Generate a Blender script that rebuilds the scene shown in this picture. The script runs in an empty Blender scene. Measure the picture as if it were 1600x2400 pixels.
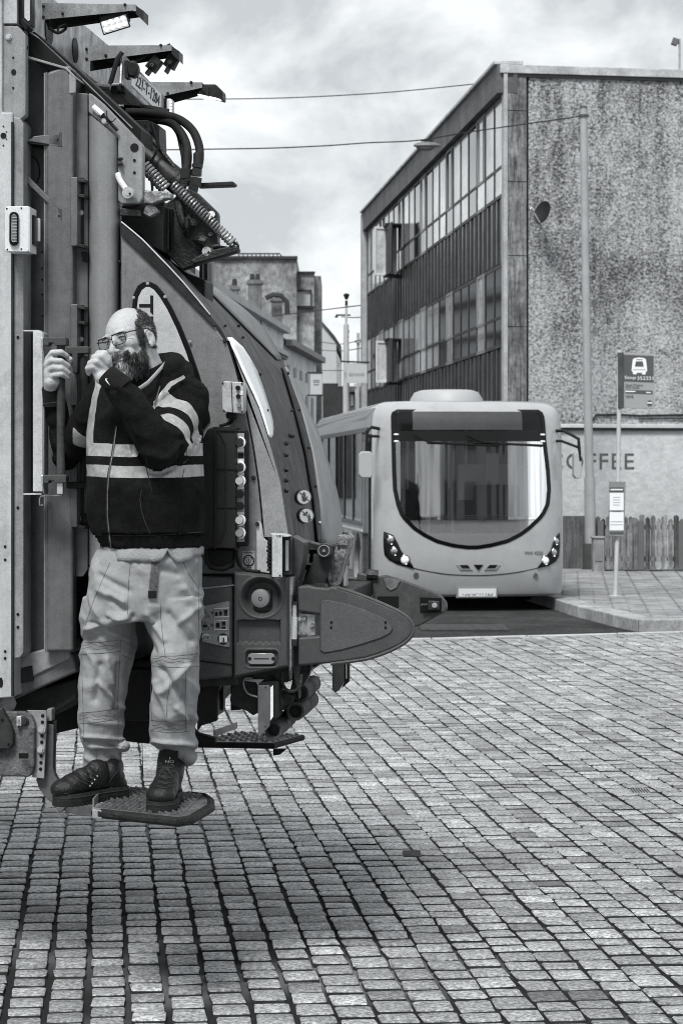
import bpy, bmesh, math, random
import numpy as np
from mathutils import Vector, Matrix, noise
from mathutils.bvhtree import BVHTree
random.seed(7)
rng = np.random.default_rng(7)
SC = bpy.context.scene
COL = SC.collection
R = math.radians
# ---------------------------------------------------------------- camera
F, HZ, CH = 5600.0, 1105.0, 1.8          # focal length and horizon in photo pixels (1600 wide), eye height
cam_d = bpy.data.cameras.new('camera'); cam = bpy.data.objects.new('camera', cam_d); COL.objects.link(cam)
cam.location = (0, 0, CH); cam.rotation_euler = (R(90), 0, 0)
cam_d.sensor_fit = 'HORIZONTAL'; cam_d.sensor_width = 24; cam_d.lens = F*24/1600
cam_d.shift_y = -(1200-HZ)/1600
cam_d.clip_start = 0.1; cam_d.clip_end = 3000
cam_d.dof.use_dof = True; cam_d.dof.focus_distance = 8.45; cam_d.dof.aperture_fstop = 13.0
SC.camera = cam
# ---------------------------------------------------------------- world and sun
SUN_EL, SUN_AZ = 56, -20                  # from the left, a little behind the camera
w = bpy.data.worlds.new('World'); SC.world = w; w.use_nodes = True
nt = w.node_tree; N = nt.nodes; L = nt.links
bg = N['Background']
sky = N.new('ShaderNodeTexSky'); sky.sky_type = 'NISHITA'; sky.sun_disc = False
sky.sun_elevation = R(SUN_EL); sky.sun_rotation = R(180+SUN_AZ)
bw = N.new('ShaderNodeRGBToBW'); L.new(sky.outputs[0], bw.inputs[0])
tc = N.new('ShaderNodeTexCoord'); mp = N.new('ShaderNodeMapping'); mp.inputs['Scale'].default_value = (13, 13, 17)
mp.inputs['Location'].default_value = (4.2, 7.3, 1.25)
L.new(tc.outputs['Generated'], mp.inputs[0])
n1 = N.new('ShaderNodeTexNoise'); n1.inputs['Scale'].default_value = 1.0; n1.inputs['Detail'].default_value = 9; n1.inputs['Roughness'].default_value = .56
n1.inputs['Distortion'].default_value = .25
L.new(mp.outputs[0], n1.inputs[0])
cr = N.new('ShaderNodeValToRGB'); e = cr.color_ramp.elements
e[0].position = .40; e[0].color = (.62, .635, .65, 1); e[1].position = .58; e[1].color = (1, 1, 1, 1)
L.new(n1.outputs[0], cr.inputs[0])
ad = N.new('ShaderNodeMath'); ad.operation = 'MULTIPLY_ADD'; ad.inputs[1].default_value = .22; ad.inputs[2].default_value = 7.6
L.new(bw.outputs[0], ad.inputs[0])
mx = N.new('ShaderNodeVectorMath'); mx.operation = 'SCALE'; L.new(cr.outputs[0], mx.inputs[0]); L.new(ad.outputs[0], mx.inputs['Scale'])
tn = N.new('ShaderNodeVectorMath'); tn.operation = 'MULTIPLY'; tn.inputs[1].default_value = (.965, 1.0, 1.02); L.new(mx.outputs[0], tn.inputs[0])
L.new(tn.outputs[0], bg.inputs[0]); bg.inputs[1].default_value = .069
sd = bpy.data.lights.new('sun', 'SUN'); sd.energy = 2.5; sd.angle = R(17); sd.color = (1, .99, .97)
so = bpy.data.objects.new('sun', sd); COL.objects.link(so)
_e, _a = R(SUN_EL), R(SUN_AZ)
_to = Vector((math.sin(_a)*math.cos(_e), -math.cos(_a)*math.cos(_e), math.sin(_e)))   # towards the sun
so.rotation_euler = _to.to_track_quat('Z', 'Y').to_euler(); so.location = (0, 0, 20)
SC.view_settings.view_transform = 'Standard'; SC.view_settings.look = 'None'
SC.view_settings.exposure = 0.8; SC.view_settings.gamma = 1; SC.view_settings.use_curve_mapping = False
SC.cycles.filter_width = 1.0; SC.cycles.max_bounces = 8; SC.cycles.transparent_max_bounces = 12

# ---------------------------------------------------------------- helpers
def W(px, py, Y): return Vector(((px-800)*Y/F, Y, CH+(HZ-py)*Y/F))
def G(px, py):
    Y = F*CH/(py-HZ); return Vector(((px-800)*Y/F, Y, 0))
MATS = {}
def mat(name, v, rough=.5, metal=0.0, var=.0, vs=4.0, bump=0.0, bs=80.0, streak=0.0, speck=0.0, emit=0.0, spec=.3, coat=0.0, dirt=0.0, attr=None, grit=240.0, gamp=.17, mott=0.0):
    if name in MATS: return MATS[name]
    m = bpy.data.materials.new(name); m.use_nodes = True; MATS[name] = m
    nt = m.node_tree; N = nt.nodes; L = nt.links; b = N['Principled BSDF']
    def col(x): return (x*.975, x, x*1.02, 1)
    b.inputs['Base Color'].default_value = col(v); b.inputs['Roughness'].default_value = rough; b.inputs['Metallic'].default_value = metal
    b.inputs['Specular IOR Level'].default_value = spec; b.inputs['Coat Weight'].default_value = coat
    tcn = N.new('ShaderNodeTexCoord')
    val = None
    def mul(a, bnode):
        x = N.new('ShaderNodeMath'); x.operation = 'MULTIPLY'; L.new(a, x.inputs[0]); L.new(bnode, x.inputs[1]); return x.outputs[0]
    def ramp(src, lo, hi, a, b_):
        mr = N.new('ShaderNodeMapRange'); mr.inputs[1].default_value = lo; mr.inputs[2].default_value = hi; mr.inputs[3].default_value = a; mr.inputs[4].default_value = b_
        L.new(src, mr.inputs[0]); return mr.outputs[0]
    def nz(scale, detail=4, vec=None, r=.6):
        n = N.new('ShaderNodeTexNoise'); n.inputs['Scale'].default_value = scale; n.inputs['Detail'].default_value = detail; n.inputs['Roughness'].default_value = r
        L.new(vec if vec is not None else tcn.outputs['Object'], n.inputs[0]); return n.outputs[0]
    terms = []
    if var: terms.append(ramp(nz(vs, 5), .3, .7, 1-var, 1+var)); terms.append(ramp(nz(vs*9, 3), .3, .7, 1-var*.6, 1+var*.6)); terms.append(ramp(nz(grit, 2), .3, .7, 1-gamp, 1+gamp))
    if mott: terms.append(ramp(nz(62, 3, None, .65), .40, .60, 1-mott, 1+mott*.45)); terms.append(ramp(nz(23, 2), .40, .62, 1-mott*.4, 1+mott*.2))
    if streak:
        mpn = N.new('ShaderNodeMapping'); mpn.inputs['Scale'].default_value = (14, 14, 1.2); L.new(tcn.outputs['Object'], mpn.inputs[0])
        terms.append(ramp(nz(1.6, 5, mpn.outputs[0], .7), .42, .68, 1, 1-streak))
    if speck: terms.append(ramp(nz(130, 2), .66, .72, 1, 1-speck))
    if dirt: terms.append(ramp(nz(vs*2.3, 8, None, .75), .5, .66, 1, 1-dirt))
    if attr:
        at = N.new('ShaderNodeAttribute'); at.attribute_name = attr; terms.append(at.outputs['Fac'])
    if terms:
        t = terms[0]
        for q in terms[1:]: t = mul(t, q)
        sc = N.new('ShaderNodeVectorMath'); sc.operation = 'SCALE'; sc.inputs[0].default_value = col(v)[:3]; L.new(t, sc.inputs['Scale'])
        L.new(sc.outputs[0], b.inputs['Base Color'])
        L.new(ramp(t, .4, 1.3, min(1, rough+.12), max(.02, rough-.08)), b.inputs['Roughness'])
    if bump:
        bn = N.new('ShaderNodeBump'); bn.inputs['Strength'].default_value = bump; bn.inputs['Distance'].default_value = .01
        L.new(nz(bs, 5), bn.inputs['Height']); L.new(bn.outputs[0], b.inputs['Normal'])
    if emit:
        b.inputs['Emission Color'].default_value = (1, 1, 1, 1); b.inputs['Emission Strength'].default_value = emit
    return m

MW = {}
def root(name, loc, label, cat, group=None, rotz=0, kind=None):
    o = bpy.data.objects.new(name, None); COL.objects.link(o); o.location = loc; o.rotation_euler = (0, 0, rotz)
    o.empty_display_size = .1
    MW[o] = Matrix.Translation(Vector(loc)) @ Matrix.Rotation(rotz, 4, 'Z')
    tag(o, label, cat, group, kind); return o
def tag(o, label=None, cat=None, group=None, kind=None):
    if label: o['label'] = label
    if cat: o['category'] = cat
    if group: o['group'] = group
    if kind: o['kind'] = kind
    return o
def link_mesh(name, me, parent=None, loc=None):
    o = bpy.data.objects.new(name, me); COL.objects.link(o)
    if parent is not None:
        M = MW[parent]; me.transform(M.inverted()); o.parent = parent; MW[o] = M
    else:
        if loc is not None: me.transform(Matrix.Translation(-Vector(loc))); o.location = loc; MW[o] = Matrix.Translation(Vector(loc))
        else: MW[o] = Matrix.Identity(4)
    return o
class MB:
    def __init__(s): s.v = []; s.f = []; s.m = []; s.mats = []
    def add(s, vs, fs, mi=0):
        n = len(s.v); s.v += [tuple(p) for p in vs]; s.f += [tuple(i+n for i in f) for f in fs]; s.m += [mi]*len(fs); return s
    def box(s, c, d, M=None, mi=0):
        c = Vector(c); x, y, z = d[0]/2, d[1]/2, d[2]/2
        P = [Vector((a*x, b*y, e*z)) for a in (-1, 1) for b in (-1, 1) for e in (-1, 1)]
        if M is not None: P = [M @ p for p in P]
        return s.add([c+p for p in P], [(0, 1, 3, 2), (4, 6, 7, 5), (0, 4, 5, 1), (2, 3, 7, 6), (0, 2, 6, 4), (1, 5, 7, 3)], mi)
    def bb(s, a, b, mi=0):
        a = Vector(a); b = Vector(b); return s.box((a+b)/2, [abs(q) for q in (b-a)], None, mi)
    def prism(s, pts, vec, mi=0):
        pts = [Vector(p) for p in pts]; vec = Vector(vec); n = len(pts)
        return s.add(pts+[p+vec for p in pts], [tuple(range(n))[::-1], tuple(range(n, 2*n))]+[(i, (i+1) % n, (i+1) % n+n, i+n) for i in range(n)], mi)
    def loft(s, rings, cap=True, mi=0, closed=False):
        n = len(rings[0]); base = [p for r in rings for p in r]; fs = []
        for i in range(len(rings)-(0 if closed else 1)):
            j = (i+1) % len(rings)
            for k in range(n): fs.append((i*n+k, i*n+(k+1) % n, j*n+(k+1) % n, j*n+k))
        if cap and not closed: fs.append(tuple(range(n))[::-1]); fs.append(tuple((len(rings)-1)*n+k for k in range(n)))
        return s.add(base, fs, mi)
    def tube(s, path, r, n=8, cap=True, mi=0, closed=False, flat=None):
        path = [Vector(p) for p in path]; m = len(path); rr = r if isinstance(r, (list, tuple)) else [r]*m
        rings = []; up = None
        for i, p in enumerate(path):
            if closed: t = path[(i+1) % m]-path[i-1]
            else: t = path[min(i+1, m-1)]-path[max(i-1, 0)]
            t.normalize()
            if up is None:
                up = Vector((0, 0, 1)) if abs(t.z) < .9 else Vector((0, 1, 0))
            up = (up - t*up.dot(t)).normalized(); sd_ = t.cross(up)
            fx = flat if flat else 1
            rings.append([p+up*(rr[i]*math.cos(2*math.pi*k/n))+sd_*(rr[i]*fx*math.sin(2*math.pi*k/n)) for k in range(n)])
        return s.loft(rings, cap, mi, closed)
    def cyl(s, p0, p1, r0, r1=None, n=16, mi=0): return s.tube([p0, p1], [r0, r0 if r1 is None else r1], n, True, mi)
    def ball(s, c, r, M=None, n=12, mi=0):
        c = Vector(c); r = (r, r, r) if not isinstance(r, (tuple, list)) else r
        vs = [Vector((0, 0, r[2]))]; fs = []
        for i in range(1, n):
            a = math.pi*i/n
            for k in range(2*n):
                b = math.pi*k/n; vs.append(Vector((r[0]*math.sin(a)*math.cos(b), r[1]*math.sin(a)*math.sin(b), r[2]*math.cos(a))))
        vs.append(Vector((0, 0, -r[2]))); q = 2*n
        for k in range(q): fs.append((0, 1+k, 1+(k+1) % q)); fs.append((len(vs)-1, len(vs)-1-q+(k+1) % q, len(vs)-1-q+k))
        for i in range(n-2):
            for k in range(q): a = 1+i*q; fs.append((a+k, a+q+k, a+q+(k+1) % q, a+(k+1) % q))
        if M is not None: vs = [M @ v for v in vs]
        return s.add([c+v for v in vs], fs, mi)
    def disc(s, c, nrm, r, th=.003, n=20, mi=0):
        c = Vector(c); nrm = Vector(nrm).normalized(); return s.cyl(c, c+nrm*th, r, r, n, mi)
    def mesh(s, name='m'):
        me = bpy.data.meshes.new(name); me.from_pydata(s.v, [], s.f)
        if s.m and max(s.m) > 0: me.polygons.foreach_set('material_index', s.m)
        bm = bmesh.new(); bm.from_mesh(me); bmesh.ops.recalc_face_normals(bm, faces=bm.faces); bm.to_mesh(me); bm.free()
        return me
    def build(s, name, mats, parent=None, bevel=0, ang=35, smooth=True, label=None, loc=None):
        me = s.mesh(name); o = link_mesh(name, me, parent, loc)
        for m in (mats if isinstance(mats, (list, tuple)) else [mats]): me.materials.append(m)
        if smooth:
            me.polygons.foreach_set('use_smooth', [True]*len(me.polygons))
            if not bevel: me.set_sharp_from_angle(angle=R(ang))
        if bevel:
            md = o.modifiers.new('bevel', 'BEVEL'); md.width = bevel; md.segments = 2; md.limit_method = 'ANGLE'; md.angle_limit = R(32); md.harden_normals = True
        if label: o['label'] = label
        return o
def evaluated(o, name):
    dg = bpy.context.evaluated_depsgraph_get(); dg.update()
    return bpy.data.meshes.new_from_object(o.evaluated_get(dg))
def struct(o): o['kind'] = 'structure'; return o
def text(name, s, m, org, xd, yd, parent, height, width=None, depth=.002, label=None, spacing=1.0):
    cu = bpy.data.curves.new('t', 'FONT'); cu.body = s; cu.size = 1.0; cu.extrude = .5; cu.resolution_u = 3; cu.space_character = spacing
    to = bpy.data.objects.new('t', cu); COL.objects.link(to)
    me = evaluated(to, name); bpy.data.objects.remove(to)
    co = np.array([v.co[:] for v in me.vertices])
    mn, mxx = co.min(0), co.max(0)
    xd = Vector(xd).normalized(); yd = Vector(yd).normalized(); nd = xd.cross(yd)
    h = mxx[1]-mn[1]; k = height/h; kx = width/(mxx[0]-mn[0]) if width else k
    for v, c in zip(me.vertices, co):
        v.co = Vector(org)+xd*((c[0]-mn[0])*kx)+yd*((c[1]-mn[1])*k)+nd*((c[2]+.5)*depth)
    me.name = name; me.materials.clear(); me.materials.append(m)
    o = link_mesh(name, me, parent)
    if label: o['label'] = label
    return o
# ================================================================ GROUND
def sheet(name, pts, z, m, parent=None):
    b = MB(); b.add([(p[0], p[1], z) for p in pts], [tuple(range(len(pts)))]); o = b.build(name, m, parent, smooth=False); return struct(o)
sheet('ground', [(-700, -200), (700, -200), (700, 1500), (-700, 1500)], -.05, mat('m_ground', .16, .9, var=.3, vs=.4, bump=.4, bs=12))
EA, EB = G(800, 1503), G(1600, 1481)
def edgeY(x): return EA.y+(x-EA.x)*(EB.y-EA.y)/(EB.x-EA.x)
# asphalt road beyond the setts, kerb strip, pavement
m_asph = mat('m_asphalt', .040, .95, var=.5, vs=1.2, bump=1.5, bs=45, speck=.3, mott=.6, dirt=.4, spec=.2)
sheet('road', [(-40, edgeY(-40)+.12), (30, edgeY(30)+.12), (30, 42), (2.8, 300), (-60, 300)], -.022, m_asph)
sheet('side_road', [(-300, 300), (300, 300), (300, 900), (-300, 900)], -.03, m_asph)
b = MB()
x = -14.0
while x < 14:
    l = .9+.25*random.random()
    y0, y1 = edgeY(x), edgeY(x+l-.012); z = random.uniform(-.004, .004)
    b.prism([(x, y0, -.05), (x+l-.012, y1, -.05), (x+l-.012, y1+.125, -.05), (x, y0+.125, -.05)], (0, 0, .053+z)); x += l
struct(b.build('edging_kerb', mat('m_kerb_l', .42, .8, var=.25, vs=2, bump=.4), None, bevel=.006))
KP = [(1311, 1429), (1340, 1440), (1372, 1447), (1434, 1464), (1495, 1477), (1545, 1480), (1600, 1479), (1720, 1477), (2300, 1473)]
kp = [G(*p) for p in KP]; back = kp[0]+Vector((-.0889, 1, 0))*22
line = [back]+[kp[0]+(back-kp[0])*t for t in (.75, .5, .25)]+kp
# resample kerb into stones
def resample(pts, d):
    out = [pts[0].copy()]; acc = 0
    for a, c in zip(pts[:-1], pts[1:]):
        L_ = (c-a).length; t = d-acc
        while t <= L_: out.append(a.lerp(c, t/L_)); t += d
        acc = L_-(t-d)
    return out
ks = resample(line, .9); b = MB()
def offs(pts, i, w):
    t = (pts[min(i+1, len(pts)-1)]-pts[max(i-1, 0)]).normalized(); return pts[i]+Vector((-t.y, t.x, 0))*w
for i in range(len(ks)-1):
    a, c = ks[i], ks[i+1]; g = (c-a).normalized()*.012
    b.prism([a+g+Vector((0, 0, -.05)), c+Vector((0, 0, -.05)), offs(ks, i+1, .3)+Vector((0, 0, -.05)), offs(ks, i, .3)+g+Vector((0, 0, -.05))], (0, 0, .175+random.uniform(-.003, .003)))
struct(b.build('kerb', mat('m_kerb', .28, .85, var=.35, vs=2.2, bump=.6, bs=40, dirt=.35), None, bevel=.018))
pv = [offs(ks, i, .30) for i in range(len(ks))]
m_pave = mat('m_pavement', .22, .9, var=.25, vs=1.4, bump=.5, bs=30, dirt=.3)
b = MB(); pts = [Vector((p.x, p.y, -.04)) for p in pv]+[Vector((20, 27, -.04)), Vector((20, 60, -.04)), Vector((pv[0].x+3, 60, -.04))]
b.prism(pts, (0, 0, .155)); struct(b.build('pavement', m_pave, None, smooth=False))
# block paving on the pavement
def inpoly(x, y, P):
    c = False; n = len(P)
    for i in range(n):
        x1, y1, x2, y2 = P[i].x, P[i].y, P[i-1].x, P[i-1].y
        if (y1 > y) != (y2 > y) and x < (x2-x1)*(y-y1)/(y2-y1)+x1: c = not c
    return c
b = MB()
for i in range(48):
    for j in range(42):
        cx = 2.0+i*.205+j*.03; cy = 27.3+j*.31+(i % 2)*.155+i*-.012
        if inpoly(cx, cy, pts) and inpoly(cx-.1, cy-.16, pts) and inpoly(cx+.1, cy-.15, pts) and cy < 40.4:
            b.box((cx, cy, .113+random.uniform(0, .004)), (.192, .296, .02))
struct(b.build('pavement_blocks', mat('m_pblock', .22, .85, var=.4, vs=2.6, bump=.5, bs=40), None, bevel=.006))
# setts: real stones in courses running up the street
def build_setts():
    ang = R(-5.6); ca, sa = math.cos(ang), math.sin(ang)
    vs = []; fs = []; shade = []; mi = []
    def put(px, py, pz): vs.append((px, py, pz))
    i0, i1 = -50, 70
    for i in range(i0, i1):
        s = 5.2+random.random()*.2
        t0 = i*.137+.004*math.sin(i*3.1)
        colv = .92+.14*random.random()
        while s < 27.5:
            ln = random.gauss(.166, .020); ln = min(.25, max(.13, ln))
            warp = .018*noise.noise(Vector((i*.11, s*.25, 0)))+.007*noise.noise(Vector((i*.6, s*1.3, 3)))
            t = t0+warp; sm = s+ln/2
            X = t*ca-sm*sa*-1*-1; Y = 0
            # position: along (sin, cos) of the street, across perpendicular
            cx = sm*math.sin(ang)+t*math.cos(ang)+.55; cy = sm*math.cos(ang)-t*math.sin(ang)
            lim = edgeY(cx)-.07
            wv = abs(cx) < 2.4+cy*.165
            if cy < lim and wv and cx > -4.6:
                gp = .0042+.0075*max(0, min(1, (11-cy)/2.5))*max(0, min(1, (.3-cx)/.9)); hw = .137/2-gp-random.random()*.002; hl = ln/2-.0145-random.random()*.004
                zt = random.gauss(0, .0012)+.006*noise.noise(Vector((cx*.7, cy*.7, 1))); tiltx = random.gauss(0, .010); tilty = random.gauss(0, .010)
                n = len(vs)
                rings = [(1.0, -.03), (.99, -.0035), (.94, .0)]
                j = [(random.uniform(-.005, .005), random.uniform(-.005, .005)) for _ in range(8)]
                hl2 = hl
                for k, z in rings:
                    pts8 = [(-hw, -hl*.86), (-hw*.88, -hl), (hw*.88, -hl), (hw, -hl*.86), (hw, hl*.86), (hw*.88, hl), (-hw*.88, hl), (-hw, hl*.86)]
                    for q, (a, c) in enumerate(pts8):
                        a = (a+j[q][0])*k; c = (c+j[q][1])*(1-(1-k)*.75)
                        zz = z+zt+a*tiltx+c*tilty
                        wx = a*math.cos(ang)+c*math.sin(ang); wy = -a*math.sin(ang)+c*math.cos(ang)
                        vs.append((cx+wx, cy+wy, zz))
                vs.append((cx, cy, zt+.0012))
                for r_ in range(2):
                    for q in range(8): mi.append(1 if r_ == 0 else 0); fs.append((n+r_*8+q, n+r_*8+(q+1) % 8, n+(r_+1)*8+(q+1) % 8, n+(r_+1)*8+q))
                for q in range(8): mi.append(0); fs.append((n+16+q, n+16+(q+1) % 8, n+24))
                sh = colv*random.gauss(1, .20)*(1+.22*noise.noise(Vector((cx*.45, cy*.45, 7))))
                if random.random() < .05: sh *= .72
                shade += [max(.4, sh)]*25
            s += ln
    me = bpy.data.meshes.new('setts'); me.from_pydata(vs, [], fs)
    at = me.attributes.new('shade', 'FLOAT', 'POINT'); at.data.foreach_set('value', shade)
    me.polygons.foreach_set('use_smooth', [True]*len(me.polygons))
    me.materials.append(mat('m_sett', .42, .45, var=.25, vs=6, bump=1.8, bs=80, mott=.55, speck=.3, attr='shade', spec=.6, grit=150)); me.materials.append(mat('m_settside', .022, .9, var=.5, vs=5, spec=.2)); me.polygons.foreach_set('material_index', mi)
    o = bpy.data.objects.new('sett_paving', me); COL.objects.link(o); struct(o)
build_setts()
# jointing bed: dark packed dirt with pale sand washed into it in places
def m_joint():
    m = mat('m_joint', .05, .95, bump=1.0, bs=140); nt = m.node_tree; N = nt.nodes; L = nt.links; b_ = N['Principled BSDF']
    t = N.new('ShaderNodeTexCoord'); n = N.new('ShaderNodeTexNoise'); n.inputs['Scale'].default_value = .55; n.inputs['Detail'].default_value = 4
    L.new(t.outputs['Object'], n.inputs[0]); r = N.new('ShaderNodeValToRGB'); r.color_ramp.elements[0].position = .47; r.color_ramp.elements[0].color = (.012, .0125, .013, 1)
    r.color_ramp.elements[1].position = .62; r.color_ramp.elements[1].color = (.16, .165, .17, 1); L.new(n.outputs[0], r.inputs[0]); L.new(r.outputs[0], b_.inputs['Base Color'])
    return m
sheet('joint_bed', [(-5, 4), (9, 4), (9, edgeY(9)), (-5, edgeY(-5))], -.0155, m_joint())
sheet('plaza_left', [(-60, -20), (-5, -20), (-5, edgeY(-5)), (-60, edgeY(-60))], -.01, mat('m_plaza', .3, .8, var=.3, vs=4, bump=1, bs=8))
sheet('plaza_right', [(9, -20), (60, -20), (60, edgeY(60)), (9, edgeY(9))], -.01, mat('m_plaza', .3))
sheet('plaza_near', [(-5, -20), (9, -20), (9, 5.1), (-5, 5.1)], -.01, mat('m_plaza', .3))
# ironwork in the ground
m_iron = mat('m_iron', .030, .8, metal=0, var=.3, vs=8)
def cover(px, py, w_, d_, label, lift=.004, rot=0, lighter=False):
    g = G(px, py); b = MB(); b.box((g.x, g.y, -.02+lift), (w_, d_, .045))
    o = b.build('ground_cover', mat('m_iron_l', .3, .5, metal=.5, var=.3, vs=12) if lighter else m_iron, None, bevel=.004, loc=(g.x, g.y, 0))
    b2 = MB(); n = 7
    for k in range(n): b2.box((g.x-w_/2+(k+.5)*w_/n, g.y, .0045+lift), (w_/n*.35, d_*.84, .004))
    b2.build('tread_bars', m_iron, o)
    tag(o, label, 'ground cover', 'metal covers set in the ground')
cover(1085, 1469, 1.0, 1.0, 'large dark square cover set in the asphalt in front of the bus', -.004)
cover(965, 2003, .085, .16, 'small dark slotted cover set among the setts right of the truck')
cover(1500, 1858, .105, .17, 'small pale slotted cover among the setts at the far right', .006, 0, True)

# ================================================================ OFFICE BUILDING
C0 = Vector(((1185-800)*42/F, 42, 0)); FD = Vector((-.0889, .996, 0)).normalized(); FN = Vector((-FD.y, FD.x, 0))
ED = Vector((.986, .167, 0)).normalized(); EN = Vector((ED.y, -ED.x, 0))
def FP(s, z, o=0): return C0+FD*s+FN*o+Vector((0, 0, z))
def EP(s, z, o=0): return C0+ED*s+EN*o+Vector((0, 0, z))
def ebox(b, s0, s1, z0, z1, o0, o1, fn=EP, mi=0): b.prism([fn(s0, z0, o0), fn(s1, z0, o0), fn(s1, z1, o0), fn(s0, z1, o0)], fn(0, 0, o1)-fn(0, 0, o0), mi)
LF = 24.2
ob = root('office_building', C0, 'three storey office block with gridded window front and mottled roughcast end wall', 'building')
b = MB(); b.prism([FP(.05, -.1, -.06), FP(LF, -.1, -.06), FP(LF, -.1, -.06)+ED*13, EP(13, -.1, -.06)], (0, 0, 8.9)); b.build('wall', mat('m_bldg', .04, .8), ob, smooth=False)
# end wall: rough harling, stained
def m_harl():
    m = mat('m_harling', .4, .95, bump=.9, bs=16); nt = m.node_tree; N = nt.nodes; L = nt.links; b_ = N['Principled BSDF']
    t = N.new('ShaderNodeTexCoord')
    def nz(s, sc, d, r=.7):
        mp_ = N.new('ShaderNodeMapping'); mp_.inputs['Scale'].default_value = sc; L.new(t.outputs['Object'], mp_.inputs[0])
        n = N.new('ShaderNodeTexNoise'); n.inputs['Scale'].default_value = s; n.inputs['Detail'].default_value = d; n.inputs['Roughness'].default_value = r; L.new(mp_.outputs[0], n.inputs[0]); return n.outputs[0]
    def mr(s, a, c, lo, hi):
        q = N.new('ShaderNodeMapRange'); q.inputs[1].default_value = a; q.inputs[2].default_value = c; q.inputs[3].default_value = lo; q.inputs[4].default_value = hi; L.new(s, q.inputs[0]); return q.outputs[0]
    def op(o_, x, y):
        q = N.new('ShaderNodeMath'); q.operation = o_
        for k, v in ((0, x), (1, y)):
            if isinstance(v, (int, float)): q.inputs[k].default_value = v
            else: L.new(v, q.inputs[k])
        return q.outputs[0]
    sep = N.new('ShaderNodeSeparateXYZ'); L.new(t.outputs['Object'], sep.inputs[0])
    h = mr(sep.outputs['Z'], 2.8, 9.0, 0, 1)
    fine = nz(19, (1, 1, 1.3), 8, .78); big = nz(.55, (1, 1, .9), 4); st = nz(1.5, (2.6, 2.6, .28), 4)
    stain = op('ADD', mr(big, .35, .65, 0, .7), op('MULTIPLY', mr(st, .42, .66, 0, .7), h))
    thr = op('ADD', fine, op('MULTIPLY', op('SUBTRACT', stain, .45), .16))
    v = mr(thr, .40, .60, .46, .055)
    v = op('MULTIPLY', v, mr(nz(28, (1, 1, 1), 3), .3, .7, .72, 1.25))
    low = mr(sep.outputs['Z'], 2.58, 2.60, 0, 1)
    lowc = op('MULTIPLY', mr(nz(7, (1, 1, 1.4), 5), .35, .65, .40, .53), mr(nz(.8, (1, 1, .4), 5), .35, .65, .9, 1.06))
    mixv = N.new('ShaderNodeMix'); L.new(low, mixv.inputs[0]); L.new(lowc, mixv.inputs[2]); L.new(v, mixv.inputs[3])
    cc = N.new('ShaderNodeVectorMath'); cc.operation = 'SCALE'; cc.inputs[0].default_value = (.975, 1, 1.02); L.new(mixv.outputs[0], cc.inputs['Scale']); L.new(cc.outputs[0], b_.inputs['Base Color'])
    return m
b = MB(); ebox(b, .405, 13, -.05, 8.82, -.05, .03); b.build('end_wall', m_harl(), ob, smooth=False)
m_stone = mat('m_pilaster', .20, .85, var=.5, vs=1.6, streak=.75, bump=.4, bs=30)
b = MB(); zs = [-.05, 1.9, 2.95, 4.35, 5.6, 6.9, 8.15, 8.8]
for z0, z1 in zip(zs[:-1], zs[1:]): ebox(b, 0.02, .36, z0, z1-.012, -.04, .06)
b.build('pilaster', m_stone, ob, bevel=.006)
b = MB(); ebox(b, -.055, .016, -.05, 8.8, -.1, .075); b.build('corner_strip', mat('m_strip', .36, .7, var=.25, vs=3), ob, bevel=.005)
b = MB(); ebox(b, -.12, 13, 8.8, 8.95, -.3, .09); b.build('coping', mat('m_coping', .40, .8, var=.3, vs=2), ob, bevel=.01)
b = MB(); ebox(b, -.1, 13, 8.74, 8.795, 0, .07); b.build('gutter', mat('m_blackmetal', .02, .5), ob)
b = MB(); ebox(b, .44, 13, 2.57, 2.64, .032, .10); b.build('string_course', mat('m_ledge', .5, .8, var=.15), ob, bevel=.01)
b = MB(); ebox(b, .44, 13, 2.525, 2.565, .032, .08); b.build('ledge_shadow_board', mat('m_blackmetal', .02), ob)  # black strip painting in the shade under the ledge
b = MB(); zc = [2.80+.012*math.sin(k*2.1) for k in range(30)]
b.tube([EP(1.55, 2.70, .06)]+[EP(1.62+k*.4, zc[k], .055) for k in range(28)], .016, 6); b.tube([EP(2.4+k*.5, 2.73+.01*math.sin(k), .055) for k in range(20)], .010, 6)
b.build('wall_cable', mat('m_blackmetal', .02), ob)
# facade
b = MB(); ebox(b, -.06, LF, 8.45, 8.95, -.2, .16, FP); b.build('fascia', mat('m_fascia', .10, .7, var=.3, vs=1.5), ob, bevel=.01)
b = MB(); ebox(b, -.06, LF+.1, 8.955, 9.02, -.3, .22, FP); b.build('roof_edge', mat('m_coping', .4), ob, bevel=.01)
b = MB(); ebox(b, LF-.1, LF+.3, -.05, 8.94, -.2, .18, FP); b.build('end_frame', mat('m_strip', .36), ob, bevel=.01)
m_mull = mat('m_mullion', .030, .5, var=.3, vs=3); m_panel = mat('m_spandrel', .042, .35, var=.4, vs=2)
m_blind = mat('m_blind', .52, .35, var=.25, vs=2, coat=.6); m_dkg = mat('m_darkglass', .012, .06, spec=.8); m_mid = mat('m_midpane', .40, .2, var=.5, vs=1.2, coat=.7)
nb = 22; bw_ = (LF-.1)/nb
for k in range(nb+1):
    b = MB(); s = k*bw_+.0; ebox(b, s-.028, s+.028, -.05, 8.44, .0, .045, FP); b.build('mullion', m_mull, ob)
rows = [(6.67, 7.2, 8.44), (4.01, 4.54, 5.48)]
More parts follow.
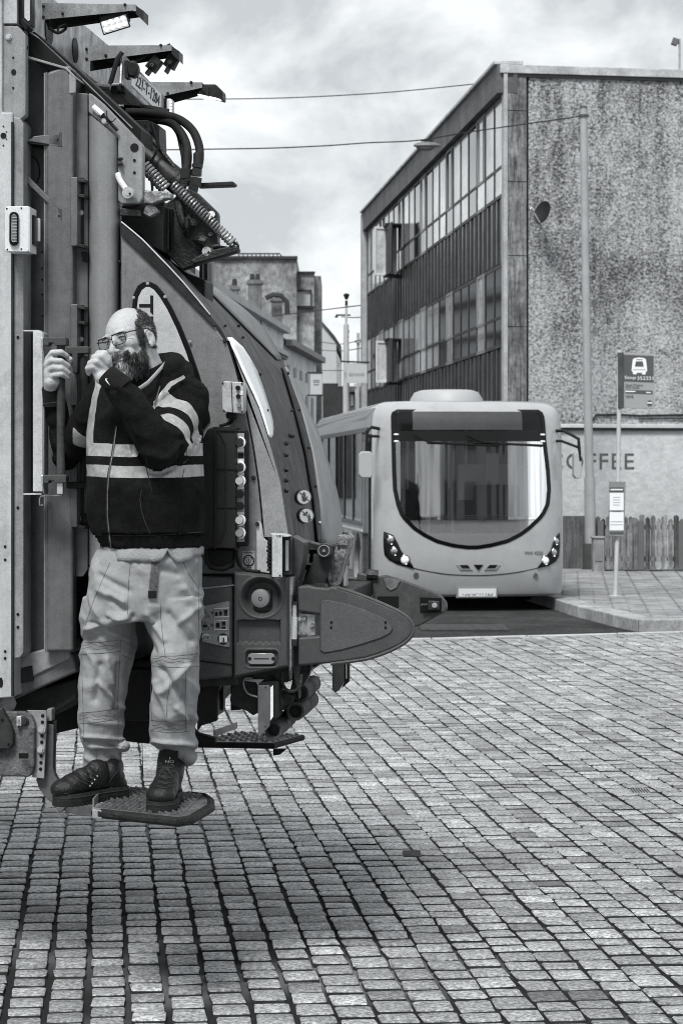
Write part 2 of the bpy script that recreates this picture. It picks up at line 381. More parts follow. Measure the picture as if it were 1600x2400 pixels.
for ri, (za, zt, zb) in enumerate(rows):
    for k in range(nb):
        s0, s1 = k*bw_+.035, (k+1)*bw_-.035
        r = random.random()
        if ri == 0: mm = m_blind if r < .45 else (m_mid if r < .8 else m_dkg)
        else: mm = m_dkg if (0 <= k <= 5 and k != 2) else (m_blind if r < .45 else (m_mid if r < .8 else m_dkg))
        b = MB(); ebox(b, s0, s1, za+.03, zb-.03, .0, .03, FP); wo = b.build('window', mm, ob, smooth=False)
        f = MB()
        for a, c in ((za-.01, za+.05), (zt-.025, zt+.025), (zb-.06, zb)): ebox(f, s0-.02, s1+.02, a, c, .031, .042, FP)
        if k % 4 == 2:
            for sx in (s0+.12, s1-.12): ebox(f, sx-.03, sx+.03, zt-.01, zb-.06, .031, .06, FP)
        f.build('window_frame', m_mull if k % 4 != 2 else mat('m_frame_l', .2, .5), wo)
for z0, z1 in ((5.5, 6.64), (2.75, 3.98)):
    b = MB(); ebox(b, 0, LF-.1, z0, z1, -.03, .012, FP)
    for k in range(nb*2): s = k*bw_/2+bw_/4; ebox(b, s-.09, s+.09, z0, z1, .013, .040, FP)
    b.build('spandrel_panel', m_panel, ob, smooth=False)
b = MB(); ebox(b, -.02, LF, 2.58, 2.74, -.02, .14, FP); b.build('shop_fascia', m_mull, ob)
for k in range(0, nb, 2):
    b = MB(); ebox(b, k*bw_+.08, (k+2)*bw_-.08, .35, 2.5, -.02, .02, FP); b.build('shop_window', m_dkg, ob, smooth=False)
# open casements near the far end
m_white = mat('m_white', .72, .45, var=.06, vs=4)
for s, z0, z1 in ((20.3, 4.62+.95, 7.25), (20.3, 3.75, 4.95)):
    pass
def casement(s, z0, z1, wd):
    b = MB(); p = FP(s, 0, .08); d = (EN*.25-ED*1.0).normalized()   # sash swung out over the street
    def cp(a, z, t=0): return p+d*a+Vector((0, 0, z))+FD*t
    fr = .055
    for (a0, a1, y0, y1) in ((0, wd, z0, z0+fr), (0, wd, z1-fr, z1), (0, fr, z0+fr, z1-fr), (wd-fr, wd, z0+fr, z1-fr)):
        b.prism([cp(a0, y0), cp(a1, y0), cp(a1, y1), cp(a0, y1)], FD*.06)
    c = b.build('casement', m_white, ob, bevel=.005)
    g = MB(); g.prism([cp(fr, z0+fr, .02), cp(wd-fr, z0+fr, .02), cp(wd-fr, z1-fr, .02), cp(fr, z1-fr, .02)], FD*.01); g.build('pane', mat('m_pane_l', .62, .15, coat=.8, var=.3, vs=3), c, smooth=False)
    f = MB()
    for (y0, y1) in ((z0-.04, z0), (z1, z1+.04)): f.prism([cp(-.3, y0, -.6), cp(wd*.6, y0, -.6), cp(wd*.6, y1, -.6), cp(-.3, y1, -.6)], FD*.7)
    f.prism([cp(wd*.45, z0, -1.3), cp(wd*.5, z0, -1.3), cp(wd*.5, z1, -1.3), cp(wd*.45, z1, -1.3)], FD*1.28)
    f.build('casement_stay', mat('m_blackmetal', .02), c)
casement(16.4, 6.57, 7.76, .60); casement(16.4, 3.96, 4.98, .56)
# painted lettering
m_let = mat('m_letter', .10, .9, var=.3, vs=12, dirt=.4)
x0s = (1309-1185)/133.0
text('painted_lettering', 'COFFEE', m_let, EP(.7565, 1.84, .034), ED, (0, 0, 1), ob, .285, 1.565, .004, spacing=1.1)
# satellite dish, a thing fixed to the wall
dc = EP((1262-1185)/131., 1.8+(HZ-512)/131.5, .42)
ds = root('satellite_dish', EP((1262-1185)/131., 6.2, .05), 'dark satellite dish fixed high on the roughcast end wall', 'satellite dish')
b = MB(); axis = Vector((-.75, -.6, .3)).normalized(); M = axis.to_track_quat('Z', 'Y').to_matrix()
rings = []
for r_, h in ((.02, 0), (.08, .008), (.14, .025), (.19, .05), (.195, .052), (.19, .062), (.14, .037), (.08, .02), (.02, .012)):
    rings.append([dc+M @ Vector((r_*math.cos(2*math.pi*k/28), r_*1.08*math.sin(2*math.pi*k/28), h)) for k in range(28)])
b.loft(rings, True); b.build('reflector', mat('m_dish', .012, .6, var=.3, vs=10), ds)
b = MB(); b.tube([dc-Vector((0, 0, .17)), dc-Vector((0, 0, .2))+axis*.12, dc-Vector((0, 0, .05))+axis*.3], .012); b.cyl(dc-Vector((0, 0, .05))+axis*.27, dc-Vector((0, 0, .03))+axis*.34, .028)
b.build('receiver_arm', mat('m_pane_l', .4), ds)
b = MB(); b.tube([dc, dc-axis*.05, EP((1262-1185)/131., 6.2, .02)], .018); b.build('bracket', mat('m_blackmetal', .02), ds)
# mast on the roof
mr_ = EP((1592-1185)/133.+.1, 8.9, -1.2); ms = root('roof_floodlight', mr_, 'floodlight on a thin mast above the roof at the top right corner', 'floodlight')
mr2 = W(1592, 90, mr_.y); b = MB(); b.cyl((mr2.x, mr_.y, 8.9), mr2, .02); b.build('mast', mat('m_galv', .42, .4, metal=.6, var=.2, vs=9), ms)
b = MB(); b.box(W(1581, 97, mr_.y), (.11, .1, .13), Matrix.Rotation(R(20), 3, 'Y')); b.box(W(1588, 100, mr_.y), (.08, .04, .03)); b.build('lamp_head', mat('m_grey', .12, .5), ms, bevel=.01)

# ================================================================ POLES, WIRES, SIGNS
m_pole = mat('m_pole', .36, .45, metal=.3, var=.12, vs=3); m_polel = mat('m_polel', .48, .45, var=.1, vs=3)
pb = G(1383, 1350); Yp = pb.y
lp = root('span_wire_pole', pb, 'tall pale grey pole in front of the end wall, carrying the span wire', 'pole')
b = MB(); b.tube([pb+Vector((0, 0, .55)), W(1381, 1120, Yp)], .095, 16); b.tube([W(1381, 1120, Yp), W(1376, 900, Yp), W(1370, 520, Yp), W(1367, 252, Yp)], [.075, .073, .068, .064], 16); b.build('shaft', m_pole, lp)
b = MB(); b.tube([pb, pb+Vector((0, 0, .56))], .13, 16); b.cyl(pb+Vector((0, 0, .10)), pb+Vector((0, 0, .14)), .15); b.build('base_sleeve', mat('m_dk', .06, .6, var=.3), lp)
b = MB(); b.cyl(W(1367, 252, Yp), W(1367, 248, Yp), .075, .06); b.cyl(W(1368, 274, Yp), W(1368, 268, Yp), .085); b.build('cap', mat('m_dk', .06), lp)
cbp = G(1403, 1357); b = MB(); b.bb((cbp.x-.10, cbp.y-.02, 0), (cbp.x+.09, cbp.y+.25, .68)); b.bb((cbp.x-.12, cbp.y-.04, .68), (cbp.x+.11, cbp.y+.27, .71)); b.bb((cbp.x-.12, cbp.y-.04, 0), (cbp.x+.11, cbp.y+.27, .06))
o = b.build('utility_cabinet', mat('m_cab', .26, .7, var=.25, vs=5, streak=.4), None, bevel=.008, loc=cbp); tag(o, 'slim grey utility cabinet at the foot of the tall pole', 'cabinet')
b = MB(); b.bb((cbp.x-.07, cbp.y-.032, .3), (cbp.x+.06, cbp.y-.021, .6)); b.build('door', mat('m_cab2', .2, .6, var=.2), o, bevel=.003)
m_wire = mat('m_wire', .015, .6)
def wire(pts, r, label, n=14, name='overhead_wire', grp=None):
    P = [W(*p) for p in pts]; out = []
    for i in range(len(P)-1):
        a, b1, c, d = P[max(i-1, 0)], P[i], P[i+1], P[min(i+2, len(P)-1)]
        for k in range(n):
            t = k/n; out.append(.5*((2*b1)+(c-a)*t+(2*a-5*b1+4*c-d)*t*t+(3*b1-a-3*c+d)*t**3))
    out.append(P[-1]); b = MB(); b.tube(out, r, 5); o = b.build(name, m_wire, None, loc=P[0]); tag(o, label, 'wire', 'overhead wires'); return o
wire([(-700, 180, 44), (100, 225, 44.2), (540, 231, 44.4), (860, 219, 44.6), (1131, 194, 44.7)], .010, 'upper overhead wire running from behind the truck to the office roof edge')
wire([(-700, 330, 37), (100, 350, 38), (550, 348, 39), (740, 342, 39.4), (860, 334, 39.8), (980, 328, 40.2), (1110, 307, 40.5), (1365, 271, Yp)], .011, 'lower span wire from behind the truck to the tall pale pole')
hl = root('hanging_street_lamp', W(1000, 330, 40.2), 'street lamp head hanging from the span wire in front of the office windows', 'street lamp')
c = W(1000, 341, 40.2); b = MB(); rings = []
for t, ry, rz in ((-.225, .02, .012), (-.2, .06, .04), (-.1, .1, .065), (.02, .11, .07), (.13, .1, .055), (.215, .05, .03), (.235, .02, .012)):
    rings.append([c+Vector((t, ry*math.cos(a), rz*math.sin(a)*(1 if math.sin(a) > 0 else .45))) for a in [2*math.pi*k/16 for k in range(16)]])
b.loft(rings); b.build('housing', mat('m_lamph', .14, .5, var=.3, vs=10), hl)
b = MB(); b.ball(c+Vector((-.02, 0, -.03)), (.16, .085, .055)); b.build('bowl', mat('m_bowl', .10, .15), hl)
b = MB(); b.cyl(c+Vector((.05, 0, .05)), c+Vector((.05, 0, .09)), .02); b.box(c+Vector((0, 0, .088)), (.22, .03, .02)); b.build('clamp', m_wire, hl)
# bus stop
sb = G(1441, 1419); Ys = sb.y
st = root('bus_stop', sb, 'bus stop pole with flag sign and timetable case on the pavement', 'bus stop')
b = MB(); b.tube([W(1441, 1418, Ys)+Vector((0, 0, .1)), W(1446, 1245, Ys), W(1450, 960, Ys), W(1452, 820, Ys)], .029, 12); b.cyl(W(1441, 1418, Ys)+Vector((0, 0, .09)), W(1441, 1418, Ys)+Vector((0, 0, .13)), .09); b.build('pole', m_polel, st)
b = MB(); a0, a1 = W(1448, 957, Ys-.05), W(1461, 826, Ys+.0); b.bb((a0.x, Ys-.045, a0.z), (a1.x-.004, Ys+.04, a1.z)); b.build('sleeve', mat('m_dk', .06), st, bevel=.006)
def SP(px, py, o=0): return W(px, py, Ys-.02-o)
b = MB(); b.prism([SP(1460, 956), SP(1533, 958), SP(1533, 832), SP(1528, 829), SP(1460, 826)], (0, .03, 0)); pn = b.build('sign_panel', mat('m_sign', .30, .5), st, bevel=.004)
m_sdk = mat('m_signdark', .085, .45); m_swh = mat('m_signwhite', .75, .5)
b = MB(); b.prism([SP(1462, 893, .004), SP(1531, 896, .004), SP(1531, 834, .004), SP(1462, 831, .004)], (0, .003, 0)); b.build('dark_field', m_sdk, pn)
def flat(pts, o, m, name, th=.003): b = MB(); b.prism([SP(p[0], p[1], o) for p in pts], (0, th, 0)); b.build(name, m, pn, smooth=False)
def S2(x, y): return (1420+x/11.2, 810+y/11.2)
flat([S2(*p) for p in ((700, 350), (760, 322), (870, 308), (980, 322), (1040, 350), (1062, 500), (1075, 660), (1035, 700), (1035, 755), (940, 755), (940, 710), (800, 710), (800, 750), (700, 745), (700, 695), (665, 650), (680, 500))], .008, m_swh, 'bus_symbol')
flat([S2(*p) for p in ((780, 410), (960, 410), (985, 545), (755, 542))], .012, m_sdk, 'bus_symbol_window'); flat([S2(*p) for p in ((790, 352), (960, 358), (950, 372), (800, 368))], .012, m_sdk, 'bus_symbol_window')
flat([S2(*p) for p in ((700, 618), (1040, 622), (1040, 634), (700, 630))], .012, mat('m_sign', .3), 'bus_symbol_line')
def stx(s, x0, x1, y0, y1, m): p = S2(x0, y1); q = S2(x1, y1); r_ = S2(x0, y0); text('sign_text', s, m, SP(p[0], p[1], .008), (1, 0, 0), (0, 0, 1), pn, (SP(*r_)-SP(*p)).length, (SP(*q)-SP(*p)).length, .003)
stx('Stop', 480, 780, 790, 905, m_swh); stx('352221', 815, 1235, 808, 900, m_swh)
stx('Road Theatre', 520, 960, 1000, 1050, m_sdk); stx('Main Street', 510, 870, 1068, 1110, m_sdk)
flat([S2(*p) for p in ((500, 1155), (1215, 1180), (1215, 1260), (500, 1235))], .008, m_sdk, 'route_band'); flat([S2(*p) for p in ((505, 1180), (770, 1190), (770, 1215), (505, 1215))], .012, m_swh, 'route_band_text')
flat([S2(*p) for p in ((1050, 1215), (1170, 1220), (1170, 1245), (1050, 1243))], .012, m_swh, 'route_band_text')
stx('W4', 510, 710, 1290, 1370, m_sdk)
cc_ = SP(*S2(1140, 1500), .008); b = MB(); b.disc(cc_, (0, -1, 0), .035); b.build('badge', m_sdk, pn); flat([S2(*p) for p in ((1075, 1485), (1205, 1485), (1205, 1520), (1075, 1515))], .016, m_swh, 'badge_bar')
def TPs(px, py, o=0): return W(px, py, Ys-.07-o)
b = MB(); b.prism([TPs(1426, 1256), TPs(1462, 1258), TPs(1466, 1129), TPs(1429, 1128)], (0, .07, 0)); tcse = b.build('timetable_case', mat('m_case', .22, .5, var=.1), st, bevel=.004)
def tf(x0, x1, y0, y1, m, nme, o=.005): b = MB(); b.prism([TPs(x0, y1, o), TPs(x1, y1, o), TPs(x1, y0, o), TPs(x0, y0, o)], (0, .003, 0)); b.build(nme, m, tcse, smooth=False)
tf(1428, 1461, 1142, 1153, m_sdk, 'header'); tf(1430, 1459, 1146, 1149, m_sign if False else m_swh, 'header_line', .009); tf(1428, 1461, 1155, 1196, m_swh, 'notice'); tf(1428, 1461, 1200, 1243, m_swh, 'notice'); tf(1434, 1455, 1196.5, 1199, m_sdk, 'divider', .009)
for yy in (1222, 1229): tf(1430, 1459, yy, yy+.8, mat('m_sign', .3), 'ruled_line', .009)
for yy in (1165, 1171, 1177, 1183): tf(1436, 1453, yy, yy+.6, mat('m_sign', .3), 'ruled_line', .009)
tf(1428, 1461, 1246, 1252, m_sdk, 'footer')
# fences
fb = root('corrugated_hoarding', W(1300, 1345, 41.3), 'plain vertically ribbed hoarding beside the tall pole', 'fence')
b = MB(); xa, xb = W(1150, 0, 41.4).x, W(1394, 0, 41.4).x; n = 60
for k in range(n): x = xa+(xb-xa)*k/n; b.bb((x, 41.4+.015*(k % 2), .08), (x+(xb-xa)/n, 41.43+.015*(k % 2), 1.03))
b.build('ribbed_sheet', mat('m_hoard', .13, .8, var=.3, vs=2, streak=.5), fb); b = MB()
for k in range(3): b.bb((xa+.6+k*.9, 41.45, 0), (xa+.7+k*.9, 41.55, 1.0))
b.build('post', mat('m_hoard2', .15, .8), fb)
ff = root('timber_fence', W(1500, 1345, 41.2), 'weathered board fence with ragged tops under the painted lettering', 'fence')
b = MB(); x = W(1396, 0, 41).x; xe = W(1760, 0, 41).x; shades = []
k = 0
while x < xe:
    wd = random.uniform(.075, .115); hgt = 1.0+random.uniform(-.05, .04); z0 = random.uniform(.02, .10); yy = 41.2+random.uniform(-.015, .015)
    b.prism([(x, yy, z0), (x+wd-.012, yy, z0+random.uniform(-.02, .03)), (x+wd-.012, yy, hgt-random.uniform(.0, .03)), (x+wd/2, yy, hgt+.02), (x, yy, hgt-random.uniform(0, .03))], (0, .02, 0))
    v_ = random.choice([.25, .5, .8, .9, 1.0, 1.25, 1.6]); shades += [v_]*10; x += wd
bo = b.build('boards', mat('m_board', .20, .9, var=.4, vs=5, streak=.7, attr='shade'), ff, smooth=False)
a = bo.data.attributes.new('shade', 'FLOAT', 'POINT'); a.data.foreach_set('value', shades[:len(bo.data.vertices)]+[1]*(len(bo.data.vertices)-len(shades)))
b = MB(); xs = W(1396, 0, 41).x
for z in (.25, .8): b.bb((xs, 41.225, z), (xe, 41.28, z+.08))
b.build('rail', mat('m_board2', .12, .9), ff)
for k in range(4):
    b = MB(); q = W(1402+k*95, 0, 41).x; b.bb((q, 41.12, 0), (q+.1, 41.18, .95)); b.build('post', mat('m_board2', .12), ff)
sheet('yard_patch', [(W(1455, 0, 41).x, 36.5), (12, 35), (12, 41), (W(1400, 0, 41).x, 41)], .1185, mat('m_asphalt', .075))

# ================================================================ FAR STREET
m_rend = mat('m_render', .66, .85, var=.2, vs=.35, streak=.25); m_rend2 = mat('m_render2', .26, .9, var=.7, vs=.28, streak=.4); m_slate = mat('m_slate', .09, .6, var=.3, vs=2)
m_dk = mat('m_farDark', .03, .6, var=.4, vs=1.5); m_pale = mat('m_pale', .45, .8, var=.1, vs=.5)
TD = Vector((.0739, .997, 0)).normalized(); TN = Vector((TD.y, -TD.x, 0))
def TPt(Y, z, o=0): return Vector((-3.95+.0739*(Y-110), Y, z))+TN*o
def tbox(b, Y0, Y1, z0, z1, o0, o1): b.prism([TPt(Y0, z0, o0), TPt(Y1, z0, o0), TPt(Y1, z1, o0), TPt(Y0, z1, o0)], TN*(o1-o0))
t1 = root('pale_terrace_building', TPt(100, 0), 'long pale rendered terrace with deep cornices, partly hidden by the truck', 'building')
b = MB(); tbox(b, 62, 123, 0, 9.0, -9, 0); b.build('wall', m_rend, t1, smooth=False)
b = MB(); tbox(b, 62, 123.2, 8.9, 9.2, -.2, .35); tbox(b, 62, 123.2, 7.7, 7.95, 0, .3); b.build('cornice', m_pale, t1); b = MB(); tbox(b, 62, 123.1, 7.55, 7.69, 0, .2); tbox(b, 62, 123.1, 6.35, 6.5, 0, .12); b.build('cornice_soffit', m_slate, t1)
for k in range(9):
    for z in (1.0, 4.3):
        b = MB(); tbox(b, 64+k*6.6, 66+k*6.6, z, z+2.0, .005, .05); b.build('window', m_dk, t1, smooth=False)
t2 = root('slate_roof_house', TPt(130, 0), 'pale two storey house with steep dark slate roof beyond the terrace', 'building')
b = MB(); tbox(b, 123.3, 143, 0, 8.5, -8, 0); b.build('wall', m_rend, t2, smooth=False)
b = MB(); rf = [TPt(123.4, 8.5, .3), TPt(123.4, 10.6, -3.2), TPt(123.4, 8.5, -8.3)]; b.prism(rf, TD*19.7); b.build('roof', m_slate, t2, smooth=False)
b = MB(); tbox(b, 123.2, 143.2, 8.3, 8.62, .1, .55); b.build('gutter', mat('m_gut', .2, .6), t2)
for k in range(5):
    for z in (1.2, 4.6, 6.9):
        b = MB(); tbox(b, 125+k*3.6, 126.3+k*3.6, z, z+(1.5 if z < 6.5 else .5), .005, .05); b.build('window', mat('m_farwin', .2, .5), t2, smooth=False)
def chimney(px0, px1, y0, y1, Y, pots, lab):
    b = MB(); a = W(px0, y1, Y); c = W(px1, y0, Y); b.bb((a.x, Y, a.z-1.4), (c.x, Y+.9, c.z)); b.bb((a.x-.07, Y-.07, c.z-.18), (c.x+.07, Y+.97, c.z-.04))
    return b, a, c
def tchim(rt, px0, px1, y0, y1, Y, pots):
    b, a, c = chimney(px0, px1, y0, y1, Y, pots, ''); ch = b.build('chimney', mat('m_brick', .12, .9, var=.4, vs=3), rt, smooth=False)
    for k in range(pots):
        p = MB(); x = a.x+(c.x-a.x)*(k+.7)/(pots+.4); p.cyl((x, Y+.4, c.z-.02), (x, Y+.4, c.z+.3), .13, .1, 10); p.build('chimney_pot', m_dk, ch)
tchim(t1, 581, 612, 655, 720, 112, 2); tchim(t2, 636, 660, 697, 745, 124, 1); tchim(t1, 541, 556, 668, 690, 104, 1)
b = MB(); b.tube([W(622, 698, 123.5), W(640, 690, 123.5), W(658, 692, 123.5), W(672, 706, 123.5), W(673, 735, 123.5)], .13, 6); b.build('flue_pipe', m_dk, t2)
gb = root('tall_gable_block', W(600, 1105, 165), 'tall stained rendered block standing behind the terrace roofs', 'building')
def fb3(b, px0, px1, ytop, Y, dep=10): a = W(px0, ytop, Y); c = W(px1, ytop, Y); b.bb((a.x, Y, 0), (c.x, Y+dep, a.z))
b = MB(); fb3(b, 470, 695, 603, 165); b.build('wall', m_rend2, gb, smooth=False)
b = MB(); fb3(b, 695.5, 736, 637, 166); fb3(b, 736.5, 752, 646, 168); b.build('stair_wing', m_rend2, gb, smooth=False)
b = MB(); p0, p1 = W(468, 607, 165), W(697, 600, 165); b.bb((p0.x, 164.8, p0.z), (p1.x, 165.5, p1.z)); p0, p1 = W(694, 640, 166), W(738, 636, 166); b.bb((p0.x, 165.8, p0.z), (p1.x, 166.5, p1.z)); b.build('parapet', m_dk, gb)
p0, p1 = W(694, 716, 166), W(727, 683, 166); b = MB(); b.bb((p0.x, 165.95, p0.z), (p1.x, 165.99, p1.z)); wn = b.build('window', m_pale, gb, smooth=False)
b = MB()
for (x0, y0, x1, y1) in ((691, 721, 738, 717), (727, 717, 729.5, 678), (691, 682, 729.5, 679)): p0, p1 = W(x0, y0, 165.9), W(x1, y1, 165.9); b.bb((p0.x, 165.8, p0.z), (p1.x, 165.94, p1.z))
b.build('window_frame', m_dk, wn)
b = MB()
for k in range(10): b.cyl(W(560+k*10, 603, 165.6), W(560+k*10, 594, 165.6), .04, n=6)
b.tube([W(556, 594, 165.6), W(655, 594, 165.6), W(662, 602, 165.6)], .05, 6); b.build('roof_rail', m_dk, gb)
b = MB()
for k in range(6): p0, p1 = W(694, 668-k*5, 165.4), W(705, 666-k*5, 165.4); b.bb((p0.x, 164.9, p0.z), (p1.x, 165.4, p1.z))
b.build('ladder', m_dk, gb)
wg = root('white_gable_house', W(770, 1105, 195), 'bright white gable end far down the street', 'building')
b = MB(); Y = 195; pr = [W(752, 1105, Y), W(790, 1105, Y), W(788, 800, Y), W(783, 788, Y), W(752, 752, Y), W(735, 752, Y), W(735, 1105, Y)]; b.prism([Vector((p.x, p.y, max(0, p.z) if p.z > 3 else 0)) for p in pr], (0, 12, 0)); b.build('wall', m_pale, wg, smooth=False)
b = MB(); b.prism([W(752, 750, Y-.2), W(784, 786, Y-.2), W(800, 812, Y-.2), W(800, 835, Y+.0), W(788, 806, Y), W(752, 756, Y-.2)], (0, 12.3, 0)); b.build('roof', m_slate, wg, smooth=False)
b = MB(); p0, p1 = W(756, 960, Y-1), W(792, 898, Y-1); b.bb((p0.x, Y-1, 0), (p1.x, Y-.05, p1.z)); b.build('shopfront', m_dk, wg, smooth=False)
for (x0, x1, y, lab) in ((735, 747, 690, 'narrow dark chimney stack at the edge of the gable block'),): pass
nh = root('narrow_side_house', W(795, 1105, 230), 'narrow dark sided house beyond the white gable', 'building')
b = MB(); fb3(b, 786, 801, 822, 230, 20); b.build('wall', mat('m_rend3', .28, .8, var=.4, vs=.5), nh, smooth=False); b = MB(); fb3(b, 786, 812, 905, 229, .6); b.build('shopfront', m_dk, nh, smooth=False)
# rising street end: trees and banked houses far off
hs = root('far_street_houses', W(840, 1105, 300), 'low houses where the street climbs away beside the office block', 'building')
b = MB(); fb3(b, 800, 900, 915, 300, 8); b.build('wall', mat('m_rend4', .10, .8, var=.8, vs=.45), hs, smooth=False)
b = MB(); p0, p1 = W(800, 918, 299), W(905, 905, 299); b.bb((p0.x, 298.6, p0.z), (p1.x, 300, p1.z)); b.build('roof', m_slate, hs, smooth=False)
for k in range(6):
    b = MB(); p0, p1 = W(806+k*15, 950, 299.9), W(813+k*15, 930-(k % 2)*5, 299.9); b.bb((p0.x, 299.8, p0.z), (p1.x, 299.95, p1.z)); b.build('window', m_pale if k % 3 else m_dk, hs, smooth=False)
b = MB(); p0, p1 = W(829, 906, 199), W(858, 899, 199); b.bb((p0.x, 199, p0.z), (p1.x, 199.4, p1.z)); b.bb((p0.x+.1, 199.1, 0), (p0.x+.3, 199.3, p0.z)); b.bb((p1.x-.3, 199.1, 0), (p1.x-.1, 199.3, p0.z)); o = b.build('street_canopy', m_pale, None, loc=(p0.x, 199, 0)); tag(o, 'thin white canopy far down the street under the white hanging sign', 'canopy')
# street tree mass and figures of clutter
def far_tree(px, py, Y, r, lab, name='street_tree'):
    c = W(px, py, Y); t = root(name, (c.x, Y, 0), lab, 'tree', 'dark street trees far down the street'); b = MB(); b.tube([(c.x, Y, 0), (c.x+.1, Y, c.z*.5), c], [.14, .1, .05], 6); b.build('trunk', mat('m_trunk', .05, .9), t)
    b = MB()
    for k in range(420):
        d = Vector((random.gauss(0, 1), random.gauss(0, 1), random.gauss(0, 1))).normalized()*r*random.uniform(.3, 1)*random.uniform(.8, 1.15); d.z *= .9
        q = c+d; s_ = .13; u = Vector((random.gauss(0, 1), random.gauss(0, 1), random.gauss(0, 1))).normalized(); v = u.orthogonal().normalized()
        b.add([q-u*s_, q+v*s_*.7, q+u*s_, q-v*s_*.7], [(0, 1, 2, 3)])
    b.build('crown', mat('m_leaf', .05, .7, var=.4, vs=3), t, smooth=False)

lpx = root('ornamental_lamp_post', W(812, 1105, 78), 'tall pale lamp post topped by a dark flared lantern', 'lamp post')
Yl = 78; b = MB(); base = W(812, 1105, Yl); base.z = 0; b.tube([base, W(811, 900, Yl), W(811, 760, Yl)], [.12, .105, .085], 12); b.tube([W(811, 760, Yl), W(811.5, 712, Yl)], .04, 8); b.build('shaft', m_polel, lpx)
b = MB(); b.tube([W(811.5, 716, Yl), W(811.5, 704, Yl)], .045, 8); b.tube([W(811.5, 702, Yl), W(811.5, 699, Yl), W(811.5, 690, Yl), W(811.5, 687, Yl)], [.03, .06, .105, .05], 12); b.build('lantern', m_dk, lpx)
b = MB(); b.tube([W(787, 738, Yl), W(821, 738, Yl)], .028, 6); b.ball(W(788, 742, Yl), (.06, .06, .035)); b.build('cross_arm', m_dk, lpx)
for yy in (775, 779, 790): b = MB(); b.tube([W(808, yy, Yl), W(818, yy, Yl)], .03, 6); b.build('collar', m_dk, lpx)
b = MB(); q = W(839, 1105, 160); b.tube([(q.x, 160, 0), W(839, 780, 160)], .1, 8); b.cyl(W(839, 803, 160), W(839, 797, 160), .22); o = b.build('utility_pole', mat('m_upole', .35, .7), None, loc=(q.x, 160, 0)); tag(o, 'thin far utility pole between the lamp post and the office block', 'pole')
# hanging signs
Yb = 62; sg = root('hanging_banner', W(835, 850, Yb), 'large white projecting sign hung from a dark rod beside the office block', 'sign')
b = MB(); b.prism([W(812, 897, Yb), W(860, 897, Yb), W(860, 851, Yb), W(812, 851, Yb)], (0, .08, 0)); b.build('board', mat('m_board_w', .5), sg, smooth=False); b = MB(); b.tube([W(798, 846, Yb), W(806, 847, Yb), W(866, 849, Yb)], .022, 6); b.build('rod', m_dk, sg)
text('sign_text', 'daimonds', mat('m_grey3', .35, .6), W(817, 880, Yb-.01), (1, 0, 0), (0, 0, 1), sg, .1, .40, .003)
b = MB(); q = W(811, 1105, Yb); b.tube([(q.x, Yb+.3, 0), W(811, 850, Yb+.3)], .085, 10); o = b.build('white_post', m_pale, None, loc=(q.x, Yb, 0)); tag(o, 'plain white post standing below the large white sign', 'post')
Yc = 90; s2 = root('projecting_shop_sign', W(741, 900, Yc), 'small white vertical shop sign projecting from the pale terrace', 'sign')
b = MB(); b.prism([W(727, 925, Yc), W(754, 925, Yc), W(754, 875, Yc), W(727, 875, Yc)], (0, .12, 0)); b.build('board', mat('m_board_w', .5), s2, smooth=False); b = MB()
for yy in (873, 926): b = MB(); b.tube([W(719, yy, Yc), W(756, yy, Yc)], .03, 6); b.build('rod', m_dk, s2)
b = MB()
for (x0, x1, yy) in ((734, 748, 889), (734, 748, 893), (735, 747, 899)): b.prism([W(x0, yy+2, Yc-.02), W(x1, yy+2, Yc-.02), W(x1, yy, Yc-.02), W(x0, yy, Yc-.02)], (0, .015, 0))
b.build('lettering', mat('m_grey3', .35), s2)
for k, (a, c_, d_) in enumerate((((640, 740, 90), (740, 728, 80), (864, 713, 66)), ((745, 800, 120), (800, 806, 110), (866, 790, 70)), ((745, 820, 130), (800, 822, 110), (866, 812, 70)), ((745, 868, 120), (810, 868, 100), (866, 866, 70)), ((800, 742, 90), (830, 744, 80), (866, 741, 66)))):
    lab = ['highest thin wire crossing between the terrace and the office block', 'thin wire sagging past the middle of the lamp post', 'lower thin wire crossing behind the lamp post', 'lowest thin wire, just above the hanging signs', 'short wire from the lamp post cross arm to the office block'][k]
    wire([a, c_, d_], .018, lab, 6)
# unseen buildings behind the camera, added and sized to shape the windscreen reflections
for k, (x0, x1, yy, h, v_) in enumerate(((-34, -10, -42, 15, .35), (-8, 9, -46, 5, .65), (11, 30, -40, 17, .3))):
    b = MB(); b.bb((x0, yy-9, 0), (x1, yy, h)); o = b.build('plaza_building', mat('m_pb%d' % k, v_, .8, var=.2, vs=.5), None, smooth=False, loc=((x0+x1)/2, yy, 0)); o['group'] = 'buildings across the plaza'; tag(o, ['grey rendered building across the plaza, to the left behind the viewer', 'low pale building across the plaza, directly behind the viewer', 'tall darker building across the plaza, to the right behind the viewer'][k], 'building')
    for i in range(int((x1-x0)/3)):
        for j in range(int(h/3)):
            q = MB(); q.bb((x0+1+i*3, yy+.01, 1+j*3), (x0+2.2+i*3, yy+.05, 2.6+j*3)); q.build('window', m_dkg, o, smooth=False)
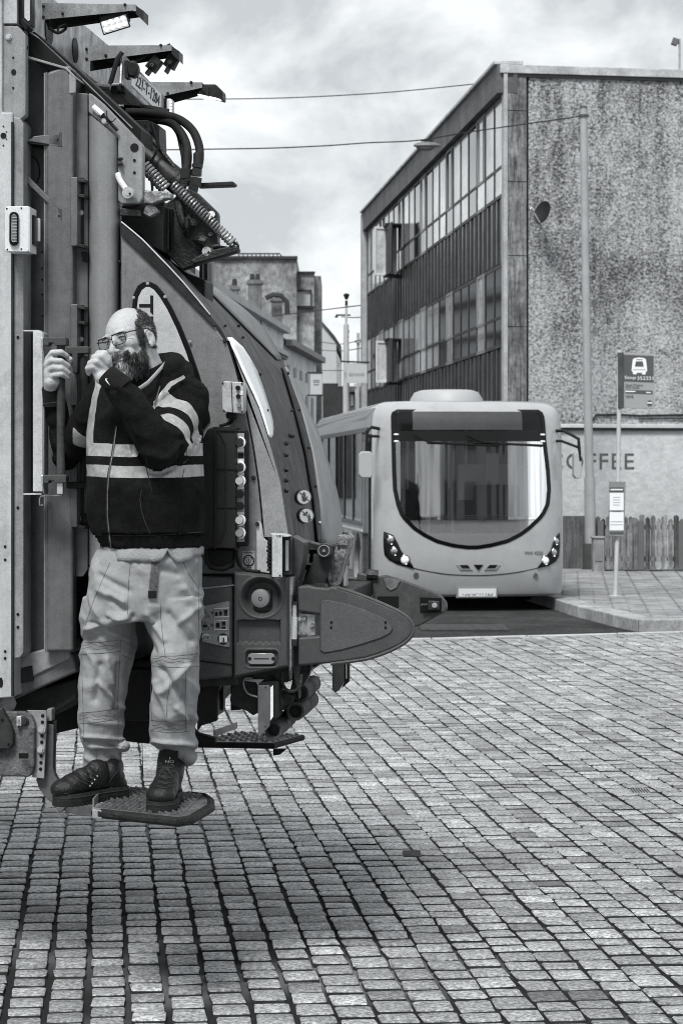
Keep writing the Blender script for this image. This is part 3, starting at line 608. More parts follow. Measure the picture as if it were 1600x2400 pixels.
# ================================================================ BUS
def build_bus():
    Yb = 31.0; K = F/Yb
    cx = (1108-800)/K
    bus = root('city_bus', (cx, Yb, 0), 'pale single deck bus facing the camera beside the kerb', 'bus', rotz=math.atan(.0915))
    M = MW[bus]
    def Lp(x, y, z): return M @ Vector((x, y, z))
    def lx(px): return (px-1108)/K
    def lz(py): return CH+(HZ-py)/K
    HW = 1.265; LEN = 10.2
    def fy(x, z):
        t = min(1, abs(x)/HW); n = 3.0
        y = .55-.55*max(0, 1-t**n)**(1/n)
        y += max(0, z-1.2)*.05+max(0, z-2.45)*.25 + max(0, .55-z)*.18
        return y
    def outline(z, ins):
        pts = []
        for k in range(49):
            t = math.sin((k/48*2-1)*math.pi/2); x = HW*t
            y = fy(x, z)
            s = 1-ins/HW
            pts.append(Lp(x*s, y+ins, z))
        for y in (1.5, 3, 5, 7, 9, LEN-.25): pts.append(Lp(HW-ins, y, z))
        pts.append(Lp(HW-.2-ins, LEN-ins, z)); pts.append(Lp(-HW+.2+ins, LEN-ins, z))
        for y in (LEN-.25, 9, 7, 5, 3, 1.5): pts.append(Lp(-HW+ins, y, z))
        return pts
    lv = [(.17, .05), (.2, .015), (.26, 0), (.45, 0), (.55, 0), (.8, 0), (1.1, 0), (1.5, 0), (1.9, .005), (2.3, .01), (2.5, .02), (2.58, .035), (2.64, .06), (2.69, .11), (2.72, .19), (2.735, .4)]
    b = MB(); b.loft([outline(z, i) for z, i in lv]); b.mats = []
    m_bus = mat('m_buspaint', .34, .25, coat=.8, var=.06, vs=1.2, spec=.5, gamp=.03, dirt=.12); m_busdk = mat('m_busblack', .004, .2, spec=.3)
    body = b.build('body', m_bus, bus, ang=50)
    # cutters
    cuts = []
    def cut(b):
        me = b.mesh('cut'); o = bpy.data.objects.new('cut', me); COL.objects.link(o); cuts.append(o)
    b = MB(); b.loft([[Lp(x, y, z) for x, y in ((-1.13, .85), (-.9, .30), (.9, .30), (1.13, .85), (1.13, LEN-.3), (-1.13, LEN-.3))] for z in (.42, 2.58)]); cut(b)
    ys = [958, 965, 975, 1034, 1100, 1148, 1183, 1206, 1219, 1242, 1258, 1273, 1283, 1288]
    xl = [935, 922, 919, 919, 920, 922, 929, 937, 946, 968, 992, 1022, 1060, 1100]; xr = [1268, 1279, 1283, 1287, 1295, 1298, 1294, 1282, 1271, 1245, 1222, 1191, 1150, 1115]
    def ext(z):
        py = HZ-(z-CH)*K; return lx(np.interp(py, ys, xl)), lx(np.interp(py, ys, xr))
    zb, zt = lz(1287.5), lz(958.5)
    def oc(ins, z0, z1, n=60):
        Lft = []; Rt = []
        for k in range(n):
            z = z0+(z1-z0)*k/(n-1)
            zz = min(max(z, lz(1286)), lz(958.5)); a, c = ext(zz); Lft.append((a+ins, z)); Rt.append((c-ins, z))
        return Lft, Rt
    Lf, Rt = oc(.045, zb+.045, zt-.03)
    b = MB(); poly = Rt+Lf[::-1]
    b.prism([Lp(x, -1.0, z) for x, z in poly], M.to_3x3() @ Vector((0, 1.75, 0))); cut(b)
    for k in range(6):
        y0 = 1.75+k*1.36; b = MB(); b.loft([[Lp(x, y, z) for x, y in ((-1.5, y0), (1.5, y0), (1.5, y0+1.24), (-1.5, y0+1.24))] for z in (1.15, 2.3)]); cut(b)
    for k, y0 in enumerate((2.0, 7.6)):
        b = MB(); b.cyl(Lp(-1.6, y0+.4, .42), Lp(1.6, y0+.4, .42), .53, n=28); cut(b)
    for c in cuts:
        md = body.modifiers.new('b', 'BOOLEAN'); md.object = c; md.operation = 'DIFFERENCE'; md.solver = 'EXACT'
    me = evaluated(body, 'bus_body'); body.modifiers.clear(); body.data = me
    for c in cuts: bpy.data.objects.remove(c)
    me.polygons.foreach_set('use_smooth', [True]*len(me.polygons)); me.set_sharp_from_angle(angle=R(30))
    # windscreen surround ring and glass
    def glassmat(nm, tint, tr):
        m = bpy.data.materials.new(nm); m.use_nodes = True; nt = m.node_tree; N = nt.nodes; L = nt.links; N.remove(N['Principled BSDF'])
        t = N.new('ShaderNodeBsdfTransparent'); t.inputs[0].default_value = (tr, tr, tr, 1); g = N.new('ShaderNodeBsdfGlossy'); g.inputs['Roughness'].default_value = .02; g.inputs[0].default_value = (tint, tint, tint, 1)
        f = N.new('ShaderNodeFresnel'); f.inputs[0].default_value = 3.0; mm = N.new('ShaderNodeMixShader'); L.new(f.outputs[0], mm.inputs[0]); L.new(t.outputs[0], mm.inputs[1]); L.new(g.outputs[0], mm.inputs[2]); L.new(mm.outputs[0], N['Material Output'].inputs[0]); return m
    mg = glassmat('m_windscreen', 1.0, .80); mg2 = glassmat('m_sideglass', .9, .25)
    def surf(name, z0, z1, exf, off, m, nx=36, nz=24, parent=bus, label=None):
        b = MB(); rows = []
        for j in range(nz+1):
            z = z0+(z1-z0)*j/nz; a, c = exf(z); rows.append([Lp(a+(c-a)*i/nx, fy(a+(c-a)*i/nx, z)-off, z) for i in range(nx+1)])
        vs = [p for r_ in rows for p in r_]; fs = [(j*(nx+1)+i, j*(nx+1)+i+1, (j+1)*(nx+1)+i+1, (j+1)*(nx+1)+i) for j in range(nz) for i in range(nx)]
        b.add(vs, fs); return b.build(name, m, parent)
    # ring
    b = MB(); n = 70; outer = []; inner = []
    for k in range(n):
        z = zb+(zt-zb)*(.5-.5*math.cos(math.pi*k/(n-1))); a, c = ext(z); outer.append((a, z)); 
    outer = outer+[(ext(z)[1], z) for _, z in outer[::-1]]
    cen = (0, (zb+zt)/2); m_ = len(outer)
    def ins(i, d):
        p, q = outer[i-1], outer[(i+1) % m_]; tx, tz = q[0]-p[0], q[1]-p[1]; l = math.hypot(tx, tz) or 1; return outer[i][0]+tz/l*d, outer[i][1]-tx/l*d
    vs = []; fs = []
    for i in range(m_):
        x, z = outer[i]; xi, zi = ins(i, .05); 
        xi2, zi2 = xi, zi
        vs += [Lp(x, fy(x, z)-.006, z), Lp(xi, fy(xi, zi)-.014, zi), Lp(xi2, fy(xi2, zi2)+.05, zi2), Lp(x, fy(x, z)+.02, z)]
    for i in range(m_):
        j = (i+1) % m_
        for q in range(3): fs.append((i*4+q, j*4+q, j*4+q+1, i*4+q+1))
    b.add(vs, fs); b.build('windscreen_seal', m_busdk, bus)
    zg1 = lz(1034)
    surf('windscreen', zb+.035, zg1, lambda z: (ext(z)[0]+.03, ext(z)[1]-.03), .004, mg, 48, 40)
    surf('header_panel', zg1+.001, lz(1010), lambda z: (ext(z)[0]+.02, ext(z)[1]-.02), .010, mat('m_busheader', .008, .3), 40, 6)
    surf('destination_glass', lz(1010)+.002, zt-.03, lambda z: (ext(min(z, lz(960)))[0]+.04, ext(min(z, lz(960)))[1]-.04), .006, mat('m_destglass', .004, .15, spec=.3), 40, 8)
    surf('destination_display', lz(1007), lz(964), lambda z: (lx(968), lx(1227)), .010, mat('m_dest', .055, .45, var=.15, vs=2), 30, 4)
    # rubbing line and lower bumper curve
    def curve_line(name, pts, r, off, m):
        P = [Lp(lx(x), fy(lx(x), lz(y))-off, lz(y)) for x, y in pts]; out = []
        for i in range(len(P)-1):
            a, b1, c, d = P[max(i-1, 0)], P[i], P[i+1], P[min(i+2, len(P)-1)]
            for k in range(8): t = k/8; out.append(.5*((2*b1)+(c-a)*t+(2*a-5*b1+4*c-d)*t*t+(3*b1-a-3*c+d)*t**3))
        b = MB(); b.tube(out+[P[-1]], r, 6); return b.build(name, m, bus)
    curve_line('bonnet_seam', [(955, 1325), (975, 1333), (1020, 1342), (1060, 1347), (1118, 1349), (1170, 1347), (1220, 1341), (1265, 1332)], .006, .0, m_busdk)
    # headlights
    def patch(name, pts, off, m, parent=bus):
        # pts: list of (left, right) px pairs rows top->bottom
        b = MB(); vs = []; n = 6
        for (a, c, y0, y1) in pts:
            for k in range(n+1):
                px = a+(c-a)*k/n; py = y0+(y1-y0)*k/n; x, z = lx(px), lz(py); x = max(-HW+.004, min(HW-.004, x)); vs.append(Lp(x, fy(x, z)-off, z))
        fs = [(j*(n+1)+i, j*(n+1)+i+1, (j+1)*(n+1)+i+1, (j+1)*(n+1)+i) for j in range(len(pts)-1) for i in range(n)]
        b.add(vs, fs); o = b.build(name, m, parent); md = o.modifiers.new('s', 'SOLIDIFY'); md.thickness = .006; md.offset = 0; return o
    def Z2(x, y): return 700+x/2.24, 880+y/2.24
    m_chrome = mat('m_lens', .55, .12, metal=.9); m_lw = mat('m_lenswhite', .85, .2, coat=.5)
    hl = patch('headlight', [(901.5, 922, 1246, 1254), (900.5, 932, 1262, 1272), (901, 939, 1285, 1288), (903, 952, 1301, 1308), (912, 964, 1312, 1320), (930, 970, 1322, 1333)], .012, m_busdk)
    hr = patch('headlight', [(1312, 1321, 1258, 1250), (1303, 1322, 1272, 1266), (1296, 1321, 1292, 1288), (1283, 1319, 1303, 1306), (1272, 1310, 1320, 1318), (1262, 1290, 1333, 1328)], .012, m_busdk)
    for par, pts in ((hl, ((917, 1266, 9), (925, 1292, 9), (949, 1312, 10))), (hr, ((1310, 1270, 8), (1303, 1296, 9), (1282, 1315, 9)))):
        for i, (px, py, r_) in enumerate(pts):
            x, z = lx(px), lz(py); x = max(-HW+.02, min(HW-.02, x)); c = Lp(x, fy(x, z)-.012, z); b = MB(); b.ball(c, (r_/K, .02, r_/K)); 
            b.build('lamp', m_lw if i == 2 else m_chrome, par)
            q = MB(); ring = [c+Vector((1.1*r_/K*math.cos(a), -.004, 1.1*r_/K*math.sin(a))) for a in [2*math.pi*k/20 for k in range(20)]]; q.tube(ring, .007, 6, closed=True); q.build('bezel', mat('m_dkchrome', .08, .2, metal=.8), par)
    # emblem
    def fpoly(name, pts, off, m, th=.006, parent=bus):
        P = [Lp(lx(x), fy(lx(x), lz(y))-off, lz(y)) for x, y in pts]; b = MB(); b.prism(P, M.to_3x3() @ Vector((0, th, 0))); return b.build(name, m, parent, smooth=False)
    E = lambda x, y: (1050+x/5.227, 1260+y/5.227)
    m_br = mat('m_bright', .8, .15, metal=.8)
    fpoly('emblem_wing', [E(*p) for p in ((95, 335), (215, 335), (300, 395), (150, 395))], .012, m_br); fpoly('emblem_recess', [E(*p) for p in ((135, 335), (235, 335), (268, 375), (170, 375))], .016, m_busdk)
    fpoly('emblem_wing', [E(*p) for p in ((645, 335), (520, 335), (440, 395), (590, 395))], .012, m_br); fpoly('emblem_recess', [E(*p) for p in ((608, 335), (510, 335), (468, 375), (572, 375))], .016, m_busdk)
    fpoly('emblem_centre', [E(*p) for p in ((310, 333), (430, 333), (370, 400))], .014, m_busdk)
    for px, py in ((975, 1348), (1258, 1350)):
        x, z = lx(px), lz(py); b = MB(); b.disc(Lp(x, fy(x, z)+.004, z), (0, -1, 0), .036, .012); b.build('fog_lamp_plug', mat('m_dk', .06), bus)
    # plate
    P = E(130, 735); Q = E(600, 620)
    fpoly('plate_holder', [(1070, 1402), (1167, 1402), (1167, 1377), (1070, 1377)], .012, mat('m_plateh', .25, .5), .02)
    pl = fpoly('number_plate', [(1075, 1399), (1164, 1399), (1164, 1380), (1075, 1380)], .018, mat('m_signwhite', .75), .006)
    p = Lp(lx(1085), fy(lx(1110), lz(1397))-.02, lz(1396)); d = (M.to_3x3() @ Vector((1, 0, 0)))
    text('plate_text', '152-D-17125', mat('m_signdark', .08), p, d, (0, 0, 1), pl, 13/K, 71/K, .002)
    p = Lp(lx(1231), fy(lx(1250), lz(1300))-.075+.0, lz(1301)); q = Lp(lx(1276), fy(lx(1276), lz(1300))-.008, lz(1301)); p = Lp(lx(1231), fy(lx(1231), lz(1300))-.008, lz(1301))
    text('fleet_number', 'VWI 4225', mat('m_signdark', .08), p, q-p, (0, 0, 1), bus, 8/K, (q-p).length, .003)
    # wipers
    for (pts) in (((970, 1018), (1005, 1036), (1085, 1042)), ((1095, 1020), (1130, 1036), (1195, 1041))):
        P = [Lp(lx(x), fy(lx(x), lz(y))-.05, lz(y)) for x, y in pts]; b = MB(); b.tube(P, .012, 6); b.tube([Lp(lx(pts[2][0]-85), fy(lx(pts[2][0]-85), lz(1040))-.045, lz(1037)), Lp(lx(pts[2][0]+85), fy(min(.95, lx(pts[2][0]+85)), lz(1040))-.045, lz(1044))], .016, 6); b.build('wiper', mat('m_rubber', .005, .6, spec=.25), bus)
    for px in (930, 1277):
        for py in (1018, 1034): x, z = lx(px), lz(py); b = MB(); b.ball(Lp(x, fy(x, z)-.02, z), (.035, .012, .013)); b.build('marker_lamp', m_lw, bus)
    # roof pods
    b = MB(); rings = []
    for z, s in ((2.62, .52), (2.80, .50), (2.90, .44), (2.925, .36)): rings.append([Lp((s*(1.0)*math.cos(a))*(1 if abs(math.cos(a)) < 2 else 1)-.05, 2.2+.75*s/.52*math.sin(a), z) for a in [2*math.pi*(k+.5)/16 for k in range(16)]])
    b.loft(rings); b.build('roof_unit', mat('m_roofunit', .36, .5), bus)
    b = MB(); b.loft([[Lp(x, y, z) for x, y in ((-.7+i, 6.0+i), (.7-i, 6.0+i), (.7-i, 8.5-i), (-.7+i, 8.5-i))] for z, i in ((2.70, 0), (2.80, .06), (2.87, .2))]); b.build('roof_unit', mat('m_roofunit', .36, .5), bus, bevel=.03)
    # side windows
    for sx in (-1, 1):
        for k in range(6):
            y0 = 1.73+k*1.36; b = MB(); b.add([Lp(sx*1.263, y, z) for y, z in ((y0, 1.12), (y0+1.28, 1.12), (y0+1.28, 2.33), (y0, 2.33))], [(0, 1, 2, 3)]); b.build('side_window', mg2, bus, smooth=False)
        b = MB()
        for k in range(7): y0 = 1.62+k*1.36; b.prism([Lp(sx*1.266, y, z) for y, z in ((y0, 1.08), (y0+.13, 1.08), (y0+.13, 2.36), (y0, 2.36))], M.to_3x3() @ Vector((sx*.012, 0, 0)))
        for z in (1.05, 2.33): b.prism([Lp(sx*1.266, y, zz) for y, zz in ((1.0, z), (9.95, z), (9.95, z+.06), (1.0, z+.06))], M.to_3x3() @ Vector((sx*.014, 0, 0)))
        b.build('window_surround', m_busdk, bus)
    # door on our left side
    b = MB(); b.prism([Lp(-1.269, y, z) for y, z in ((.68, .35), (1.58, .35), (1.58, 2.3), (.68, 2.3))], M.to_3x3() @ Vector((-.012, 0, 0))); dr = b.build('door', m_busdk, bus)
    b = MB()
    for y in (.74, 1.16): b.prism([Lp(-1.284, yy, z) for yy, z in ((y, .45), (y+.36, .45), (y+.36, 2.2), (y, 2.2))], M.to_3x3() @ Vector((-.004, 0, 0)))
    b.build('door_glass', mat('m_doorglass', .05, .05, spec=.9, coat=1), dr)
    b = MB(); b.prism([Lp(-1.269, y, z) for y, z in ((3.3, .40), (4.3, .40), (4.3, .95), (3.3, .95))], M.to_3x3() @ Vector((-.006, 0, 0))); b.build('side_hatch', mat('m_buspaint2', .38, .3, coat=.4), bus, bevel=.003)
    b = MB(); b.prism([Lp(-1.269, y, z) for y, z in ((1.7, .98), (7.5, .98), (9.9, .98), (9.9, 1.01), (1.7, 1.01))], M.to_3x3() @ Vector((-.01, 0, 0))); b.build('side_moulding', m_lw, bus)
    # wheels
    for sx in (-1, 1):
        for y in (2.4, 8.0):
            b = MB(); c0 = Lp(sx*1.21, y, .46); c1 = Lp(sx*.9, y, .46); ax = (c1-c0).normalized()
            b.tube([c0, c0+ax*.02, c1-ax*.02, c1], [.42, .46, .46, .42], 32); wl = b.build('wheel', mat('m_tyre', .02, .85), bus)
            b = MB(); b.tube([c0-ax*.012, c0-ax*.006, c0+ax*.02], [.16, .27, .28], 28); b.build('rim', mat('m_rim', .35, .35, metal=.7), wl)
    # mirrors
    def mirror(arm, head):
        b = MB(); b.tube([Lp(*p) for p in arm[0]], .022, 8); b.tube([Lp(*p) for p in arm[1]], .018, 8); mo = b.build('mirror_arm', mat('m_rubber', .012), bus)
        b = MB(); (x0, x1, z0, z1, y) = head; b.loft([[Lp(x, yy, z) for x, yy in ((x0+i, y+.02), (x1-i, y+.0), (x1-i+.0, y+.16), (x0+i, y+.16))] for z, i in ((z0, .03), (z0+.04, 0), (z1-.04, 0), (z1, .03))]); b.build('mirror_head', mat('m_mirror', .36, .4), mo, bevel=.015)
    mirror([[(lx(895), .35, lz(1004)), (lx(873), .2, lz(1001)), (lx(861), .12, lz(1010)), (lx(860), .1, lz(1085))], [(lx(895), .35, lz(1022)), (lx(868), .15, lz(1022)), (lx(861), .12, lz(1024))]], (lx(841), lx(873), lz(1120), lz(1058), .02))
    mirror([[(lx(1302), .35, lz(1009)), (lx(1330), .2, lz(1008)), (lx(1362), .1, lz(1028)), (lx(1366), .1, lz(1080))], [(lx(1302), .35, lz(1032)), (lx(1325), .2, lz(1033)), (lx(1362), .1, lz(1048))]], (lx(1351), lx(1369), lz(1122), lz(1058), .08))
    # interior
    b = MB(); b.loft([[Lp(x, y, z) for x, y in ((-1.1, .6), (1.1, .6), (1.1, LEN-.35), (-1.1, LEN-.35))] for z in (.425, .44)]); b.build('cabin_floor', mat('m_cfloor', .35, .7), bus, smooth=False)
    b = MB(); b.loft([[Lp(x, y, z) for x, y in ((-1.0, .42), (-.3, .26), (.5, .26), (1.05, .42), (1.05, .85), (-1.0, .85))] for z in (.75, .98)]); b.build('dashboard', mat('m_dash', .06, .5), bus, bevel=.02)
    ring = [Lp(.5+.23*math.cos(a), .95+.16*math.sin(a), 1.08+.12*math.sin(a)) for a in [2*math.pi*k/24 for k in range(24)]]; b = MB(); b.tube(ring, .018, 8, closed=True); b.cyl(Lp(.5, .95, 1.08), Lp(.5, .8, .9), .03); b.build('steering_wheel', mat('m_rubber', .012), bus)
    b = MB(); b.loft([[Lp(x, y, z) for x, y in ((-.04, .95), (.18, .95), (.18, 1.15), (-.04, 1.15))] for z in (1.0, 1.42)]); b.build('ticket_machine', mat('m_rubber', .012), bus, bevel=.02)
    b = MB(); b.loft([[Lp(x, y, z) for x, y in ((.22, 1.35), (.85, 1.35), (.85, 1.5), (.22, 1.5))] for z in (.6, 1.62)]); b.build('driver_seat', mat('m_seat', .10, .7), bus, bevel=.05)
    b = MB(); b.loft([[Lp(x, y, z) for x, y in ((.05, 1.7), (1.12, 1.7), (1.12, 1.74), (.05, 1.74))] for z in (.5, 1.9)]); b.build('cab_partition', mat('m_partition', .6, .4), bus, smooth=False)
    for (x, y) in ((-.35, 1.8), (.0, 1.9), (-.45, 3.4), (.4, 3.4), (-.45, 5.2), (.4, 5.2)):
        b = MB(); b.cyl(Lp(x, y, .44), Lp(x, y, 2.56), .022, n=8); b.build('grab_pole', mat('m_yel', .8, .4), bus)
    for k in range(6):
        for sx in (-1, 1):
            b = MB(); y = 2.9+k*1.0; x0, x1 = sorted((sx*.25+sx*.1, sx*1.08)); b.loft([[Lp(x, yy, z) for x, yy in ((x0, y), (x1, y), (x1, y+.1), (x0, y+.1))] for z in (.85, 1.55)]); b.loft([[Lp(x, yy, z) for x, yy in ((x0, y-.42), (x1, y-.42), (x1, y-.01), (x0, y-.01))] for z in (.78, .88)]); b.build('seat', mat('m_seat2', .10, .8, var=.3, vs=9), bus, bevel=.03)
    b = MB(); b.add([Lp(x, LEN-.32, z) for x, z in ((-.8, 1.3), (.8, 1.3), (.8, 2.2), (-.8, 2.2))], [(0, 1, 2, 3)]); b.build('rear_notice_board', mat('m_signwhite', .75), bus, smooth=False)  # white panel standing in for daylight through the rear window
    for y in (2.2, 4.4, 6.6):
        b = MB(); b.loft([[Lp(x, yy, z) for x, yy in ((-.5, y), (.45, y), (.45, y+.12), (-.5, y+.12))] for z in (2.53, 2.56)]); b.build('ceiling_light', mat('m_ceillight', .9, .4, emit=1.2), bus, smooth=False)
    for (x0, x1, y, z0, z1) in ((.42, .60, 1.66, 1.25, 2.05), (.78, .92, 1.66, .9, 2.2), (-.2, -.04, 2.4, 1.2, 2.2), (.12, .22, 1.3, 1.0, 1.25)):
        b = MB(); b.loft([[Lp(x, yy, z) for x, yy in ((x0, y), (x1, y), (x1, y+.03), (x0, y+.03))] for z in (z0, z1)]); b.build('cabin_panel', mat('m_cabpanel', .85, .5), bus, smooth=False)  # white panels standing in for bright windows seen through the cabin
    # paper notice on the windscreen
    P = [(1222, 1246), (1262, 1222), (1270, 1236), (1232, 1259)]; pp = [Lp(lx(x), fy(lx(x), lz(y))+.05, lz(y)) for x, y in P]; b = MB(); b.add(pp, [(0, 1, 2, 3)]); b.build('paper_notice', mat('m_signwhite', .75), bus, smooth=False)
build_bus()
# ================================================================ REFUSE TRUCK
TH = R(6.5); TX0, TY0 = -1.2, 8.7; cT, sT = math.cos(TH), math.sin(TH)
UV, VV, ZV = Vector((cT, -sT, 0)), Vector((sT, cT, 0)), Vector((0, 0, 1))
def T(u, v, z): return Vector((TX0, TY0, 0))+UV*u+VV*v+ZV*z
def PV(px, py, v):
    a = (px-800)/F; b = (HZ-py)/F; Y = (v+TX0*sT+TY0*cT)/(a*sT+cT); return Vector((a*Y, Y, CH+b*Y))
def uvz(p): q = Vector(p)-Vector((TX0, TY0, 0)); return q.dot(UV), q.dot(VV), q.z
truck = root('refuse_truck', T(-1.2, .9, 0), 'large grey refuse collection truck crossing the square with its loading end at the right', 'refuse truck', rotz=-TH)
m_tk = mat('m_truckgrey', .12, .40, var=.22, vs=3, bump=.15, bs=220, spec=.5, dirt=.25, streak=.22, grit=200)
m_tkd = mat('m_truckdark', .028, .42, var=.35, vs=3, dirt=.5, speck=.3, streak=.3, bump=.15, bs=160, spec=.18)
m_tkl = mat('m_trucklight', .25, .4, var=.18, vs=4, bump=.1, bs=200, dirt=.25, streak=.25)
m_tkll = mat('m_truckpale', .45, .4, var=.10, vs=5, dirt=.22, streak=.18)
m_blk = mat('m_black', .0035, .55, var=.4, vs=8, spec=.25)
m_blkg = mat('m_blackgloss', .005, .25, spec=.35)
m_gal = mat('m_galvan', .33, .38, metal=.55, var=.4, vs=14, speck=.35, streak=.3)
m_galb = mat('m_galvbright', .6, .3, metal=.6, var=.2, vs=20)
m_zinc = mat('m_zinc', .55, .3, metal=.7, var=.2, vs=20)
m_plast = mat('m_plastic', .055, .5, var=.18, vs=6, bump=.25, bs=330, spec=.28)
m_worn = mat('m_worn', .22, .6, metal=.3, var=.6, vs=18, dirt=.8, bump=.6, bs=90)
m_rub = mat('m_rubberd', .007, .75, var=.3, vs=20, bump=.3, bs=200, spec=.3)
m_grease = mat('m_grease', .022, .4, var=.5, vs=7, bump=.5, bs=70, dirt=.5, spec=.3)
m_led = mat('m_led', .9, .3, emit=.5)
m_white = mat('m_white', .72)
def TP(name, pts, v0, v1, m, bev=.003, parent=truck, label=None, px_v=None):
    pv = v0 if px_v is None else px_v
    P = []
    for p in pts:
        u, _, z = uvz(PV(p[0], p[1], pv)); P.append(T(u, v0, z))
    b = MB(); b.prism(P, VV*(v1-v0)); return b.build(name, m, parent, bevel=bev, label=label)
def bolt(px, py, v, r=5, m=None, parent=truck, th=.012, name='bolt'):
    c = PV(px, py, v); rr = r*c.y/F; b = MB(); b.cyl(c, c-VV*th*.4, rr*1.35, rr*1.3, 12); b.cyl(c-VV*th*.4, c-VV*th, rr, rr*.9, 6); return b.build(name, m or m_zinc, parent)
def hole(px, py, v, r=5, ry=None, parent=truck, name='bolt_hole', m=None):
    c = PV(px, py, v); rr = r*c.y/F; k = (ry or r)/r; b = MB(); ring = lambda s, o: [c-VV*o+UV*(rr*s*math.cos(a))+ZV*(rr*k*s*math.sin(a)) for a in [2*math.pi*i/16 for i in range(16)]]
    b.loft([ring(1, -.002), ring(1, .0015)]); return b.build(name, m or m_blk, parent)
def tubeP(name, pts, r, m, parent=truck, n=8, sm=6):
    P = [PV(p[0], p[1], p[2]) for p in pts]
    if sm and len(P) > 2:
        out = []
        for i in range(len(P)-1):
            a, b1, c, d = P[max(i-1, 0)], P[i], P[i+1], P[min(i+2, len(P)-1)]
            for k in range(sm): t = k/sm; out.append(.5*((2*b1)+(c-a)*t+(2*a-5*b1+4*c-d)*t*t+(3*b1-a-3*c+d)*t**3))
        P = out+[P[-1]]
    b = MB(); b.tube(P, r, n); return b.build(name, m, parent)
# ---- body
WB = 1.95                                                     # width of the body
TP('body_wall', [(-2900, 2), (58, 2), (60, 1530), (60, 1580), (-2900, 1640)], .12, WB, m_tkd, .004)
TP('side_frame', [(40, 60), (60, 60), (172, 165), (172, 1530), (150, 1556), (40, 1580)], .12, .24, m_tkd, .004)
TP('body_rear_frame', [(60, 1540), (60, 400), (200, 420), (290, 540), (290, 1560)], .3, WB-.1, m_blk, .004)
TP('body_wall_panel', [(56, 75), (168, 160), (168, 1548), (56, 1572)], .10, .119, m_tk, 0)
TP('lower_skirt', [(30, 1540), (110, 1520), (165, 1515), (165, 1545), (60, 1595), (30, 1640), (-200, 1655), (-200, 1540)], .02, .3, m_tkl, .008)
TP('lower_sill', [(-2900, 1560), (48, 1560), (170, 1530), (180, 1575), (35, 1640), (-2900, 1700)], .03, .4, m_tk, .01)
TP('rubbing_strip', [(35, 1570), (75, 1560), (78, 1595), (35, 1607)], .015, .03, m_tkd, .002)
# left post and plates
TP('corner_post', [(-160, -300), (-160, 1650), (30, 1635), (30, 272), (30, 262), (5, 262), (5, -300)], -.10, .06, m_tkll, .006)
TP('corner_plate', [(2, 60), (42, 60), (60, 80), (60, 268), (44, 282), (2, 262)], -.085, -.04, m_tkl, .004)
TP('upper_corner_plate', [(2, -300), (40, -300), (40, 54), (2, 54)], -.085, -.04, m_tkll, .003)
TP('door_edge_plate', [(31, 272), (46, 276), (55, 290), (55, 1530), (48, 1541), (31, 1545)], -.09, .03, m_tkl, .004)
TP('post_seam', [(26, 285), (31, 285), (31, 1632), (26, 1632)], -.103, -.09, m_tkd, 0)
for y in (170, 205): hole(31, y-36 if y == 170 else y, -.086, 2.5)
bolt(21, 86, -.085, 6, m_galb); hole(32, 168, -.086, 6, 7); hole(8, 317, -.101, 7, 7); hole(8, 295, -.101, 2); hole(8, 340, -.101, 2); hole(15, 308, -.101, 1.5); hole(15, 325, -.101, 1.5)
for y in (790, 1190, 1440, 1470): hole(42, y, -.091, 3.5)
for y in (1281, 1312, 1527, 1543): hole(12, y, -.101, 3.2)
for y in (80, 111): bolt(58, y, -.06, 6, m_grease)
hole(2, 1600, -.101, 5, 12)
# channel column on the body wall
TP('channel_side', [(107, 168), (111, 168), (111, 1528), (107, 1528)], -.02, .10, m_tk, 0)
TP('channel_column', [(108, 168), (162, 150), (165, 172), (171, 180), (171, 1528), (108, 1528)], -.03, .10, m_tk, .012)
TP('channel_light_patch', [(162, 165), (177, 180), (177, 216), (162, 218)], -.033, -.02, m_tkl, .002)
TP('rivet_strip', [(171, 216), (180, 216), (180, 1500), (171, 1500)], .03, .1, m_tkd, 0)
for k in range(34):
    y = 300+k*36
    if y < 790 or y > 1180: hole(176, y, .03, 2.6, 6, name='rivet', m=m_tkl)
TP('top_gusset', [(62, 72), (82, 80), (178, 172), (175, 215), (170, 200), (62, 130)], -.01, .12, m_blk, .003)
TP('gusset_lip', [(62, 129), (155, 156), (176, 178), (176, 183), (153, 161), (62, 135)], -.035, .12, m_tkl, .002)
TP('diagonal_frame', [(80, 72), (170, 150), (330, 300), (330, 335), (300, 312), (210, 228), (176, 210), (170, 165), (66, 85)], .12, .35, m_blk, .003)
tubeP('frame_edge', [(64, 72, -.012), (85, 84, -.012), (180, 172, .10), (310, 300, .12)], .003, m_gal, sm=0)
tubeP('body_panel_edge', [(105, 170, -.015), (105, 500, -.015), (105, 1000, -.015), (105, 1530, -.015)], .0035, m_tkl, sm=0)
# brackets on the body wall
TP('shelf_bracket', [(56, 326), (72, 325), (78, 318), (136, 312), (140, 305), (148, 304), (148, 345), (140, 342), (72, 331), (56, 331)], -.03, -.01, m_tk, .004)
TP('shelf_bracket', [(56, 331), (145, 341), (145, 344), (56, 334)], -.03, .1, m_blk, 0)
TP('shelf_bracket', [(56, 408), (66, 410), (75, 422), (138, 484), (148, 490), (148, 522), (140, 516), (128, 492), (62, 428), (56, 420)], -.03, -.01, m_tk, .004)
for x in (100, 117):
    for y in (590, 628, 655, 690, 740): hole(x if x == 100 else 98, y, .099, 1.6)
tubeP('cable', [(58, 366, .09), (80, 368, .09), (90, 385, .09), (92, 410, .09), (84, 428, .09)], .002, m_blk)
for x, y in ((135, 326), (138, 505)): hole(x, y, -.031, 2)
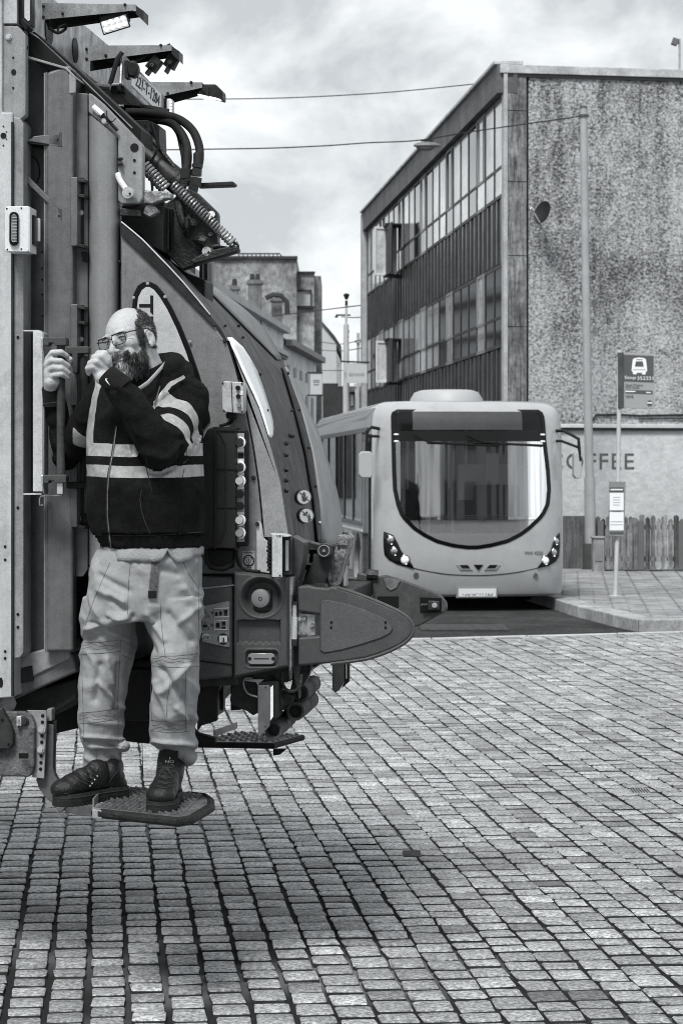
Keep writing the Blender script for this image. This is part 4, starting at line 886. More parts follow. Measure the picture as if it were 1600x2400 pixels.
# flange and latch rails
TP('tailgate_flange', [(175, 216), (206, 218), (206, 1335), (195, 1352), (175, 1352)], .02, .2, m_tk, .004)
for y0, y1 in ((414, 576), (712, 950), (990, 1236)):
    TP('latch_rail', [(165, y0), (181, y0), (181, y1), (165, y1)], -.05, .02, m_tk, .004)
    TP('latch_rail_foot', [(181, y1-6), (198, y1-3), (198, y1+5), (172, y1-1)], -.045, .03, m_tkd, .002)
    TP('latch_rail_shade', [(182, y0+2), (196, y0+2), (196, y1-6), (182, y1-6)], .012, .02, m_tkd, 0)  # dark strip painted as the shade beside the rail
    for yy in (y0+8, y0+44): TP('latch_lug', [(181, yy-5), (198, yy-3), (198, yy+5), (181, yy+3)], -.04, .03, m_grease, .002)
for y in (498, 604, 795, 1215): bolt(190 if y != 604 else 199, y, .015, 5, m_zinc)
TP('latch_plate', [(190, 590), (206, 590), (206, 614), (193, 612)], .0, .02, m_blk, .002)
for y in (1215,): TP('latch_plate', [(188, 1202), (206, 1202), (206, 1228), (191, 1228)], .0, .02, m_blk, .002)
# round column (tailgate hinge cylinder cover)
def round_column():
    b = MB(); rings = []
    xc, hw = 243.5, 38.5
    for py0, py1, in ((0, 0),): pass
    def ring(tops):
        out = []
        for k in range(17):
            t = -1+2*k/16; v = .06-.085*math.sqrt(max(0, 1-abs(t)**2.0)); px = xc+hw*t; out.append((px, v))
        return out
    prof = ring(0)
    top = [max(270, 268+max(0, (p-212))*.86) for p, _ in prof]
    rings = [[PV(p, y, v) for (p, v), y in zip(prof, ys_)]+[PV(xc+hw, ys_[-1], .12), PV(xc-hw, ys_[0], .12)] for ys_ in (top, [y+6 for y in top], [900]*17, [1318]*17, [1324]*17)]
    b.loft(rings); b.build('hinge_column_cover', mat('m_truckcol', .20, .33, var=.10, vs=4, bump=.15, bs=220, coat=.2), truck, ang=40)
    TP('hinge_column_foot', [(205, 1326), (283, 1326), (283, 1540), (205, 1540)], -.01, .1, m_tkd, .01)
round_column()
# tailgate top plate
TP('hinge_plate', [(207, 216), (215, 219), (240, 240), (332, 336), (334, 345), (334, 465), (326, 476), (284, 477), (276, 470), (276, 320), (207, 262)], .0, .05, m_tkl, .006)
hole(315, 345, -.001, 10, 10); hole(315, 375, -.001, 3.5); hole(315, 404, -.001, 3.5)
tubeP('catch_rod', [(218, 249, -.012), (240, 268, -.012)], .011, m_white, n=10); tubeP('catch_lever', [(243, 270, -.018), (275, 305, -.018)], .006, m_blk); bolt(246, 283, -.01, 6, m_galb); bolt(238, 268, -.008, 6, m_grease)
tubeP('catch_wire', [(249, 258, -.02), (252, 275, -.025), (262, 284, -.025), (272, 276, -.02)], .0018, m_blk)
tubeP('lock_rod', [(275, 404, -.02), (283, 425, -.02), (304, 454, -.02)], [.005]+[.011]*11+[.014], m_white, n=10, sm=6)
c = PV(304, 453, -.02); b = MB(); b.cyl(c, c-VV*.035, .022, .021, 20); b.cyl(c-VV*.035, c-VV*.038, .013, .012, 16); b.build('lock_pivot', m_galb, truck); hole(304, 453, -.061, 2.5)
TP('lock_bracket', [(280, 486), (328, 492), (330, 507), (280, 505)], .0, .06, m_grease, .004); TP('lock_bracket', [(334, 444), (352, 446), (396, 448), (403, 455), (400, 465), (388, 466), (356, 478), (334, 476)], .02, .07, m_worn, .006)
TP('lock_shaft', [(340, 480), (352, 474), (370, 490), (372, 497), (350, 508), (334, 500)], .03, .07, m_worn, .006)
for y in (372, 385, 613): tubeP('stud', [(278, y, .0), (285, y, -.02)], .006, m_tkd, sm=0)
# ---- tailgate shell, one profile carried across the width
prof_px = [(282, 520), (306, 537), (333, 560), (362, 590), (395, 624), (430, 662), (462, 700), (492, 737), (512, 762), (529, 790), (550, 835), (570, 882), (588, 918), (604, 954), (616, 990), (628, 1029), (643, 1078), (655, 1127), (666, 1190), (674, 1253), (678, 1345)]
def uz(px, py, v=0.0): u, _, z = uvz(PV(px, py, v)); return u, z
profile = [uz(*p) for p in prof_px]
botm = [uz(*p) for p in ((672, 1600), (470, 1610), (420, 1600), (420, 1345), (282, 1345))]
far_px = [(452, 640), (486, 662), (513, 680), (540, 701), (572, 725), (601, 751), (624, 778), (641, 806), (655, 833), (665, 853), (689, 887), (704, 922), (720, 958), (742, 1005), (756, 1042), (768, 1080), (782, 1122), (791, 1161), (798, 1200), (801, 1240), (803, 1345)]
def uzf(px, py): u, _, z = uvz(PV(px, py, WB)); return u, z
farp = [uzf(*p) for p in far_px]
def resamp(P, n):
    P = np.array(P, float); d = np.concatenate([[0], np.cumsum(np.linalg.norm(np.diff(P, axis=0), axis=1))]); t = np.linspace(0, d[-1], n); return list(zip(np.interp(t, d, P[:, 0]), np.interp(t, d, P[:, 1])))
NR = 48; rn_, rf_ = resamp(profile, NR), resamp(farp, NR)
_b = [(botm[k][0], botm[k][1]) for k in range(len(botm))]
b = MB(); b.loft([[T(u0+(u1-u0)*k/6, WB*k/6, z0+(z1-z0)*k/6) for (u0, z0), (u1, z1) in zip(rn_+_b, rf_+_b)] for k in range(7)])
_sm = b.mesh('shell'); shell_tree = BVHTree.FromPolygons([v.co.copy() for v in _sm.vertices], [tuple(p.vertices) for p in _sm.polygons if len(p.vertices) < 6]); bpy.data.meshes.remove(_sm)
b.build('tailgate_shell', m_tkd, truck, ang=25)
# near side panel
side = [(284, 523)]+prof_px[1:7]+[(470, 722), (500, 762), (520, 792), (531, 800), (550, 862), (575, 960), (592, 1050), (604, 1130), (611, 1200), (616, 1260), (618, 1345), (470, 1345), (284, 1345)]
TP('side_panel', side, -.022, -.001, mat('m_sidepanel', .17, .36, var=.16, vs=4, bump=.12, bs=220, coat=.25, dirt=.22, streak=.2), .004)
TP('side_panel_bevel', [(284, 519)]+prof_px[1:8]+[(508, 762), (500, 766), (470, 735), (430, 695), (390, 655), (340, 606), (284, 552)], -.034, -.022, m_tkd, .003)
tubeP('side_panel_edge', [(284, 519, -.036)]+[(p[0], p[1], -.036) for p in prof_px[1:8]], .003, m_galb, sm=0)  # bright rod standing in for the highlight along the panel arc
edge = [(531, 797), (552, 838), (572, 884), (606, 954), (630, 1029), (657, 1127), (676, 1253)]
seam = [(533, 800), (551, 862), (576, 960), (593, 1050), (605, 1130), (612, 1200), (617, 1260)]
TP('corner_moulding', [(p[0]-1, p[1]+4) for p in edge]+[(650, 1260)]+[(p[0]+2, p[1]) for p in seam[::-1]], -.018, -.001, mat('m_moulding', .25, .4, var=.15, vs=4, dirt=.2, speck=.3), .008)
tubeP('moulding_seam', [(p[0]+1, p[1], -.019) for p in seam]+[(618, 1340, -.019)], .0025, m_blk, sm=0)
for x, y in ((527, 798), (594, 1120),): bolt(x, y, -.022, 4, m_grease)
for (x, y) in ((283, 590), (281, 632)): pass
# window panel with black frame
wout = [(313, 980), (309, 720), (312, 690), (322, 669), (337, 659), (352, 659), (368, 668), (384, 687), (402, 718), (425, 765), (448, 822), (468, 880), (481, 930), (491, 972), (492, 985), (478, 1003), (465, 1010)]
win_ = [(327, 980), (321, 720), (324, 696), (332, 680), (342, 672), (350, 672), (361, 679), (375, 697), (392, 725), (414, 771), (436, 826), (455, 884), (467, 932), (477, 970), (478, 978), (468, 990), (462, 992)]
TP('panel_frame', wout+[(455, 1014), (455, 1100), (330, 1100)], -.030, -.0225, m_blkg, .003)
wp = TP('sign_panel', win_+[(440, 1000), (440, 1090), (335, 1090)], -.033, -.0302, mat('m_signpanel', .42, .4, var=.12, vs=6, dirt=.1), 0)
TP('panel_letter', [(326, 712), (326, 720), (352, 720), (352, 731), (359, 738), (359, 692), (352, 692), (352, 712)], -.0345, -.0331, m_blk, 0, wp)
TP('panel_letter', [(359, 741), (359, 800), (352, 800), (352, 768), (326, 768), (326, 760), (352, 760), (352, 741)], -.0345, -.0331, m_blk, 0, wp)
for x, y in ((346, 664), (313, 697), (387, 695), (445, 800), (480, 906)): bolt(x, y, -.030, 3, m_zinc, th=.005)
# ---- rear surface patches
def rear(px, py, off=.004):
    d = Vector(((px-800)/F, 1, (HZ-py)/F)).normalized(); h = shell_tree.ray_cast(Vector((0, 0, CH)), d)
    for dx in (2, 4, 7, 11, 16, 24, 34):
        if h[0] is not None: break
        d = Vector(((px-dx-800)/F, 1, (HZ-py)/F)).normalized(); h = shell_tree.ray_cast(Vector((0, 0, CH)), d)
    if h[0] is None: raise ValueError('rear miss %s %s' % (px, py))
    n = h[1]; n = -n if n.dot(d) > 0 else n
    return h[0]+n*off
def rpatch(name, left, right, m, off=.004, n=4, th=.004, parent=truck):
    b = MB(); vs = [];
    for a, c in zip(left, right):
        for k in range(n+1): t = k/n; vs.append(rear(a[0]+(c[0]-a[0])*t, a[1]+(c[1]-a[1])*t, off))
    fs = [(j*(n+1)+i, j*(n+1)+i+1, (j+1)*(n+1)+i+1, (j+1)*(n+1)+i) for j in range(len(left)-1) for i in range(n)]
    b.add(vs, fs); o = b.build(name, m, parent); md = o.modifiers.new('s', 'SOLIDIFY'); md.thickness = th; md.offset = 0; return o
EL = [(533, 797), (556, 845), (572, 880), (590, 918), (606, 954), (619, 990), (631, 1026)]
def er(y): return float(np.interp(y, [p[1] for p in prof_px], [p[0] for p in prof_px]))
ys_ = [792, 815, 840, 868, 895, 925, 955, 985, 1005, 1018, 1026]
xr_ = [541, 567, 583, 599, 609, 619, 628, 636, 638, 637, 634]
rpatch('reflective_crescent', [(er(y)+1.5, y) for y in ys_], [(x, y) for x, y in zip(xr_, ys_)], mat('m_crescent', .80, .35, var=.06, vs=6), .004)
FE = lambda y: float(np.interp(y, [860, 878, 960, 1060, 1180, 1277], [661, 670, 700, 726, 743, 751]))
FI = lambda y: float(np.interp(y, [860, 878, 960, 1060, 1180, 1277], [657, 662, 686, 711, 731, 739]))
ysb = list(range(862, 1281, 16))
rpatch('rubber_edge_strip', [(FI(y), y) for y in ysb], [(FE(y), y) for y in ysb], m_blk, .008)
FO = lambda y: float(np.interp(y, [p[1] for p in far_px], [p[0] for p in far_px]))-3
rpatch('far_corner_moulding', [(FE(y)+1, y) for y in ysb], [(max(FO(y), FE(y)+2), y) for y in ysb], mat('m_moulding2', .24, .45, var=.15, vs=4, speck=.6, dirt=.25), .006, 5)
FU = lambda y: float(np.interp(y, [672, 700, 760, 853], [474, 503, 563, 656]))
ysu = list(range(676, 858, 14))
rpatch('far_upper_flange', [(min(FU(y), FO(y)-3), y) for y in ysu], [(FO(y), y) for y in ysu], mat('m_flange', .13, .42, var=.2, vs=4, speck=.4), .006, 5)
for (y) in (878, 962, 1051, 1140, 1226): P = rear(FI(y)+7, y, .012); b = MB(); b.ball(P, .008); b.build('bolt', m_zinc if y > 1200 else m_grease, truck)
for x, y in ((683, 1022), (682, 963), (623, 963), (607, 878), (567, 792), (557, 765), (525, 765), (678, 1021), (668, 1040), (668, 1067), (668, 1102), (668, 1126), (668, 1150)):
    P = rear(x, y, .006); b = MB(); b.ball(P, .006 if y < 1000 else .009, n=8); b.build('bolt', m_grease, truck)
# prohibition discs
def rdisc(cx, cy, r, icon):
    def q(x, y, off): return rear(cx+x*r*.985, cy+y*r, off)
    n = 28; vs = [q(0, 0, .0075)]; fs = []
    for rr in (.5, 1.0):
        for k in range(n): a = 2*math.pi*k/n; vs.append(q(rr*math.cos(a), rr*math.sin(a), .0075))
    for k in range(n): fs.append((0, 1+k, 1+(k+1) % n)); fs.append((1+k, 1+n+k, 1+n+(k+1) % n, 1+(k+1) % n))
    b = MB(); b.add(vs, fs); s = b.build('warning_sticker', m_white, truck)
    vs = []; fs = []
    for rr in (1.0, 1.14):
        for k in range(n): a = 2*math.pi*k/n; vs.append(q(rr*math.cos(a), rr*math.sin(a), .0078))
    for k in range(n): fs.append((k, n+k, n+(k+1) % n, (k+1) % n))
    b = MB(); b.add(vs, fs); b.build('sticker_ring', m_tkd, s)
    for pts in icon: b = MB(); b.add([q(x, y, .0088) for x, y in pts], [tuple(range(len(pts)))]); b.build('pictogram', m_blk, s, smooth=False)
    b = MB(); b.add([q(x, y, .0100) for x, y in ((-.78, -.62), (-.68, -.72), (.78, .60), (.70, .70))], [(0, 1, 2, 3)]); b.build('prohibition_bar', mat('m_bar', .09, .5), s, smooth=False)
hand = [[(-.3, .5), (-.38, -.15), (-.33, -.2), (-.25, .05), (.25, .05), (.33, .45), (.15, .68), (-.15, .68)], [(-.22, .05), (-.26, -.62), (-.18, -.62), (-.12, .05)], [(-.1, .05), (-.08, -.72), (.0, -.72), (.03, .05)], [(.06, .05), (.1, -.66), (.18, -.66), (.2, .05)], [(.2, .3), (.42, -.12), (.52, -.08), (.34, .45)]]
man_ = [[(.0, -.65), (.2, -.4), (-.0, -.1), (-.25, -.35)], [(-.3, -.35), (-.15, -.2), (-.3, .1), (-.62, -.15)], [(.15, .0), (.55, 0), (.58, .38), (.5, .9), (.38, .9), (.38, .4), (.3, .9), (.22, .9), (.2, .2)], [(.25, -.2), (.35, -.27), (.45, -.2), (.45, -.08), (.35, -.02), (.26, -.08)]]
rdisc(708, 1165.5, 16, hand); rdisc(713.5, 1209, 16, man_)
# ---- cross beam at the top and the light arms
def beam():
    # plate facing rearward, carried across the width
    P = []
    for px, py in ((60, -60), (60, 66)): P.append(uz(px, py, .12))
    u0 = P[0][0]; z1, z0 = P[0][1], P[1][1]
    b = MB(); b.prism([T(u0-.05, .12, z0), T(u0, .12, z0), T(u0, .12, z1), T(u0-.05, .12, z1)], VV*(WB-.1)); b.build('cross_beam', m_gal, truck, bevel=.004)
    for v, r_ in ((.48, .062), (.93, .05)):
        c = T(u0+.001, v, z0+.062); b = MB(); b.loft([[c+UV*o+VV*(r_*math.cos(a))+ZV*(r_*math.sin(a)) for a in [2*math.pi*k/24 for k in range(24)]] for o in (-.002, .003)]); b.build('beam_hole', m_blk, truck)
beam()
def arm(px0, y0, y1, px1, yt, v, wd=.09, tip=None):
    b = MB(); top = [(px0, y0), (px1, yt)]
    pts = [(px0, y0), (px1, yt), (px1+2, yt+10), (px0+(px1-px0)*.75, yt+17), (px0, y1)]
    P = [T(*(lambda q: (q[0], v, q[2]))(uvz(PV(x, y, v)))) for x, y in pts]; b.prism(P, VV*.004)
    Q = [PV(px0, y0, v), PV(px1, yt, v)]; b.prism([Q[0], Q[1], Q[1]+VV*wd, Q[0]+VV*wd], ZV*.004)
    o = b.build('light_arm', m_gal, truck, smooth=False)
    b = MB(); P2 = [T(*(lambda q: (q[0], v+wd, q[2]))(uvz(PV(x, y, v)))) for x, y in [(px0, y0+2), (px1, yt+2), (px1+2, yt+16), (px0, y1+14)]]; b.prism(P2, VV*.004)
    Q = PV(px1, yt, v); b.prism([Q, Q+UV*.03-ZV*.02+VV*.0, Q+UV*.03-ZV*.06, Q-ZV*.03], VV*(wd)); b.build('arm_return', m_tkd, truck, smooth=False)
    for x, y in ((px0+3, y0+6), (px0+3, y1-6), (px0+48, y1-14), (px1-25, yt-2)): bolt(x, y, v, 2.6, m_grease)
arm(99, 8, 45, 318, 12, .25); arm(200, 108, 143, 402, 107, .98); arm(345, 193, 232, 473, 194, 1.85, .10)
# work lamp on the near arm
c = PV(271, 50, .30); Mr = Matrix((UV, VV, ZV)).transposed() @ Matrix.Rotation(R(-16), 3, 'Y')
def obox(b, c, d, off=(0, 0, 0), Mx=None):
    Mx = Mx or Mr; return b.box(c+Mx @ Vector(off), d, Mx)
b = MB(); obox(b, c, (.105, .06, .042), (0, 0, .01)); wl = b.build('work_lamp', m_tkd, truck, bevel=.006)
b = MB()
for k in range(9): obox(b, c, (.005, .055, .018), (-.045+k*.011, 0, .037))
b.build('cooling_fins', m_tkd, wl)
b = MB(); Ml = Mr @ Matrix.Rotation(R(-38), 3, 'X'); obox(b, c, (.108, .012, .052), (0, -.030, -.016), None); b2 = b.build('lens_frame', m_tkd, wl, bevel=.003)
for i in range(4):
    for j in range(2): p = c+Mr @ Vector((-.036+i*.024, -.037, -.004-j*.022)); b = MB(); b.ball(p, (.0105, .005, .0095), n=8); b.build('lamp_led', m_led, wl)
b = MB(); obox(b, c, (.098, .004, .046), (0, -.0345, -.016)); b.build('lens', mat('m_lampglass', .55, .2), wl)
b = MB(); b.cyl(c+Mr @ Vector((.04, 0, .03)), PV(312, 22, .3), .008); b.build('lamp_bracket', m_grease, wl)
tubeP('lamp_cable', [(110, 46, .28), (118, 65, .27), (135, 76, .27), (152, 68, .28), (158, 58, .3), (190, 55, .3), (240, 48, .3)], .006, m_rub)
tubeP('lamp_cable', [(135, 72, .25), (140, 62, .25), (156, 55, .27)], .004, m_rub)
# cameras on the middle arm
def camera_unit(cx, cy, v, rot):
    c = PV(cx, cy, v); Mq = Matrix((UV, VV, ZV)).transposed() @ Matrix.Rotation(R(rot), 3, 'Y'); b = MB(); obox(b, c, (.045, .05, .058), (0, 0, 0), Mq); obox(b, c, (.05, .07, .006), (.028, 0, .0), Mq @ Matrix.Rotation(R(90), 3, 'Y')); cu = b.build('rear_camera', m_tkd, truck, bevel=.004)
    b = MB(); obox(b, c, (.028, .006, .026), (.0, -.027, -.008), Mq); b.build('camera_face', m_blkg, cu, bevel=.002); b = MB(); b.disc(c+Mq @ Vector((0, -.031, -.008)), -VV, .008, .003); b.build('camera_lens', mat('m_lensglass', .08, .1), cu)
    b = MB(); b.cyl(c+Mq @ Vector((0, 0, .02)), c+Vector((-.015, 0, .07)), .008); b.build('camera_stem', m_grease, cu)
camera_unit(362, 150, 1.02, 38); camera_unit(403, 143, 1.04, 28)
tubeP('camera_cable', [(243, 140, 1.0), (270, 145, 1.0), (315, 143, 1.0), (345, 128, 1.0), (352, 128, 1.0)], .007, m_rub)
# far lamp
c = PV(490, 214, 1.9); Mf = Matrix((UV, VV, ZV)).transposed() @ Matrix.Rotation(R(8), 3, 'Y')
b = MB(); b.prism([PV(461, 218, 1.86), PV(474, 196, 1.86), PV(505, 196, 1.86), PV(521, 212, 1.86), PV(521, 233, 1.86), PV(505, 228, 1.86)], VV*.10); fl = b.build('work_lamp', m_tkd, truck, bevel=.006)
b = MB(); b.prism([PV(465, 219.5, 1.858), PV(504, 227.5, 1.858), PV(518, 232, 1.858), PV(478, 232, 1.858)], VV*.003); b.prism([PV(463, 220, 1.86), PV(519, 234, 1.86), PV(519, 234, 1.96), PV(463, 220, 1.96)], ZV*-.004); b.build('lens', m_led, fl, smooth=False)
# number plate board
def plateboard():
    def pp(px, py):
        # plane u = const facing the rear
        u0 = uvz(PV(289, 122, .62))[0]; d = Vector(((px-800)/F, 1, (HZ-py)/F)); o = Vector((0, 0, CH)); A = T(u0, 0, 0); t = (A-o).dot(UV)/d.dot(UV); return o+d*t
    a, c, d, e = pp(289, 124), pp(387, 226), pp(384, 288), pp(285, 196)
    b = MB(); b.prism([a, c, d, e], -UV*.012); o = b.build('plate_board', m_gal, truck, bevel=.004)
    a, c, d, e = [pp(*p)+UV*.004 for p in ((311, 158), (376, 219), (373, 265), (307, 200))]
    b = MB(); b.prism([a, c, d, e], -UV*.006); pl = b.build('number_plate', m_white, o, bevel=.002)
    xd = (c-a).normalized(); yd = (a-e).normalized()
    p0 = e+(a-e)*.2+(d-e)*.10+UV*.001
    yd = (yd-xd*yd.dot(xd)*.0)
    text('plate_text', '221-T-1284', m_blk, p0, xd, yd, pl, (a-e).length*.62, (d-e).length*.84, .0015)
    for (q, w_, col_) in ((e+(d-e)*.1+(a-e)*.06, .8, m_tk), (e+(d-e)*.25+(a-e)*.86, .5, m_tk)):
        text('plate_small_text', 'TIOBRAID ARANN' if q is not None and w_ < .6 else 'refuse collection', m_tk, q+UV*.001, xd, yd, pl, (a-e).length*.07, (d-e).length*w_, .001) if w_ < .6 else None
    # side bracket
    P = [PV(x, y, .58) for x, y in ((282, 124), (289, 121), (289, 195), (300, 250), (262, 200), (258, 188), (275, 135))]
    tubeP('plate_bracket', [(287, 121, .6), (276, 135, .6), (258, 196, .6)], .010, m_tkd, sm=0); tubeP('plate_bracket', [(258, 198, .6), (288, 196, .6)], .006, m_tkl, sm=0)
    b = MB(); p, q = pp(263, 200), pp(300, 248); b.prism([pp(258, 196)-UV*.1, pp(378, 287)-UV*.02, pp(350, 262)-UV*.05, pp(300, 250)-UV*.12], -ZV*.05); b.build('board_shelf', m_tkd, truck, smooth=False)
    TP('board_support', [(258, 196), (287, 200), (330, 238), (327, 248), (300, 246), (262, 204)], .62, .9, m_tkd, .003)
    # sensor unit and side lamp
    c = PV(311, 163, .62); b = MB(); rings = []
    for t, s in ((-.03, .8), (-.025, 1), (.015, 1), (.03, .7)): rings.append([c+UV*(.020*s*math.cos(k)*1.1+.004)+ZV*(.033*s*math.sin(k))+VV*t for k in [2*math.pi*i/16 for i in range(16)]])
    b.loft(rings); b.box(c+UV*-.02, (.016, .05, .07), Matrix((UV, VV, ZV)).transposed()); o2 = b.build('reversing_sensor', m_tkd, truck, bevel=.002)
    hole(318, 172, .575, 4, 4)
    c = PV(387, 249, 1.5); b = MB(); b.box(c, (.028, .06, .066), Matrix((UV, VV, ZV)).transposed()); l = b.build('side_lamp', m_rub, truck, bevel=.004)
    c2 = PV(398, 249, 1.5); b = MB(); b.box(c2, (.030, .06, .062), Matrix((UV, VV, ZV)).transposed()); b.build('lens', mat('m_lampglass', .55), l, bevel=.010)
    for k in range(4): b = MB(); b.ball(PV(400, 238+k*7.5, 1.46), (.006, .003, .005), n=6); b.build('lamp_led', m_led, l)
plateboard()
# frames and pipes behind the plate
TP('frame_gusset', [(292, 282), (346, 280), (352, 286), (352, 306), (332, 328), (316, 330), (290, 300)], .5, .56, m_tkd, .004); bolt(303, 295, .5, 6, m_worn); hole(341, 294, .499, 3)
TP('frame_plate', [(352, 282), (372, 292), (374, 345), (352, 372), (330, 345)], .55, .7, m_tkd, .004)
for (o_) in ((0, 0), (4, 8), (10, 14)): tubeP('hydraulic_pipe', [(285, 250+o_[1], .7), (340, 252+o_[1], .7), (395, 262+o_[1], .7)], .013, m_rub)
TP('pipe_clamp', [(308, 245), (313, 245), (311, 278), (307, 278)], .66, .74, m_tkl, .002)
for y0, y1, x0, x1 in ((216, 222, 245, 300), (234, 246, 262, 310)): TP('ladder_rung', [(x0-20, y0-14), (x1-25, y0-14), (x1, y1), (x0, y1)], .62, .64, m_blk, .002)
tubeP('ladder_rail', [(210, 200, .5), (258, 204, .5)], .012, m_tk, sm=0); tubeP('ladder_rail', [(215, 205, .5), (262, 247, .5), (290, 247, .5)], .005, m_gal, sm=0)
# dark packer plate with cylinder, springs, hoses
TP('packer_plate', [(382, 485), (388, 476), (440, 440), (462, 451), (508, 495), (510, 503), (510, 573), (540, 578), (558, 579), (559, 588), (548, 592), (480, 613), (426, 632), (407, 611), (382, 590)], .30, .36, m_grease, .006)
TP('packer_plate_back', [(284, 480), (384, 470), (400, 610), (440, 640), (480, 655), (480, 740), (430, 665), (362, 590), (300, 528)], .36, .55, m_blk, .006)
TP('packer_side', [(284, 505), (334, 478), (384, 482), (382, 590), (350, 575), (330, 550), (284, 520)], .20, .30, mat('m_blackish', .018, .6, var=.4, vs=6), .004)
tubeP('packer_rib', [(340, 535, .25), (388, 485, .28)], .007, m_grease, sm=0); tubeP('packer_rib', [(392, 490, .29), (392, 585, .29)], .010, m_grease, sm=0); tubeP('packer_rib', [(402, 490, .29), (402, 582, .29)], .006, m_blk, sm=0)
hole(439, 549, .299, 9, 9); hole(439, 549, .2985, 7, 7)
c = PV(496, 502, .30); b = MB(); b.disc(c+VV*-.003, -VV, .013, .002); b.build('bolt_hole', m_white, truck)
tubeP('packer_boss', [(462, 562, .29), (474, 562, .25), (482, 566, .25)], .018, m_grease, sm=0); c = PV(489, 591, .30); b = MB(); b.cyl(c, c-VV*.05, .018, .017, 20); b.build('pivot_pin', m_galb, truck); hole(489, 591, .248, 3)
TP('spring_anchor_arm', [(445, 610), (478, 590), (508, 582), (548, 574), (557, 578), (559, 588), (550, 592), (500, 606), (455, 618)], .25, .30, m_grease, .006); tubeP('packer_lug', [(500, 578, .28), (516, 576, .28)], .010, m_blk, sm=0)
b = MB(); b.disc(PV(495, 549, .3), -VV, .008, .02, 12); b.build('bolt', m_worn, truck)
tubeP('packer_cylinder', [(322, 345, .5), (350, 372, .47), (412, 422, .44)], .048, m_tkd, n=20, sm=0); tubeP('cylinder_collar', [(408, 418, .44), (425, 432, .44)], .050, m_grease, n=20, sm=0)
tubeP('cylinder_guard', [(340, 310, .42), (372, 345, .42), (426, 415, .42)], .010, m_grease, sm=0)
tubeP('control_rod', [(354, 288, .4), (373, 342, .4), (351, 385, .38), (357, 440, .3), (354, 478, .2)], .005, m_blk, sm=0)
def spring(x0, y0, x1, y1, v0, v1, turns, rpx):
    a = PV(x0, y0, v0); c = PV(x1, y1, v1); ax = (c-a).normalized(); e1 = ax.orthogonal().normalized(); e2 = ax.cross(e1); r = rpx*a.y/F; P = []
    n = turns*14
    for k in range(n+1): t = k/n; ph = 2*math.pi*turns*t; P.append(a.lerp(c, t)+e1*(r*math.cos(ph))+e2*(r*math.sin(ph)))
    b = MB(); b.tube(P, r*.26, 6); b.build('coil_spring', mat('m_spring', .22, .35, metal=.5, var=.3, vs=20), truck)
spring(335, 385, 388, 442, .15, .15, 9, 13); spring(405, 433, 549, 572, .27, .26, 24, 10.5)
tubeP('spring_hook', [(546, 567, .26), (556, 572, .26), (557, 583, .26), (546, 589, .26), (538, 582, .26)], .005, m_grease)
# hoses
h1 = [(296, 262, .6), (340, 263, .6), (392, 270, .6), (425, 282, .6), (452, 306, .55), (466, 340, .5), (468, 370, .45), (464, 388, .42)]
h2 = [(300, 270, .62), (350, 278, .62), (395, 285, .6), (420, 305, .55), (436, 335, .5), (440, 365, .45), (438, 386, .42)]
h3 = [(392, 282, .66), (415, 310, .6), (424, 345, .55), (428, 365, .5), (430, 390, .45)]
tubeP('hydraulic_hose', h1, .0165, m_rub, n=12); tubeP('hydraulic_hose', h2, .0165, m_rub, n=12); tubeP('hydraulic_hose', h3, .008, m_rub)
for pts, v in (((464, 388, 459, 405), .42), ((438, 386, 434, 404), .42)): tubeP('hose_sleeve', [(pts[0], pts[1]-28, v+.02), (pts[0], pts[1], v), (pts[2], pts[3], v-.02)], .018, m_rub, n=12, sm=0)
def fitting(x0, y0, x1, y1, v, r, m): tubeP('hose_fitting', [(x0, y0, v), (x1, y1, v)], r, m, n=8, sm=0)
fitting(463, 384, 462, 392, .41, .021, m_tkd); fitting(461, 396, 460, 412, .40, .020, m_tkd); fitting(458, 415, 455, 436, .38, .025, m_tkd); fitting(454, 436, 451, 450, .36, .019, m_tkd); fitting(451, 452, 449, 466, .34, .020, m_grease); fitting(448, 467, 446, 478, .33, .013, m_grease)
fitting(437, 395, 434, 418, .39, .020, m_tkd); fitting(433, 420, 430, 434, .37, .019, m_grease)
tubeP('steel_pipe', [(446, 478, .33), (445, 495, .31), (443, 512, .28), (452, 520, .28)], .009, m_tkd); tubeP('steel_pipe', [(430, 434, .37), (419, 465, .3), (421, 495, .26), (428, 522, .25), (434, 532, .26)], .014, m_grease)
TP('pipe_clamp', [(434, 508), (440, 508), (440, 535), (434, 535)], .22, .3, m_tkd, .003); bolt(452, 522, .28, 8, m_grease)
TP('stop_bar', [(462, 428), (545, 424), (549, 427), (549, 432), (545, 434), (462, 437)], .45, .52, m_tkd, .003)
TP('vertical_guide', [(467, 600), (474, 596), (474, 665), (467, 665)], .45, .55, m_tkd, .002); TP('vertical_guide', [(478, 615), (486, 612), (486, 662), (478, 664)], .5, .6, m_grease, .002); TP('vertical_guide', [(488, 614), (497, 612), (497, 664), (488, 664)], .9, .95, m_tkl, .002)
